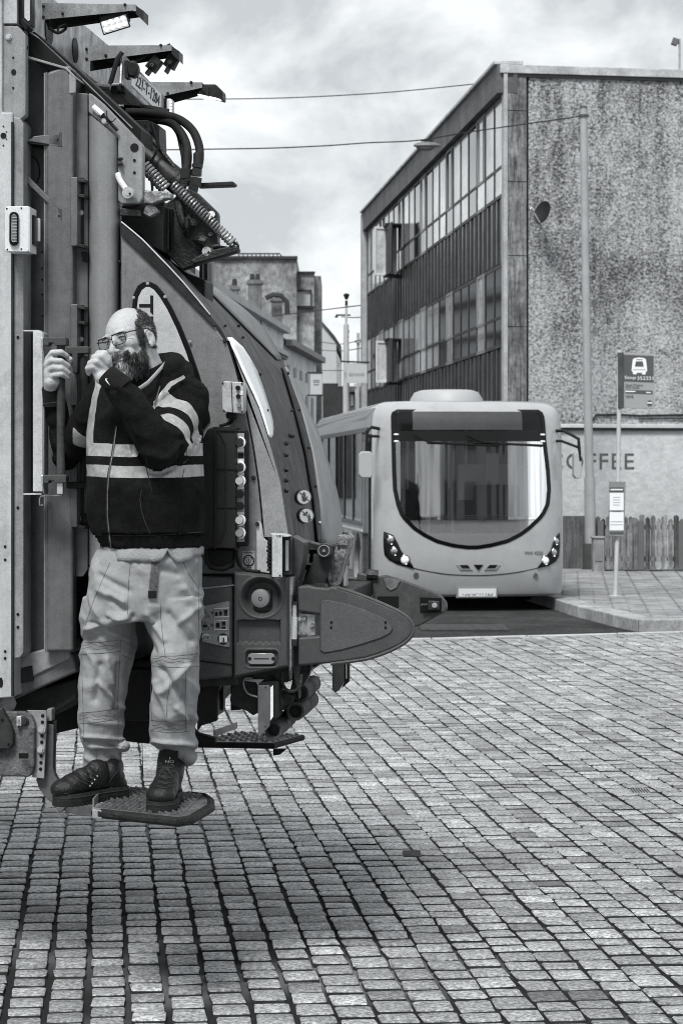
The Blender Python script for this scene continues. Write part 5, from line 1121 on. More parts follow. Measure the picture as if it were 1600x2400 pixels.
# ---- control boxes on the side
kb = TP('control_box', [(520, 900), (524, 893), (566, 895), (570, 902), (571, 960), (566, 969), (526, 966), (521, 960)], -.10, -.022, mat('m_ctrl', .40, .45, var=.15, vs=9, dirt=.35), .004)
TP('lid_seam', [(541, 895), (543, 895), (546, 966), (544, 966)], -.102, -.10, m_tkd, 0, kb)
for x, y in ((558, 909), (559, 929), (560, 949)):
    c = PV(x, y, -.10); b = MB(); b.cyl(c, c-VV*.012, .0085, .008, 16); b.build('push_button', m_blk if y < 940 else m_tkl, kb)
for x, y in ((522, 898), (567, 899), (525, 963), (567, 965)): bolt(x, y, -.10, 1.8, m_grease, kb, .004, 'screw')
TP('maker_label', [(561, 915), (569, 916), (569, 925), (561, 925)], -.102, -.10, m_white, 0, kb)
TP('cable_gland', [(528, 969), (550, 969), (550, 982), (530, 980)], -.08, -.03, m_blk, .003); tubeP('box_cable', [(547, 972, -.06), (545, 985, -.06), (533, 993, -.05), (515, 998, -.04)], .006, m_rub)
sb_ = TP('switch_box', [(486, 1005), (500, 1000), (552, 1001), (552, 1287), (488, 1284), (470, 1270), (470, 1040)], -.12, -.022, mat('m_switchbox', .012, .55, var=.25, vs=8, bump=.3, bs=200, dirt=.2), .006)
TP('lid_rib', [(510, 1010), (514, 1010), (530, 1045), (530, 1240), (514, 1275), (510, 1275), (527, 1240), (527, 1045)], -.125, -.12, m_rub, .001, sb_)
for y in (1097, 1187): TP('lid_rib', [(508, y), (550, y), (550, y+4), (508, y+4)], -.124, -.12, m_rub, .001, sb_)
TP('lid_lip', [(501, 1000), (507, 1000), (507, 1287), (501, 1287)], -.126, -.12, m_rub, .001, sb_); TP('lid_lip', [(500, 1000), (552, 1001), (552, 1010), (500, 1009)], -.126, -.12, m_rub, .001, sb_)
TP('switch_plate', [(552, 1008), (574, 1008), (577, 1012), (577, 1280), (552, 1280)], -.085, -.022, m_blk, .003)
TP('switch_face', [(554, 1015), (572, 1015), (573, 1270), (554, 1270)], -.088, -.085, mat('m_swface', .30, .4, var=.2, vs=9), 0)
for y, m_ in ((1037, m_tkd), (1066, None), (1095, m_tkd), (1127, m_tkll), (1158, m_blk), (1186, m_blk), (1219, m_tkll), (1249, m_tkl)):
    if m_ is None: TP('switch_label', [(557, 1061), (571, 1061), (571, 1073), (557, 1073)], -.090, -.088, m_blk, 0); continue
    c = PV(563, y, -.088); b = MB(); b.cyl(c, c-VV*.03, .0145, .0135, 18); k = b.build('push_button', m_, truck)
    if m_ is not m_blk:
        q = MB(); q.tube([c-VV*.012+UV*(.018*math.cos(a))+ZV*(.018*math.sin(a)) for a in [math.pi*(-.55+1.1*i/12) for i in range(13)]], .0035, 6); q.build('button_guard', m_white, k)
for y0, y1 in ((1050, 1058), (1076, 1086), (1108, 1113), (1140, 1146), (1200, 1206)): TP('switch_label', [(556, y0), (571, y0), (571, y1), (556, y1)], -.090, -.088, m_white, 0)
TP('cable_box', [(480, 1287), (545, 1287), (545, 1330), (520, 1340), (488, 1335)], -.07, .0, m_blk, .006)
tubeP('coiled_cable', [(484, 1290, -.08), (486, 1318, -.09), (505, 1332, -.09), (530, 1330, -.08), (545, 1315, -.06)], .008, m_rub)
tubeP('box_cable', [(552, 1290, -.05), (558, 1318, -.05), (575, 1335, -.06), (610, 1340, -.06)], .006, m_rub)
es = TP('emergency_stop_label', [(568, 1291), (597, 1291), (597, 1335), (568, 1335)], -.026, -.022, m_tkll, 0)
c = PV(582.5, 1314, -.027); b = MB(); b.tube([c+UV*(.019*math.cos(a))+ZV*(.019*math.sin(a)) for a in [2*math.pi*k/24 for k in range(24)]], .0022, 5, closed=True); b.tube([c+UV*x+ZV*z for x, z in ((-.015, .010), (.015, .010), (0, -.015))], .0018, 5, closed=True); b.tube([c+ZV*.006, c-ZV*.004], .0014, 5); b.build('stop_symbol', m_blk, es)
p = PV(570, 1297, -.027); q = PV(595, 1297, -.027); text('label_text', 'EMERGENCY', m_blk, p, q-p, ZV, es, .006, (q-p).length, .001)
p = PV(576, 1333, -.027); q = PV(589, 1333, -.027); text('label_text', 'STOP', m_blk, p, q-p, ZV, es, .006, (q-p).length, .001)
# light gusset next to the label
TP('mounting_gusset', [(600, 1225), (606, 1221), (612, 1228), (618, 1262), (626, 1268), (632, 1280), (632, 1345), (601, 1340)], -.04, -.022, m_tkll, .004); bolt(603, 1228, -.04, 4, m_grease)
# ---- white lamp bracket and reflector post
TP('lamp_bracket', [(637, 1252), (661, 1252), (661, 1353), (637, 1353)], -.16, -.150, m_tkll, .002)
TP('lamp_bracket', [(633, 1250), (661, 1252), (675, 1256), (675, 1259), (637, 1257)], -.15, -.05, m_tkll, .002)
hole(656, 1256, -.161, 2); hole(656, 1349, -.161, 2); hole(650, 1256, -.161, 1.5)
TP('lamp_stack', [(627, 1262), (636, 1262), (636, 1345), (629, 1338), (626, 1320), (627, 1302)], -.12, -.05, m_blk, .003)
for k in range(8): TP('lamp_connector', [(626-(k % 3), 1270+k*9), (634, 1270+k*9), (634, 1276+k*9), (626-(k % 3), 1276+k*9)], -.13, -.12, m_rub, .001)
tp = TP('tail_lamp', [(663, 1256), (681, 1257), (682, 1348), (664, 1348)], -.08, .0, m_tkd, .003)
TP('lens', [(668, 1266), (676, 1266), (676, 1338), (668, 1338)], -.086, -.08, mat('m_lampglass', .55, .2), .002, tp)
TP('lamp_shield', [(682, 1256), (686, 1257), (712, 1272), (712, 1300), (702, 1345), (690, 1372), (684, 1372)], .0, .14, mat('m_shield', .05, .45, var=.3, vs=5), .003)
# ---- lifting arm with disc
TP('lift_frame', [(690, 1260), (760, 1280), (760, 1290), (720, 1290), (716, 1320), (735, 1322), (735, 1326), (714, 1325), (700, 1380), (690, 1385)], .25, .35, m_grease, .004)
TP('hopper_throat', [(676, 1290), (735, 1290), (738, 1400), (720, 1580), (672, 1600)], .4, 1.2, m_blk, .01)
TP('lift_cross_plate', [(712, 1281), (752, 1281), (752, 1298), (712, 1299)], .3, .4, m_grease, .003); TP('lift_cross_plate', [(706, 1318), (740, 1321), (735, 1330), (700, 1342)], .3, .4, m_grease, .003)
TP('lift_arm', [(747, 1290), (752, 1275), (766, 1272), (778, 1280), (780, 1296), (772, 1330), (755, 1385), (705, 1375), (740, 1300)], .12, .20, m_tkd, .006)
c = PV(762, 1290, .12); b = MB(); b.cyl(c, c-VV*.04, .028, .027, 24); d_ = b.build('pivot_disc', m_tkd, truck, bevel=.003); b = MB(); b.tube([c-VV*.041+UV*(.02*math.cos(a))+ZV*(.02*math.sin(a)) for a in [2*math.pi*k/24 for k in range(24)]], .0022, 5, closed=True); b.cyl(c-VV*.04, c-VV*.046, .005); b.build('disc_ring', m_tkl, d_)
TP('lift_pad', [(790, 1256), (800, 1253), (818, 1260), (816, 1282), (798, 1340), (786, 1376), (768, 1372), (764, 1350), (776, 1300), (788, 1280)], .16, .34, m_worn, .008)
TP('lift_pad_cap', [(790, 1254), (806, 1252), (818, 1262), (814, 1280), (788, 1280)], .15, .35, m_worn, .006); TP('lift_pad_bolt', [(801, 1247), (812, 1248), (814, 1257), (803, 1256)], .2, .26, m_grease, .003)
TP('far_lamp_post', [(804, 1328), (812, 1328), (812, 1374), (804, 1374)], .9, .96, m_tkl, .002); TP('far_lamp_shadow', [(796, 1290), (812, 1290), (812, 1325), (800, 1378), (796, 1378)], 1.0, 1.1, m_blk, .002)  # the black slab is a painted shadow next to the post
# ---- plastic bumper housing
TP('housing_back', [(425, 1345), (475, 1350), (545, 1352), (545, 1588), (470, 1595), (425, 1592)], -.05, .0, m_plast, .01)
TP('housing_edge_line', [(468, 1378), (548, 1370), (548, 1373), (468, 1382)], -.053, -.05, m_tkl, 0)
TP('housing_edge_line', [(470, 1548), (547, 1557), (547, 1560), (470, 1552)], -.053, -.05, m_blk, 0)
def housing():
    # grid surface with moulded recesses
    x0, x1, y0, y1 = 547, 676, 1340, 1590; nx, ny = 86, 150; vs = []; 
    def sm(a, b, x): t = min(1, max(0, (x-a)/(b-a))); return t*t*(3-2*t)
    for j in range(ny+1):
        for i in range(nx+1):
            px = x0+(x1-x0)*i/nx; t = i/nx; ya = y0+(12*sm(.0, 1, t) if True else 0); yb = y1-26*t
            py = ya+(yb-ya)*j/ny
            d = math.hypot((px-612)/47, (py-1400)/45); rec = .045*(1-sm(.72, 1.05, d))
            rx, ry = abs(px-606)-49, abs(py-1481)-26; rec2 = .022*(1-sm(-1, 2.5, max(rx, ry)))
            sx, sy = max(0, abs(px-613)-28), max(0, abs(py-1544)-9); rec3 = .012*(1-sm(6, 11, math.hypot(sx, sy)))
            e = min(px-x0, x1-px, py-ya, yb-py); rnd = .014*(1-sm(0, 6, e))
            lip = -.0035*math.exp(-((d-1.08)/.07)**2)-.002*math.exp(-((math.hypot(sx, sy)-13)/2)**2)
            v = -.085+max(rec, rec2, rec3)+rnd+lip
            u, _, z = uvz(PV(px, py, -.085)); vs.append(T(u, v, z))
    fs = [(j*(nx+1)+i, j*(nx+1)+i+1, (j+1)*(nx+1)+i+1, (j+1)*(nx+1)+i) for j in range(ny) for i in range(nx)]
    # rim back to the housing
    bd = [i for i in range(nx+1)]+[j*(nx+1)+nx for j in range(1, ny+1)]+[ny*(nx+1)+i for i in range(nx-1, -1, -1)]+[j*(nx+1) for j in range(ny-1, 0, -1)]
    n0 = len(vs)
    for k in bd: vs.append(vs[k]+VV*.10)
    for k in range(len(bd)): l = (k+1) % len(bd); fs.append((bd[k], bd[l], n0+l, n0+k))
    b = MB(); b.add(vs, fs); h = b.build('bumper_housing', m_plast, truck, ang=60)
    c = PV(613, 1402, -.045); b = MB(); b.box(c+UV*.008, (.058, .02, .060), Matrix((UV, VV, ZV)).transposed()); b.build('lamp_base', m_tkd, h, bevel=.006)
    b = MB(); rings = [[c+UV*(r_*math.cos(a)-.001)+ZV*(r_*math.sin(a))-VV*o for a in [2*math.pi*k/28 for k in range(28)]] for r_, o in ((.034, .0), (.0345, .022), (.032, .030), (.022, .034), (.006, .035))]; b.loft(rings); l = b.build('round_lamp', mat('m_roundlamp', .16, .35, coat=.2), h)
    b = MB(); b.tube([c-VV*.0365+UV*(.0058*math.cos(a))+ZV*(.0058*math.sin(a)) for a in [2*math.pi*k/16 for k in range(16)]], .001, 4, closed=True); b.build('lamp_mark', m_tkd, l)
    b = MB(); P = [PV(613+px, 1544+py, -.078) for px, py in ((-30, -10), (-24, -13), (24, -13), (30, -10), (32, 0), (30, 10), (24, 13), (-24, 13), (-30, 10), (-32, 0))]; b.prism(P, -VV*.012); s = b.build('side_marker_lamp', mat('m_marker', .19, .3, coat=.5), h, bevel=.003)
    for x in (585, 640): hole(x, 1544, -.0905, 4, 4, s, 'screw')
    TP('marker_line', [(595, 1543), (630, 1543), (630, 1545), (595, 1545)], -.0915, -.09, m_tkd, 0, s)
housing()
# decal plate
dp = TP('instruction_plate', [(473, 1422), (534, 1409), (538, 1413), (538, 1515), (533, 1517), (474, 1504)], -.056, -.05, mat('m_decal', .21, .4, var=.2, vs=7), 0)
D = lambda x, y: (460+x/6.03, 1360+y/6.03)
def outl(pts, r, m, v=-.0575): b = MB(); b.tube([PV(*D(*p), v) for p in pts], r, 4, closed=True); b.build('pictogram', m, dp)
outl([(250, 400), (458, 395), (458, 520), (252, 522)], .0016, m_white); outl([(258, 578), (435, 575), (435, 697), (258, 697)], .0016, m_white)
outl([(85, 520), (118, 415), (185, 520)], .0010, m_blk); outl([(85, 695), (118, 585), (185, 693)], .0010, m_blk)
for (x0, x1, y0, y1) in ((265, 302, 455, 505), (325, 362, 440, 500), (388, 438, 420, 475), (392, 438, 482, 500), (278, 330, 605, 670), (360, 410, 585, 632), (358, 410, 642, 650), (358, 410, 662, 685), (105, 128, 450, 500), (92, 150, 630, 668)): TP('pictogram', [D(x0, y0), D(x1, y0), D(x1, y1), D(x0, y1)], -.0572, -.056, m_blk, 0, dp)
for s_, x, y in (('A', 205, 480), ('B', 208, 655)): p = PV(*D(x, y), -.0565); text('plate_letter', s_, m_blk, p, UV, ZV, dp, .0105, None, .001)
c = PV(*D(140, 800), -.057); b = MB(); b.loft([[c-VV*o+UV*(.016*math.cos(a))+ZV*(.0115*math.sin(a)) for a in [2*math.pi*k/24 for k in range(24)]] for o in (-.001, .0008)]); ce = b.build('mark_oval', m_tkll, dp); p = PV(*D(92, 832), -.059); text('plate_letter', 'CE', m_blk, p, UV, ZV, dp, .010, .024, .001)
c = PV(*D(380, 832), -.057); b = MB(); b.loft([[c-VV*o+UV*(.0205*math.cos(a))+ZV*(.0205*math.sin(a)) for a in [2*math.pi*k/24 for k in range(24)]] for o in (-.001, .0005)]); b.build('mark_round', m_tkd, dp); TP('mark_square', [D(322, 785), D(438, 785), D(438, 880), D(322, 880)], -.0590, -.0576, m_white, 0, dp); TP('pictogram', [D(362, 815), D(395, 815), D(395, 870), D(405, 870), D(405, 876), D(358, 876), D(358, 870), D(375, 870), D(375, 822), D(362, 822)], -.0600, -.0590, m_tkd, 0, dp)
# ---- hinge between housing and wing
TP('hinge_strip', [(677, 1352), (686, 1352), (686, 1388), (683, 1400), (683, 1560), (679, 1574), (677, 1574)], -.06, .0, m_gal, .002)
tubeP('gas_strut', [(690, 1446, -.05), (689, 1498, -.05)], .0125, m_galb, n=14, sm=0); tubeP('gas_strut', [(690, 1416, -.05), (690, 1446, -.05)], .009, m_zinc, n=10, sm=0); tubeP('strut_end', [(689, 1498, -.05), (689, 1513, -.05)], .014, m_grease, n=8, sm=0); tubeP('strut_end', [(690, 1410, -.05), (690, 1418, -.05)], .014, m_grease, n=8, sm=0)
TP('hinge_plate', [(698, 1436), (738, 1440), (738, 1490), (698, 1494)], -.03, -.01, m_gal, .003)
for x, y in ((714, 1450), (731, 1467), (714, 1483), (702, 1452), (702, 1483)): bolt(x, y, -.03, 5, m_worn)
TP('hinge_back', [(684, 1360), (700, 1360), (700, 1580), (700, 1640), (684, 1570)], .0, .08, m_grease, .003)
# ---- wings
wing = [(696, 1374), (722, 1372), (740, 1376), (768, 1378), (776, 1374), (790, 1377), (830, 1389), (880, 1408), (925, 1428), (950, 1443), (962, 1456), (968, 1470), (967, 1482), (958, 1497), (938, 1512), (905, 1528), (860, 1543), (815, 1550), (775, 1555), (740, 1558), (698, 1562), (698, 1494), (740, 1491), (752, 1490), (752, 1442), (740, 1440), (698, 1434)]
def wingpart(dv, m, name):
    # body plate plus raised rim
    o = TP(name, wing, -.055+dv, .0+dv, m, .010)
    return o
wg_ = wingpart(0, m_plast, 'side_wing')
ins_ = [(757, 1409), (763, 1408), (800, 1415), (850, 1430), (900, 1452), (915, 1464), (918, 1474), (912, 1483), (890, 1494), (850, 1507), (800, 1521), (760, 1528), (752, 1524), (752, 1443), (752, 1414)]
def wing_detail():
    b = MB(); P = [PV(x, y, -.056) for x, y in ins_]; b.tube([p-VV*.0 for p in P], .0042, 8, closed=True); b.build('wing_moulding', m_plast, wg_)
    TP('wing_inset', ins_, -.060, -.055, mat('m_plastic2', .075, .5, var=.12, vs=6, bump=.25, bs=330), .003, wg_)
    for x, y in ((776, 1459), (776, 1471), (903, 1459), (903, 1471)): hole(x, y, -.0605, 3.2, 3.2, wg_)
    tubeP('wing_rim', [(p[0], p[1]+1, -.048) for p in wing[5:19]], .007, m_plast, wg_, 8, 3)
wing_detail()
for x0, x1, y in ((706, 722, 1371), (728, 765, 1368)): 
    c = PV((x0+x1)/2, y+6, -.02); b = MB(); b.loft([[c+UV*((x1-x0)/2*.00155*math.cos(a))+ZV*(.010*math.sin(a))+VV*o for a in [2*math.pi*k/16 for k in range(16)]] for o in (-.02, .04)]); b.build('wing_knob', m_grease, truck)
# far wing seen from the inside
vf = 1.62
fw = [(836, 1342), (884, 1352), (892, 1350), (902, 1348), (930, 1356), (965, 1368), (1010, 1385), (1035, 1398), (1045, 1412), (1048, 1424), (1044, 1434), (1020, 1447), (985, 1466), (955, 1475), (880, 1470), (836, 1440)]
f2 = TP('side_wing', fw, vf, vf+.05, mat('m_wingin', .055, .6, var=.3, vs=8, dirt=.3), .008)
TP('wing_recess', [(884, 1398), (934, 1398), (934, 1424), (915, 1420), (884, 1404)], vf-.003, vf, m_blk, 0, f2); TP('wing_recess', [(984, 1400), (1034, 1402), (1034, 1436), (984, 1436)], vf-.003, vf, m_blk, 0, f2)
tubeP('wing_latch', [(986, 1419, vf-.03), (1002, 1418, vf-.03)], .008, m_tkd, f2, sm=0); TP('wing_latch', [(1002, 1408), (1028, 1410), (1028, 1430), (1002, 1430)], vf-.05, vf-.003, m_grease, .004, f2); bolt(1018, 1419, vf-.05, 5, m_zinc, f2)
TP('wing_plate', [(836, 1382), (872, 1384), (872, 1400), (836, 1394)], vf-.02, vf-.004, m_gal, .002, f2); bolt(838, 1387, vf-.02, 3, m_blk, f2); bolt(868, 1388, vf-.02, 3, m_blk, f2)
b = MB(); P = [PV(x, y, vf-.005) for x, y in ((897, 1352), (938, 1360), (928, 1378), (915, 1384), (905, 1376))]; b.prism(P, VV*.003); b.build('wing_scuff', mat('m_scuff', .12, .7, var=.4, vs=12), f2, smooth=False)
TP('wing_mount', [(770, 1352), (840, 1356), (840, 1446), (770, 1440)], vf-.02, vf+.10, m_grease, .006); TP('wing_crossbar', [(700, 1398), (790, 1398), (790, 1440), (700, 1440)], .3, vf+.08, m_blk, .008)
tubeP('wing_knob', [(860, 1346, vf), (885, 1348, vf)], .022, m_grease, f2, sm=0)
# ---- underside and bin lift
TP('chassis_rail', [(-2900, 1640), (-2900, 1560), (170, 1560), (480, 1560), (540, 1585), (480, 1600), (490, 1640), (430, 1700), (350, 1745), (290, 1738), (190, 1706), (130, 1720), (50, 1700), (-2900, 1730)], .55, 1.45, m_blk, .01)
TP('chassis_cross', [(0, 1640), (180, 1590), (180, 1640), (120, 1680), (20, 1700), (0, 1690)], .1, .5, mat('m_under', .02, .7, var=.4, vs=5), .01)
TP('tank', [(182, 1560), (480, 1570), (520, 1590), (500, 1640), (495, 1690), (470, 1690), (300, 1690), (182, 1640)], .3, .6, m_blk, .01)
TP('mud_flap', [(462, 1590), (515, 1590), (508, 1640), (508, 1690), (470, 1702), (462, 1715)], .05, .08, m_rub, .003)
TP('under_bracket', [(545, 1600), (560, 1590), (600, 1600), (618, 1590), (618, 1665), (592, 1678), (580, 1668), (560, 1660), (540, 1650), (538, 1640)], .05, .15, m_tkd, .006)
TP('under_plate', [(575, 1592), (620, 1592), (612, 1600), (605, 1612), (600, 1600), (575, 1597)], -.02, .04, m_gal, .002)
tubeP('loop_cable', [(592, 1590, -.02), (575, 1590, -.02), (571, 1605, -.02), (580, 1625, -.02), (603, 1634, -.02)], .0035, m_tkl)
for x in (514, 540): TP('drop_tube', [(x, 1600), (x+(9 if x < 520 else 26), 1600), (x+(9 if x < 520 else 26), 1664), (x, 1666)], .4, .45, m_blk, .004)
rl = TP('reflector_plate', [(604, 1607), (632, 1607), (632, 1702), (606, 1730), (604, 1726)], -.06, -.05, m_tk, .002); TP('reflector_box', [(604, 1607), (608, 1600), (640, 1596), (648, 1600), (648, 1680), (632, 1700)], -.05, .0, m_tkd, .003); TP('reflector_lens', [(633, 1612), (640, 1606), (640, 1680), (633, 1690)], -.054, -.05, m_white, 0)
hole(622, 1611, -.061, 1.6); hole(622, 1703, -.061, 1.6); TP('reflector_rubber', [(644, 1596), (652, 1600), (652, 1680), (645, 1688)], -.06, .05, m_rub, .002)
TP('pivot_plate', [(625, 1580), (645, 1580), (660, 1605), (660, 1622), (650, 1640), (640, 1620)], .0, .04, m_tkd, .005)
def rubroll(x0, y0, x1, y1, v0, v1, rpx, nm='rubber_roller'):
    a = PV(x0, y0, v0); c = PV(x1, y1, v1); r = rpx*a.y/F; ax = (c-a).normalized(); e2 = ZV; e1 = ax.cross(e2).normalized(); b = MB(); n = 20
    ro = lambda p, s: [p+e1*(r*.95*s*math.cos(t))+e2*(r*s*math.sin(t)) for t in [2*math.pi*k/n for k in range(n)]]
    b.loft([ro(a+ax*.05, .72), ro(a, .72), ro(a, 1), ro(a+(c-a)*.5, 1.02), ro(c, .95), ro(c, .5)], True); b.build(nm, mat('m_roller', .045, .6, var=.5, vs=10, streak=.5, dirt=.5), truck, ang=40)
rubroll(704, 1625, 734, 1602, .10, .45, 21); rubroll(692, 1668, 728, 1640, .06, .42, 22); rubroll(640, 1645, 680, 1638, .0, .3, 24); rubroll(640, 1712, 676, 1682, -.03, .28, 22)
TP('roller_web', [(655, 1622), (690, 1628), (684, 1650), (655, 1662)], .05, .2, mat('m_roller', .045), .008)
TP('lift_hanger', [(684, 1560), (732, 1560), (722, 1590), (712, 1606), (690, 1625), (676, 1628), (684, 1600)], .06, .1, m_grease, .006)
tubeP('chain_loop', [(662, 1575, .0), (661, 1600, .0), (672, 1618, -.01), (688, 1620, -.01), (702, 1608, -.01), (706, 1580, .0)], .0065, m_grease); tubeP('chain_loop', [(726, 1560, .05), (722, 1580, .05)], .004, m_blk); tubeP('lift_cable', [(700, 1560, .1), (735, 1560, .1), (745, 1552, .1)], .006, m_rub)
TP('far_reflector', [(778, 1556), (784, 1552), (805, 1548), (805, 1600), (794, 1618), (786, 1624), (778, 1618)], .30, .33, mat('m_farrefl', .045, .6, var=.3), .003); TP('far_reflector_edge', [(806, 1548), (818, 1548), (818, 1598), (800, 1614), (806, 1600)], .33, .36, m_blk, .002); TP('far_reflector_trim', [(810, 1550), (812.5, 1550), (812.5, 1590), (810, 1592)], .322, .33, m_tkl, 0)
# ---- far step
def step(name, corners, thick, v_lip, bend=None, m_rim=None, label=None):
    pass
zfs = None
def gz(px, py, z): Y = F*(CH-z)/(py-HZ); return Vector(((px-800)*Y/F, Y, z))
def make_step(z, top, rimr, studs, label):
    P = [gz(x, y, z) for x, y in top]; c = sum(P, Vector())/len(P); b = MB(); b.prism([p-ZV*.012 for p in P], ZV*.012); sb2 = b
    b = sb2
    for i in range(studs[0]):
        for j in range(studs[1]):
            a = (i+.7)/(studs[0]+.4); d = (j+.6+(i % 2)*.3)/(studs[1]+.5); q = (P[0].lerp(P[1], a)).lerp(P[-1].lerp(P[-2], a) if len(P) == 4 else P[3].lerp(P[2], a), d)
            if (q-c).length > 1: continue
            b.box(q+ZV*.003, (.017, .008, .009), Matrix.Rotation(R(30), 3, 'Z') @ Matrix.Rotation(R(25), 3, 'Y')); b.cyl(q+ZV*.0005, q+ZV*.001, .009, n=8)
    s = b.build('foot_step', mat('m_stepplate', .17, .5, metal=.5, var=.4, vs=12, dirt=.5), truck, label=label)
    b = MB(); b.tube([p-ZV*.014 for p in P], rimr, 10, closed=True); b.build('rubber_edge', m_rub, s); return s
zn = .655
s1 = make_step(zn, [(222, 1896), (418, 1917), (478, 1862), (310, 1845)], .014, (16, 9), 'near foot step with worn rubber edge')
# octagonal nose of the near step
b = MB(); P = [gz(x, y, zn) for x, y in ((418, 1917), (444, 1912), (494, 1884), (492, 1870), (478, 1862))]; b.prism([p-ZV*.011 for p in P], ZV*.0105); b.build('step_nose', mat('m_stepplate', .17), s1)
P = [gz(x, y, zn) for x, y in ((236, 1899), (300, 1906), (418, 1919), (446, 1914), (493, 1886), (492, 1872), (478, 1862), (440, 1858))]; b = MB(); b.tube([p-ZV*.012 for p in P], .0165, 10); b.build('worn_rubber', mat('m_wornrub', .012, .6, var=.5, vs=14, bump=1.2, bs=70), s1)
b = MB(); b.prism([gz(x, y, zn)+ZV*-.03 for x, y in ((216, 1898), (238, 1901), (238, 1896), (216, 1893))], ZV*.032); b.build('step_end_cap', m_zinc, s1, bevel=.003)
b = MB(); q0, q1 = gz(217, 1893, zn), gz(241, 1864, zn); b.prism([q0, q1, q1+ZV*.025, q0+ZV*.03], UV*.004); b.build('step_flange', m_tkl, s1, bevel=.001)
zf = .60
s2 = make_step(zf, [(455, 1738), (640, 1741), (708, 1722), (560, 1716)], .014, (14, 6), 'far foot step folded out behind the lifting gear')
b = MB(); q0, q1 = gz(500, 1727, zf), gz(553, 1708, zf); b.prism([q0, q1, q1+ZV*.03, q0+ZV*.03], UV*.006); b.build('step_flange', m_tk, s2, bevel=.001)
b = MB(); q = gz(640, 1745, zf); b.prism([q-ZV*.02, q+UV*.06-ZV*.02, q+UV*.03-ZV*.045, q-ZV*.05], VV*.01); b.build('step_stop', m_blk, s2)
TP('far_step_arm', [(440, 1700), (462, 1720), (505, 1732), (505, 1742), (452, 1742), (430, 1725)], 1.0, 1.06, m_blk, .004)
# ---- near step support
TP('support_bracket', [(-60, 1668), (20, 1668), (55, 1668), (72, 1676), (81, 1694), (81, 1790), (76, 1815), (66, 1822), (0, 1819), (-60, 1815)], -.10, -.07, mat('m_rustplate', .10, .6, var=.5, vs=11, dirt=.75, bump=.5, bs=90), .006)
TP('support_link', [(-60, 1655), (5, 1660), (25, 1700), (31, 1715), (31, 1745), (22, 1757), (-60, 1757)], -.13, -.10, m_tkd, .006); hole(20, 1745, -.131, 3); hole(5, 1688, -.131, 4); TP('bracket_slot', [(44, 1766), (66, 1766), (66, 1777), (44, 1777)], -.102, -.10, m_blk, 0)
TP('grease_block', [(38, 1680), (50, 1678), (50, 1702), (39, 1703)], -.115, -.10, m_galb, .002); bolt(58, 1692, -.10, 8, m_grease); bolt(43, 1687, -.115, 3, m_zinc); bolt(43, 1698, -.115, 3, m_zinc)
tubeP('support_boss', [(0, 1640, .05), (20, 1650, -.06)], .03, m_tkl, sm=0)
pl_ = TP('perforated_angle', [(62, 1665), (109, 1666), (109, 1690), (103, 1826), (74, 1822), (81, 1790), (81, 1694), (74, 1678)], -.075, -.065, m_tkl, .002); TP('perforated_angle', [(110, 1662), (121, 1662), (121, 1690), (110, 1690)], -.05, -.0, m_tkl, .002)
for x, y in ((100, 1678), (99.5, 1693), (98.5, 1725), (98, 1740), (96.5, 1772), (96, 1788), (95, 1803)): hole(x, y, -.0755, 4, 4, pl_)
for x, y in ((98.5, 1710), (96.5, 1757)): bolt(x, y, -.075, 7, m_zinc, pl_, .02)
def carm():
    outer = [(109, 1696), (104, 1780), (84, 1828), (92, 1850), (108, 1872), (130, 1890), (160, 1905), (190, 1913), (218, 1915)]
    inner = [(126, 1700), (124, 1800), (128, 1818), (138, 1835), (152, 1852), (170, 1868), (190, 1880), (205, 1886), (218, 1889)]
    o = TP('step_arm', outer+inner[::-1], -.045, -.03, mat('m_steparm', .08, .5, var=.3, vs=9, dirt=.4), .003)
    tubeP('step_arm_flange', [(x+1, y, -.025) for x, y in [(127, 1694)]+inner], .010, m_tkd, o, 6, 4)
    TP('step_arm_toe', [(132, 1893), (136, 1904), (144, 1904), (152, 1895), (150, 1888)], -.06, -.03, m_tk, .003, o)
carm()
# ---- hand rails, white post and clamps
TP('handrail_post', [(77, 775), (96, 775), (100, 781), (100, 1152), (77, 1152)], -.16, -.155, m_tkll, .002); TP('handrail_post', [(98, 777), (104, 781), (104, 1158), (98, 1152)], -.155, -.09, m_tkl, .002)
TP('handrail_post_return', [(55, 773), (92, 773), (92, 776), (55, 776)], -.155, -.05, m_tkll, 0); TP('handrail_post_return', [(55, 1156), (96, 1156), (98, 1159), (55, 1160)], -.155, -.05, m_tkll, 0)
for y in range(800, 1140, 13): hole(99.5, y, -.157, 1.2, 2.2)
def clampset(y, flipx=0):
    TP('rail_clamp', [(95, y-7), (101, y-7), (101, y+16), (95, y+16)], -.19, -.15, m_zinc, .002)
    TP('rail_clamp', [(101, y-8), (152, y-9), (155, y-5), (155, y+11), (128, y+12), (126, y+6), (115, y+5), (113, y+12), (101, y+12)], -.20, -.15, m_plast, .004)
clampset(798); clampset(1121); TP('rail_clamp', [(155, 812), (205, 811), (207, 815), (207, 828), (182, 829), (180, 875), (170, 875), (168, 830), (155, 828)], -.08, -.03, m_plast, .004); TP('rail_clamp', [(155, 1130), (205, 1130), (205, 1145), (155, 1145)], -.08, -.03, m_blk, .004)
for y in (805, 1116, 1124): tubeP('rail_ferrule', [(143, y, -.175), (143, y+3, -.175)], .0205, m_zinc, sm=0, n=14)
tubeP('grab_rail', [(143, 806, -.175), (143, 1125, -.175)], .0155, mat('m_rail', .05, .4, var=.5, vs=9, dirt=.3), n=14, sm=0); tubeP('grab_rail', [(196, 835, -.055), (196, 1140, -.055)], .0145, m_tkd, n=14, sm=0)
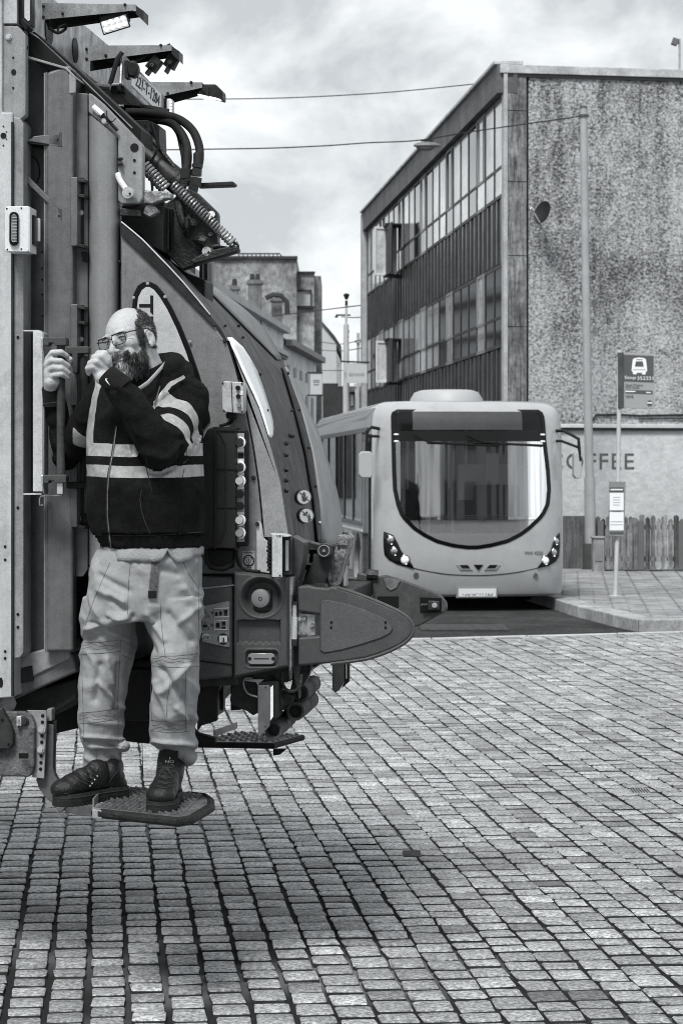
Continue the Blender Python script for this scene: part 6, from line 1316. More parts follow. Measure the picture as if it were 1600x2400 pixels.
TP('rail_foot', [(133, 1130), (147, 1130), (147, 1158), (133, 1158)], -.19, -.17, m_galb, .002); tubeP('rail_hook', [(148, 1150, -.17), (146, 1161, -.17), (96, 1163, -.15), (93, 1170, -.15), (93, 1184, -.15), (100, 1184, -.15)], .003, m_gal, sm=0)
# ---- white lamp box at the left
lb = TP('lamp_box', [(11, 487), (14, 483), (66, 482), (68, 486), (68, 588), (62, 590), (14, 589), (11, 585)], -.20, -.10, mat('m_lampbox', .62, .4, var=.08, vs=8), .004)
b = MB(); b.prism([PV(69, 484, -.20), PV(84, 492, -.10), PV(84, 596, -.10), PV(69, 590, -.20)], UV*.002); b.build('box_side', mat('m_lampbox', .62), lb)
def capsule(cx, cy, hw, hh, v0, v1, m, name, par):
    b = MB(); ring = []
    for k in range(24): a = 2*math.pi*k/24; ring.append((cx+hw*math.cos(a), cy+(hh-hw)*(1 if math.sin(a) > 0 else -1)+hw*math.sin(a)))
    b.loft([[T(uvz(PV(x, y, v0))[0], v, uvz(PV(x, y, v0))[2]) for x, y in ring] for v in (v0, v1)]); return b.build(name, m, par, bevel=.002)
capsule(34, 536, 11, 40, -.201, -.212, m_blkg, 'marker_bezel', lb); ln = capsule(33.5, 535, 6.5, 33, -.212, -.220, mat('m_markerlens', .13, .15, coat=.8, var=.5, vs=30), 'marker_lens', lb)
for k in range(9): TP('lens_rib', [(28, 508+k*7), (39, 508+k*7), (39, 509.5+k*7), (28, 509.5+k*7)], -.2215, -.220, m_tkll, 0, ln)
b = MB(); b.prism([PV(73, 503, -.17), PV(82, 508, -.11), PV(82, 578, -.11), PV(73, 572, -.17)], UV*.012); b.build('marker_bezel', m_blkg, lb, bevel=.002); b = MB(); b.prism([PV(79, 510, -.12), PV(85, 512, -.11), PV(85, 566, -.11), PV(79, 564, -.12)], UV*.016); b.build('marker_lens', mat('m_lampglass', .55), lb, bevel=.002)
for x, y in ((16, 488), (50, 487), (17, 584), (50, 583)): hole(x, y, -.2005, 2, 2, lb, 'screw')
# upper left mirror-like lamp
TP('upper_lamp', [(40, -60), (52, -60), (52, 42), (70, 62), (60, 72), (42, 48)], -.06, .0, m_blk, .004); TP('upper_lamp_lens', [(54, -60), (74, -60), (74, 58), (70, 60), (56, 44)], -.10, -.05, m_tkd, .004); TP('upper_lamp_glass', [(57, -60), (70, -60), (70, 46), (66, 49), (57, 40)], -.103, -.10, m_tkll, .001)
# far side ends and a wheel beyond the frame
for v in (.15, 1.5):
    c = T(-3.6, v+.15, .5); b = MB(); b.tube([c-VV*.15, c-VV*.13, c+VV*.13, c+VV*.15], [.45, .5, .5, .45], 32); wh = b.build('wheel', m_rub, truck); b = MB(); b.tube([c-VV*.155, c-VV*.12], [.15, .27], 24); b.build('rim', m_tkl, wh)
# thin hanging chain under the body
tubeP('hanging_wire', [(333, 1740, .3), (334, 1790, .3), (336, 1845, .3)], .0015, m_blk, sm=0)
# ================================================================ THE MAN ON THE STEP
def MP(px, py, dy=0.0): return W(px, py, 8.3+dy)
man = root('person', (MP(330, 1880).x, 8.3, .655), 'bearded man in dark hoodie and pale work trousers standing on the truck foot step', 'person')
def voxel(b, size, smooth=4, fac=.5):
    me = b.mesh('vx'); o = bpy.data.objects.new('vx', me); COL.objects.link(o)
    r = o.modifiers.new('r', 'REMESH'); r.mode = 'VOXEL'; r.voxel_size = size; r.adaptivity = 0
    if smooth: s = o.modifiers.new('s', 'SMOOTH'); s.factor = fac; s.iterations = smooth
    out = evaluated(o, 'vx'); bpy.data.objects.remove(o); return out
def verts(me): a = np.empty(len(me.vertices)*3, 'f'); me.vertices.foreach_get('co', a); return a.reshape(-1, 3).astype(float)
def vnorm(me): a = np.empty(len(me.vertices)*3, 'f'); me.vertex_normals.foreach_get('vector', a); return a.reshape(-1, 3).astype(float)
def setverts(me, a): me.vertices.foreach_set('co', a.astype('f').ravel()); me.update()
def finish(me, name, m, parent=man):
    me.name = name; me.materials.clear(); me.materials.append(m); me.polygons.foreach_set('use_smooth', [True]*len(me.polygons)); return link_mesh(name, me, parent)
def attr(me, nm, vals): a = me.attributes.new(nm, 'FLOAT', 'POINT'); a.data.foreach_set('value', np.asarray(vals, 'f'))
def bvh_of(me): return BVHTree.FromPolygons([v.co.copy() for v in me.vertices], [tuple(p.vertices) for p in me.polygons])
CAMP = Vector((0, 0, CH))
def drape(tree, px, py, off=.002):
    d = Vector(((px-800)/F, 1, (HZ-py)/F)).normalized(); h = tree.ray_cast(CAMP, d)
    if h[0] is None: return None
    return h[0]-d*off
def dtube(tree, pts, r, name, m, parent, off=.001, step=5, n=5):
    P = []
    for (x0, y0), (x1, y1) in zip(pts[:-1], pts[1:]):
        k = max(1, int(math.hypot(x1-x0, y1-y0)/step))
        for i in range(k): q = drape(tree, x0+(x1-x0)*i/k, y0+(y1-y0)*i/k, off); P.append(q)
    P.append(drape(tree, *pts[-1], off)); P = [q for q in P if q is not None]
    if len(P) < 2: return
    b = MB(); b.tube(P, r, n); return b.build(name, m, parent)
def chain(b, pts, rs, n=14, flat=None): return b.tube(pts, rs, n, True, 0, False, flat)
def capsule3(b, p, q, r0, r1, n=14):
    p, q = Vector(p), Vector(q); d = (q-p).normalized()
    b.tube([p-d*r0*.98, p-d*r0*.8, p-d*r0*.4, p, q, q+d*r1*.4, q+d*r1*.8, q+d*r1*.98], [r0*.15, r0*.6, r0*.92, r0, r1, r1*.92, r1*.6, r1*.15], n)
def seglist(b, pts, rs, n=14):
    for (p, r0), (q, r1) in zip(zip(pts[:-1], rs[:-1]), zip(pts[1:], rs[1:])): capsule3(b, p, q, r0, r1, n)
# ---- joints
HC = MP(303, 791, -.03)                                   # between the ears at eye level
_rl = Matrix.Rotation(R(-17), 3, 'Y')
hs_, hf_, hz_ = _rl @ Vector((.848, -.53, 0)), _rl @ Vector((-.53, -.848, 0)), _rl @ Vector((0, 0, 1))
def HL(s, f, z): return HC+hs_*s+hf_*f+hz_*z
HM = Matrix((hs_, hf_, hz_)).transposed()
SR = MP(238, 940, .10); ER = MP(157, 1068, .275); WR = MP(119, 925, .235)          # his right arm (left in the picture), holding the rail
SL = MP(436, 945, .06); EL_ = MP(374, 1050, -.20); WL = MP(262, 893, -.235)      # his left arm, hand at his nose
# ---- skin: one continuous body
b = MB()
def hball(s, f, z, r, rot=None): b.ball(HL(s, f, z), r, HM if rot is None else HM @ rot, 14)
hball(0, -.014, .014, (.073, .096, .090)); hball(0, .034, .005, (.061, .060, .078)); hball(0, .026, -.062, (.056, .062, .056)); hball(0, .066, -.095, (.028, .026, .024))
for s in (-1, 1):
    hball(s*.043, .058, -.026, (.024, .026, .022)); hball(s*.027, .083, .019, (.027, .012, .009)); hball(s*.0125, .105, -.040, (.0095, .012, .008)); hball(s*.034, .070, -.058, (.022, .022, .026))
    hball(s*.077, -.014, -.022, (.009, .021, .033), Matrix.Rotation(R(-12), 3, 'X')); hball(s*.0785, -.003, -.046, (.007, .011, .012))
seglist(b, [HL(0, .090, .008), HL(0, .108, -.018), HL(0, .119, -.036)], [.008, .0105, .0135]); hball(0, .098, -.072, (.023, .010, .006)); hball(0, .096, -.061, (.022, .009, .005))
neck = MP(345, 925, .05)
seglist(b, [HL(0, -.028, -.06), HL(0, -.05, -.16), neck], [.060, .062, .075])
pel = MP(347, 1330, .04)
seglist(b, [neck, MP(343, 1050, .05), MP(345, 1200, .04), pel], [.08, .12, .12, .11])
seglist(b, [neck, SR, ER, WR], [.06, .045, .036, .027]); seglist(b, [neck, SL, EL_, WL], [.06, .045, .036, .027])
hipL, kneeL, ankL = MP(265, 1400, .06), MP(248, 1570, .08), MP(245, 1800, .12); hipR, kneeR, ankR = MP(412, 1400, .03), MP(407, 1580, -.05), MP(402, 1790, .02)
seglist(b, [pel, hipL, kneeL, ankL], [.08, .07, .05, .035]); seglist(b, [pel, hipR, kneeR, ankR], [.08, .07, .05, .035])
# gripping hand (rail at px 143, Y about 8.50)
RY = PV(143, 860, -.175).y-8.3
def HP(px, py, o): return MP(px, py, RY+o)
seglist(b, [WR, HP(120, 895, -.012)], [.026, .027])
b.ball(HP(119, 873, -.018), (.026, .019, .040), Matrix.Rotation(R(4), 3, 'Y')); b.ball(HP(117, 853, -.018), (.022, .018, .030)); b.ball(HP(127, 893, -.016), (.021, .017, .026))
gf = [((112, 841), (123, 826, -.034), (143, 825, -.036), (155, 833, -.022)), ((109, 855), (121, 845, -.037), (143, 846, -.041), (159, 858, -.024)), ((111, 870), (124, 862, -.038), (144, 863, -.042), (160, 874, -.024)), ((116, 886), (128, 879, -.036), (145, 877, -.040), (158, 885, -.022))]
for k, ((x0, y0), a, c, d) in enumerate(gf):
    r = [.0108, .0112, .0108, .0098][k]; seglist(b, [HP(x0, y0, -.02), HP(a[0], a[1], a[2]), HP(c[0], c[1], c[2]), HP(d[0], d[1], d[2]), HP(d[0]+1, d[1]+2, .006)], [r*1.1, r*1.08, r, r*.95, r*.85], 12)
seglist(b, [HP(132, 872, .012), HP(150, 862, .022), HP(160, 850, .006), HP(164, 842, -.008)], [.015, .013, .0125, .0115], 12)
# hand at the nose
q = -.215
def H2(px, py, o): return MP(px-6, py+4, q+o-.01)
seglist(b, [WL, H2(246, 880, .0)], [.027, .027])
b.ball(H2(248, 857, .004), (.025, .020, .035), Matrix.Rotation(R(-28), 3, 'Y')); b.ball(H2(240, 868, .0), (.026, .019, .030), Matrix.Rotation(R(-28), 3, 'Y'))
hf = [((260, 842), (252, 824, -.010), (236, 824, -.004), (233, 838, .014)), ((257, 847), (244, 831, -.018), (226, 833, -.010), (224, 848, .012)), ((247, 856), (233, 843, -.020), (217, 847, -.010), (218, 861, .012)), ((238, 867), (224, 856, -.018), (211, 859, -.008), (214, 871, .012))]
for k, ((x0, y0), a, c, d) in enumerate(hf):
    r = [.0112, .0115, .0110, .0098][k]; seglist(b, [H2(x0, y0, -.006), H2(*a), H2(*c), H2(*d)], [r*1.12, r*1.05, r, r*.9], 12)
seglist(b, [H2(256, 872, .014), H2(262, 852, .018), H2(260, 834, .014), H2(250, 826, .012)], [.014, .0125, .0115, .0105], 12)
body = voxel(b, .0034, 2, .5)
V = verts(body); Nn = vnorm(body)
def gauss(P, c, s): d = P-np.array(c); return np.exp(-(d**2).sum(1)/(2*s*s))
disp = np.zeros(len(V))
for s in (-1, 1):
    disp -= .0035*gauss(V, HL(s*.031, .088, -.001), .0100); disp -= .003*gauss(V, HL(s*.058, .062, -.048), .013); disp += .002*gauss(V, HL(s*.031, .088, -.020), .008)
    disp -= .006*gauss(V, HL(s*.087, -.008, -.020), .009)
for (px, py) in ((230, 838), (219, 848), (210, 862)): disp += .001*gauss(V, H2(px, py, 0), .006)
disp -= .003*gauss(V, HL(0, .104, .002), .007)
for i, p in enumerate(V):
    if p[2] > 1.9: pass
disp += np.array([.0007*noise.noise(Vector(p)*70)+.0004*noise.noise(Vector(p)*190) for p in V])
setverts(body, V+Nn*disp[:, None])
skin_tone = np.ones(len(V))
skin_tone *= 1-.30*gauss(V, HL(0, .1, -.055), .028)
for s in (-1, 1): skin_tone *= 1+.10*gauss(V, HL(s*.031, .085, -.004), .013)  # lightens the skin colour round the eyes to offset socket shade
skin_tone *= 1+.0*gauss(V, HL(0, .05, .08), .05)
attr(body, 'tone', skin_tone)
m_skin = mat('m_skin', .40, .48, var=.10, vs=30, bump=.35, bs=260, attr='tone', spec=.4, gamp=.05)
bo = finish(body, 'body', m_skin)
btree = bvh_of_world = None
btree = BVHTree.FromPolygons([(MW[man] @ v.co) for v in body.vertices], [tuple(p.vertices) for p in body.polygons])
# eyes, brows, wrinkles
for s in (-1, 1):
    b = MB(); b.ball(HL(s*.031, .0850, -.003), (.0095, .0062, .0030), HM, 10); e_ = b.build('eye', mat('m_eyewhite', .45, .25, coat=.5), man); b = MB(); b.ball(HL(s*.031+.0015, .0908, -.0033), (.0030, .0010, .0024), HM, 8); b.build('iris', mat('m_black', .010), e_)
    P = [HL(s*(.031+.0145*t), .0875-.006*t*t, .0015+.0025*(1-t*t)) for t in (-1, -.6, -.2, .2, .6, 1)]; b = MB(); b.tube(P, .0012, 6); b.build('upper_lash', mat('m_hairdk', .03, .7), e_)
    P = [HL(s*(.031+.018*t), .0905-.008*t*t, .0035+.0055*(1-t*t)) for t in (-1, -.5, 0, .5, 1)]; b = MB(); b.tube(P, [.002, .0036, .004, .0036, .002], 8); b.build('eyelid', mat('m_lid', .36, .5, var=.1, vs=30, gamp=.05), e_)
for s in (-1, 1):
    for k in range(3): P = [HL(s*(.050+.004*k), .079-.004*k, -.003+.006*(k-1)), HL(s*(.062+.002*k), .066, -.004+.010*(k-1))]; b = MB(); b.tube(P, .0007, 4); b.build('wrinkle', mat('m_wrinkle', .16, .6), bo) if s == 1 else None
# hair strands
Vb = np.array([(MW[man] @ v.co)[:] for v in body.vertices]); Nb = vnorm(body)
rel = Vb-np.array(HC[:]); S_ = rel @ np.array(hs_[:]); F_ = rel @ np.array(hf_[:]); Z_ = rel @ np.array(hz_[:])
def strands(idx, lens, dirf, name, m, width=.0011, toner=None):
    b = MB(); tones = []
    for i in idx:
        p = Vector(Vb[i]); n = Vector(Nb[i]); L_ = lens(i); d = dirf(i, n); sd = d.cross(n)
        sd = sd.normalized() if sd.length > 1e-4 else Vector((1, 0, 0)); up = sd.cross(d).normalized()
        a = p-n*.001; m1 = a+(n*.55+d*.5).normalized()*L_*.5; t_ = m1+(n*.15+d).normalized()*L_*.55
        b.add([a-sd*width, a+sd*width, a+up*width, m1-sd*width*.8, m1+sd*width*.8, m1+up*width*.8, t_], [(0, 1, 4, 3), (1, 2, 5, 4), (2, 0, 3, 5), (3, 4, 6), (4, 5, 6), (5, 3, 6)]); tones += [toner(i)]*7
    me = b.mesh(name); attr(me, 'tone', tones); me.materials.append(m); o = link_mesh(name, me, man); return o
m_hair = mat('m_hairs', .022, .55, attr='tone', spec=.35)
hairline = (F_ < .036-.55*np.maximum(0, Z_-.03)-.9*np.maximum(0, .075-np.abs(S_))*(Z_ > .05)) & (Z_ > -.055) & (np.abs(rel).max(1) < .13) & (np.abs(S_) < .085) & ((Z_ < .045) | (np.abs(S_) > .030) | (F_ < -.045)) & ~((Z_ < .022) & (Z_ > -.06) & (F_ > -.042) & (F_ < .014) & (np.abs(S_) > .058)) & ((Z_ > -.01) | (F_ < -.02) | ((F_ > .008) & (F_ < .03)))
rs = np.random.default_rng(3)
idx = np.where(hairline & (rs.random(len(Vb)) < .55))[0]
strands(idx, lambda i: .013+.008*rs.random(), lambda i, n: (Vector((rs.normal()*.25, rs.normal()*.25, -.7+rs.normal()*.25))-hf_*.5).normalized(), 'hair', m_hair, .0013, lambda i: float(np.exp(rs.normal(.1, .45)))*(1.6 if Z_[i] < .03 else 1.1))
beard = (Z_ < -.030) & (Z_ > -.14) & (np.abs(S_) < .075) & (F_ > .0) & ((Z_ < -.075) | (np.abs(S_) > .036) | ((Z_ < -.045) & (Z_ > -.062) & (F_ > .085)) | (Z_ < -.078)) & (np.linalg.norm(rel, axis=1) < .145) & ((F_+(-Z_)*.6) > .045) & ~((np.abs(S_) < .055) & (Z_ > -.052) & (F_ < .085)) & ~((Z_ > -.045) & (F_ > .055)) & ~((Z_ > -.062+.35*np.maximum(0, np.abs(S_)-.045)-.006*np.sin(S_*300)) & (F_ > .030) & (F_ < .086))
side = (np.abs(S_) > .060) & (F_ > .006) & (F_ < .036) & (Z_ < .012) & (Z_ > -.09) & (np.abs(S_) < .08)
idx = np.where((beard | side) & (rs.random(len(Vb)) < .85))[0]
def btone(i):
    w_ = math.exp(-((S_[i]-.004)/.018)**2)*(1 if Z_[i] < -.074 else .45)*(1 if F_[i] > .05 else .5); return float(np.exp(rs.normal(0, .5)))*(1.0+14*w_)
strands(idx, lambda i: .012+.024*rs.random()*(1 if Z_[i] < -.07 else .4), lambda i, n: (Vector((rs.normal()*.3, rs.normal()*.3, -1))+hf_*.25+n*.2).normalized(), 'beard', m_hair, .0013, btone)
for s in (-1, 1):
    b = MB(); 
    for k in range(46): t = rs.random()*2-1; p = HL(s*(.030+.019*t), .094-.010*t*t, .017+.004*rs.normal()*.5-.002*t); b.tube([p, p+hs_*(s*.006)+ZV*(.001*rs.normal())+hf_*.002], [.0009, .0004], 3)
    b.build('eyebrow', mat('m_hairdk', .03), man)
# glasses
b = MB(); gz_ = -.002; gf_ = .112
def rim(s):
    out = []
    for k in range(28):
        a = 2*math.pi*k/28; ca, sa = math.cos(a), math.sin(a); ex = .026*math.copysign(abs(ca)**.55, ca); ez = .0182*math.copysign(abs(sa)**.6, sa)
        out.append(HL(s*.0335+ex, gf_-.010*((s*.0335+ex)/.06)**2, gz_+ez-(.001 if sa < 0 else 0)))
    return out
gl = None
b.tube([HL(-.008, gf_, .004), HL(0, gf_+.003, .007), HL(.008, gf_, .004)], .0019, 6); gl = b.build('glasses', mat('m_frameblk', .012, .3), man)
for s in (-1, 1):
    b = MB(); b.tube(rim(s), .0014, 6, closed=True); b.tube([HL(s*.0335+.026*t, gf_-.010*((s*.0335+.026*t)/.06)**2, gz_+.0188) for t in (-.85, -.4, 0, .4, .85)], .0020, 6); b.build('rim', mat('m_frameblk', .012), gl)
    b = MB(); b.add([p for p in rim(s)], [tuple(range(28))]); g_ = b.build('lens', MATS.get('lensm') or mat('m_lensx', .5), gl, smooth=False)
    b = MB(); b.tube([HL(s*.0595, .100, .010), HL(s*.074, .088, .011), HL(s*.080, .04, .010), HL(s*.083, -.005, .010), HL(s*.083, -.022, -.004)], .0021, 6); b.build('temple_arm', mat('m_frameblk', .012), gl)
lm = bpy.data.materials.new('m_spectacle'); lm.use_nodes = True; _n = lm.node_tree.nodes; _l = lm.node_tree.links; _n.remove(_n['Principled BSDF'])
_t = _n.new('ShaderNodeBsdfTransparent'); _t.inputs[0].default_value = (1, 1, 1, 1); _g = _n.new('ShaderNodeBsdfGlossy'); _g.inputs['Roughness'].default_value = .03; _f = _n.new('ShaderNodeFresnel'); _f.inputs[0].default_value = 1.06
_m = _n.new('ShaderNodeMixShader'); _l.new(_f.outputs[0], _m.inputs[0]); _l.new(_t.outputs[0], _m.inputs[1]); _l.new(_g.outputs[0], _m.inputs[2]); _l.new(_m.outputs[0], _n['Material Output'].inputs[0])
for o in gl.children:
    if o.name.startswith('lens'): o.data.materials.clear(); o.data.materials.append(lm)
# ---- hoodie
b = MB()
def ring(y, xc, hw, hd, dy, n=32): c = MP(xc, y, dy); k = c.y/F; return [c+Vector((hw*k*math.cos(a), hd*math.sin(a), 0)) for a in [2*math.pi*i/n for i in range(n)]]
tor = [(868, 352, 48, .07, .04), (884, 350, 72, .095, .04), (903, 346, 100, .115, .04), (930, 343, 122, .135, .04), (970, 342, 130, .15, .03), (1020, 340, 134, .165, .02), (1080, 339, 134, .18, .01), (1140, 340, 136, .185, .005), (1200, 342, 137, .18, .01), (1245, 348, 132, .172, .015), (1262, 352, 126, .166, .02), (1284, 358, 120, .162, .02)]
b.loft([ring(y, xc, hw, hd, dy) for y, xc, hw, hd, dy in tor])
seglist(b, [MP(262, 925, .08), SR, ER, MP(127, 935, .24)], [.075, .072, .052, .036], 20)
seglist(b, [MP(420, 925, .05), SL, EL_, MP(300, 935, -.235)], [.085, .083, .070, .054], 20); seglist(b, [MP(300, 935, -.235), MP(272, 902, -.235)], [.054, .044], 20)
b.ball(MP(446, 925, .05), (.065, .085, .06)); b.ball(MP(392, 1052, -.14), (.085, .07, .06)); b.ball(MP(250, 925, .08), (.06, .07, .055))
# hood folds round the neck
hp = []
for k in range(28):
    a = 2*math.pi*k/28; c = MP(352, 880, .05); x = .098*math.cos(a); y_ = .088*math.sin(a); hp.append(c+Vector((x, y_, .020+.030*math.cos(a-.6)+.012*math.sin(a))))
b.tube(hp, .024, 12, closed=True); b.tube([p+Vector((0.016, .012, -.028)) for p in hp], .030, 12, closed=True)
for p0 in ((398, 858, .06), (415, 876, .08), (380, 850, .10)): b.ball(MP(*p0), (.045, .05, .026))
hd = voxel(b, .0062, 5, .5)
V = verts(hd); Nn = vnorm(hd); P2 = np.stack([800+F*V[:, 0]/V[:, 1], HZ-F*(V[:, 2]-CH)/V[:, 1]], 1)
def seg_t(P, A, B): A = np.array(A[:]); B = np.array(B[:]); d = B-A; t = ((P-A) @ d)/(d @ d); tc_ = np.clip(t, 0, 1); return t, np.linalg.norm(P-(A+tc_[:, None]*d), axis=1)
tU, dU = seg_t(V, SL, EL_); tF, dF = seg_t(V, EL_, MP(262, 893, -.235)); tR, dR = seg_t(V, SR, ER); tG, dG = seg_t(V, ER, WR)
disp = np.zeros(len(V))
armL = (np.minimum(dU, dF) < .10); armR = (np.minimum(dR, dG) < .085)
for i, p in enumerate(V):
    q3 = Vector(p); f = 1-2*abs(noise.noise(Vector((p[0]*9, p[1]*9, p[2]*7))+Vector((5, 1, 2))))
    g = noise.noise(q3*22)
    if dF[i] < .085 and tF[i] > -.15: disp[i] += .0075*math.sin(tF[i]*17+9*noise.noise(q3*9)+p[0]*30)*(.4+1.2*abs(noise.noise(q3*5)))+.003*g
    elif armL[i]: disp[i] += .0068*math.sin(tU[i]*14+8*noise.noise(q3*7)+p[2]*25)*(.3+1.2*abs(noise.noise(q3*5)))*min(1, max(0, tU[i]+.25))+.003*g
    elif armR[i]: disp[i] += .0035*math.sin((tR[i] if dR[i] < dG[i] else tG[i])*16+8*noise.noise(q3*9))+.003*g
    else: disp[i] += .0070*f+.0035*g
    if 1252 < P2[i, 1] < 1290: disp[i] += -.004+.0018*math.sin(P2[i, 0]*1.1)+(-.010 if 1250 < P2[i, 1] < 1256 else 0)
setverts(hd, V+Nn*disp[:, None])
tape = np.full(len(V), -1.0)
tors = ~(((dU < .10) & (dU < .088)) | (dF < .085) | ((dR < .078)) | (dG < .07))
curve = 4*np.sin((P2[:, 0]-205)/270*math.pi)
for y0, y1 in ((1040, 1069), (1091, 1118)):
    yy = P2[:, 1]-curve+2; sd = np.minimum(yy-y0, y1-yy); tape = np.where(tors, np.maximum(tape, sd), tape)
def pl(P, pts):
    best = np.full(len(P), 1e9)
    for a, c in zip(pts[:-1], pts[1:]): a = np.array(a, float); c = np.array(c, float); d = c-a; t = np.clip(((P-a) @ d)/(d @ d), 0, 1); best = np.minimum(best, np.linalg.norm(P-(a+t[:, None]*d), axis=1))
    return best
front = V[:, 1] < 8.45
sh = np.maximum(9-pl(P2, [(232, 895), (222, 940), (213, 1000), (209, 1045)]), 5-pl(P2, [(427, 886), (398, 902), (374, 932), (358, 965), (350, 990)]))
nofore = dF > .075
tape = np.where(front & nofore & ~((dU < .09) & (tU > .35)), np.maximum(tape, sh), tape)
for t0, t1 in ((.34, .52), (.66, .82)):
    sd = np.minimum(tU-t0, t1-tU)*60; tape = np.where((dU < .105) & (dF > .05+.045*(tU < .6)) & (tU < .9), np.maximum(tape, sd), tape)
for t0, t1 in ((.42, .62),):
    sd = np.minimum(tR-t0, t1-tR)*60; sd = np.minimum(sd, P2[:, 0]-172); tape = np.where(dR < .085, np.maximum(tape, sd), tape)
attr(hd, 'tape', tape)
def hoodmat():
    m = mat('m_hoodie', .0070, .85, var=.5, vs=7, bump=.7, bs=260, spec=.10, gamp=.25); nt = m.node_tree; N = nt.nodes; L = nt.links; b_ = N['Principled BSDF']; out = N['Material Output']
    t = N.new('ShaderNodeBsdfPrincipled'); t.inputs['Roughness'].default_value = .35; t.inputs['Metallic'].default_value = .15
    n = N.new('ShaderNodeTexNoise'); n.inputs['Scale'].default_value = 60; tcn = N.new('ShaderNodeTexCoord'); L.new(tcn.outputs['Object'], n.inputs[0]); r = N.new('ShaderNodeMapRange'); r.inputs[1].default_value = .3; r.inputs[2].default_value = .7; r.inputs[3].default_value = .24; r.inputs[4].default_value = .36; L.new(n.outputs[0], r.inputs[0])
    cb = N.new('ShaderNodeCombineColor'); [L.new(r.outputs[0], cb.inputs[k]) for k in range(3)]; L.new(cb.outputs[0], t.inputs['Base Color'])
    a = N.new('ShaderNodeAttribute'); a.attribute_name = 'tape'; g = N.new('ShaderNodeMath'); g.operation = 'GREATER_THAN'; g.inputs[1].default_value = 0; L.new(a.outputs['Fac'], g.inputs[0])
    mm = N.new('ShaderNodeMixShader'); L.new(g.outputs[0], mm.inputs[0]); L.new(b_.outputs[0], mm.inputs[1]); L.new(t.outputs[0], mm.inputs[2]); L.new(mm.outputs[0], out.inputs[0]); return m
htree = BVHTree.FromPolygons([v.co.copy() for v in hd.vertices], [tuple(p.vertices) for p in hd.polygons])
hood = finish(hd, 'hoodie', hoodmat())
m_zip = mat('m_zip', .16, .4, metal=.4, var=.4, vs=60); m_dkc = mat('m_darkcord', .02, .8)
zp = [(272, 1000), (268, 1030), (262, 1070), (254, 1110), (251, 1160), (251, 1210), (255, 1250), (259, 1282)]
dtube(htree, zp, .0042, 'zip', m_dkc, hood, .0); dtube(htree, [(x+1, y) for x, y in zp], .0022, 'zip_teeth', m_zip, hood, .004)
dtube(htree, [(344, 1075), (344, 1100), (350, 1130), (356, 1152)], .0016, 'drawstring', m_dkc, hood, .003)
dtube(htree, [(375, 905), (366, 935), (362, 950)], .0022, 'drawstring', mat('m_cordl', .07), hood, .006)
dtube(htree, [(332, 1148), (328, 1170), (332, 1200), (342, 1230), (352, 1250)], .0016, 'pocket_seam', mat('m_seamd', .03, .8), hood, .0012)
dtube(htree, [(210, 1253), (300, 1256), (400, 1253), (470, 1247)], .0016, 'hem_seam', mat('m_seamd', .03), hood, .001)
dtube(htree, [(437, 1050), (437, 1070)], .001, 'tape_stitch', m_dkc, hood, .0012); dtube(htree, [(432, 1100), (428, 1118)], .001, 'tape_stitch', m_dkc, hood, .0012)
# pale collar strip
b = MB(); cp_ = [MP(386, 851, -.02), MP(378, 862, -.06), MP(362, 880, -.10), MP(346, 897, -.125), MP(330, 908, -.14), MP(316, 914, -.15)]; b.tube(cp_, [.006, .008, .0085, .0085, .008, .005], 8, flat=.35); b.build('collar_trim', mat('m_collar', .42, .6), hood)
# cuffs
b = MB(); a, c = MP(287, 913, -.236), MP(247, 876, -.232); P = [a.lerp(c, t) for t in (0, .12, .5, .88, 1)]; b.tube(P, [.047, .0475, .043, .039, .034], 26); cf = b.mesh('cuff'); cftree = BVHTree.FromPolygons([v.co.copy() for v in cf.vertices], [tuple(p.vertices) for p in cf.polygons]); bpy.data.meshes.remove(cf)
b.build('cuff', mat('m_cuff', .005, .9, var=.3, vs=40, bump=.6, bs=400), hood)
b = MB(); a, c = MP(126, 945, .238), MP(119, 904, .215); b.tube([a.lerp(c, t) for t in (0, .1, .5, .9, 1)], [.040, .038, .036, .034, .030], 24); b.build('cuff', mat('m_cuff', .005), hood); b = MB(); b.tube([MP(127, 944, .238)+Vector((.0395*math.cos(t), .0395*math.sin(t), .004*math.cos(t))) for t in [2*math.pi*k/24 for k in range(24)]], .0016, 5, closed=True); b.build('cuff_seam', mat('m_cordl', .07), hood)
sw = [(246.5, 887), (248.5, 886), (250, 890), (253, 895), (258, 903), (253.5, 899), (249.5, 894.5), (247, 891)]
pts = [drape(cftree, x, y, .002) or drape(htree, x, y, .002) for x, y in sw]; b = MB(); b.add([p for p in pts if p], [tuple(range(len([p for p in pts if p])))]); b.build('sleeve_logo', m_white, hood, smooth=False); b = MB()
pts = [drape(cftree, x, y, .002) for x, y in ((246.5, 887), (252, 886.6), (248.5, 889.5))]
if all(pts): b.add(pts, [(0, 1, 2)]); b.build('sleeve_logo', m_white, hood, smooth=False)
# ---- shirt hem
b = MB(); top = ring(1272, 358, 121, .160, .02, 72)
def hemy(px):
    return float(np.interp(px, [232, 240, 300, 340, 372, 386, 391, 397, 414, 425, 450, 472, 484], [1296, 1312, 1315, 1317, 1316, 1308, 1288, 1300, 1320, 1318, 1308, 1300, 1292]))
mid = []; bot = []
for p in top:
    px = 800+F*p.x/p.y; fr = p.y < 8.34; y = hemy(px) if fr else 1300; z = CH-(y-HZ)*p.y/F; c = MP(358, 1272, .02); o = Vector((p.x-c.x, p.y-c.y, 0)).normalized()
    w_ = .006*math.sin(px*.09)+.004*math.sin(px*.23)
    mid.append(Vector((p.x, p.y, (p.z+z)/2))+o*(.001+w_*.5)); bot.append(Vector((p.x, p.y, z))+o*(.004+w_))
_c = sum(top, Vector())/len(top); top = [_c+(p-_c)*.93+Vector((0, 0, .012)) for p in top]
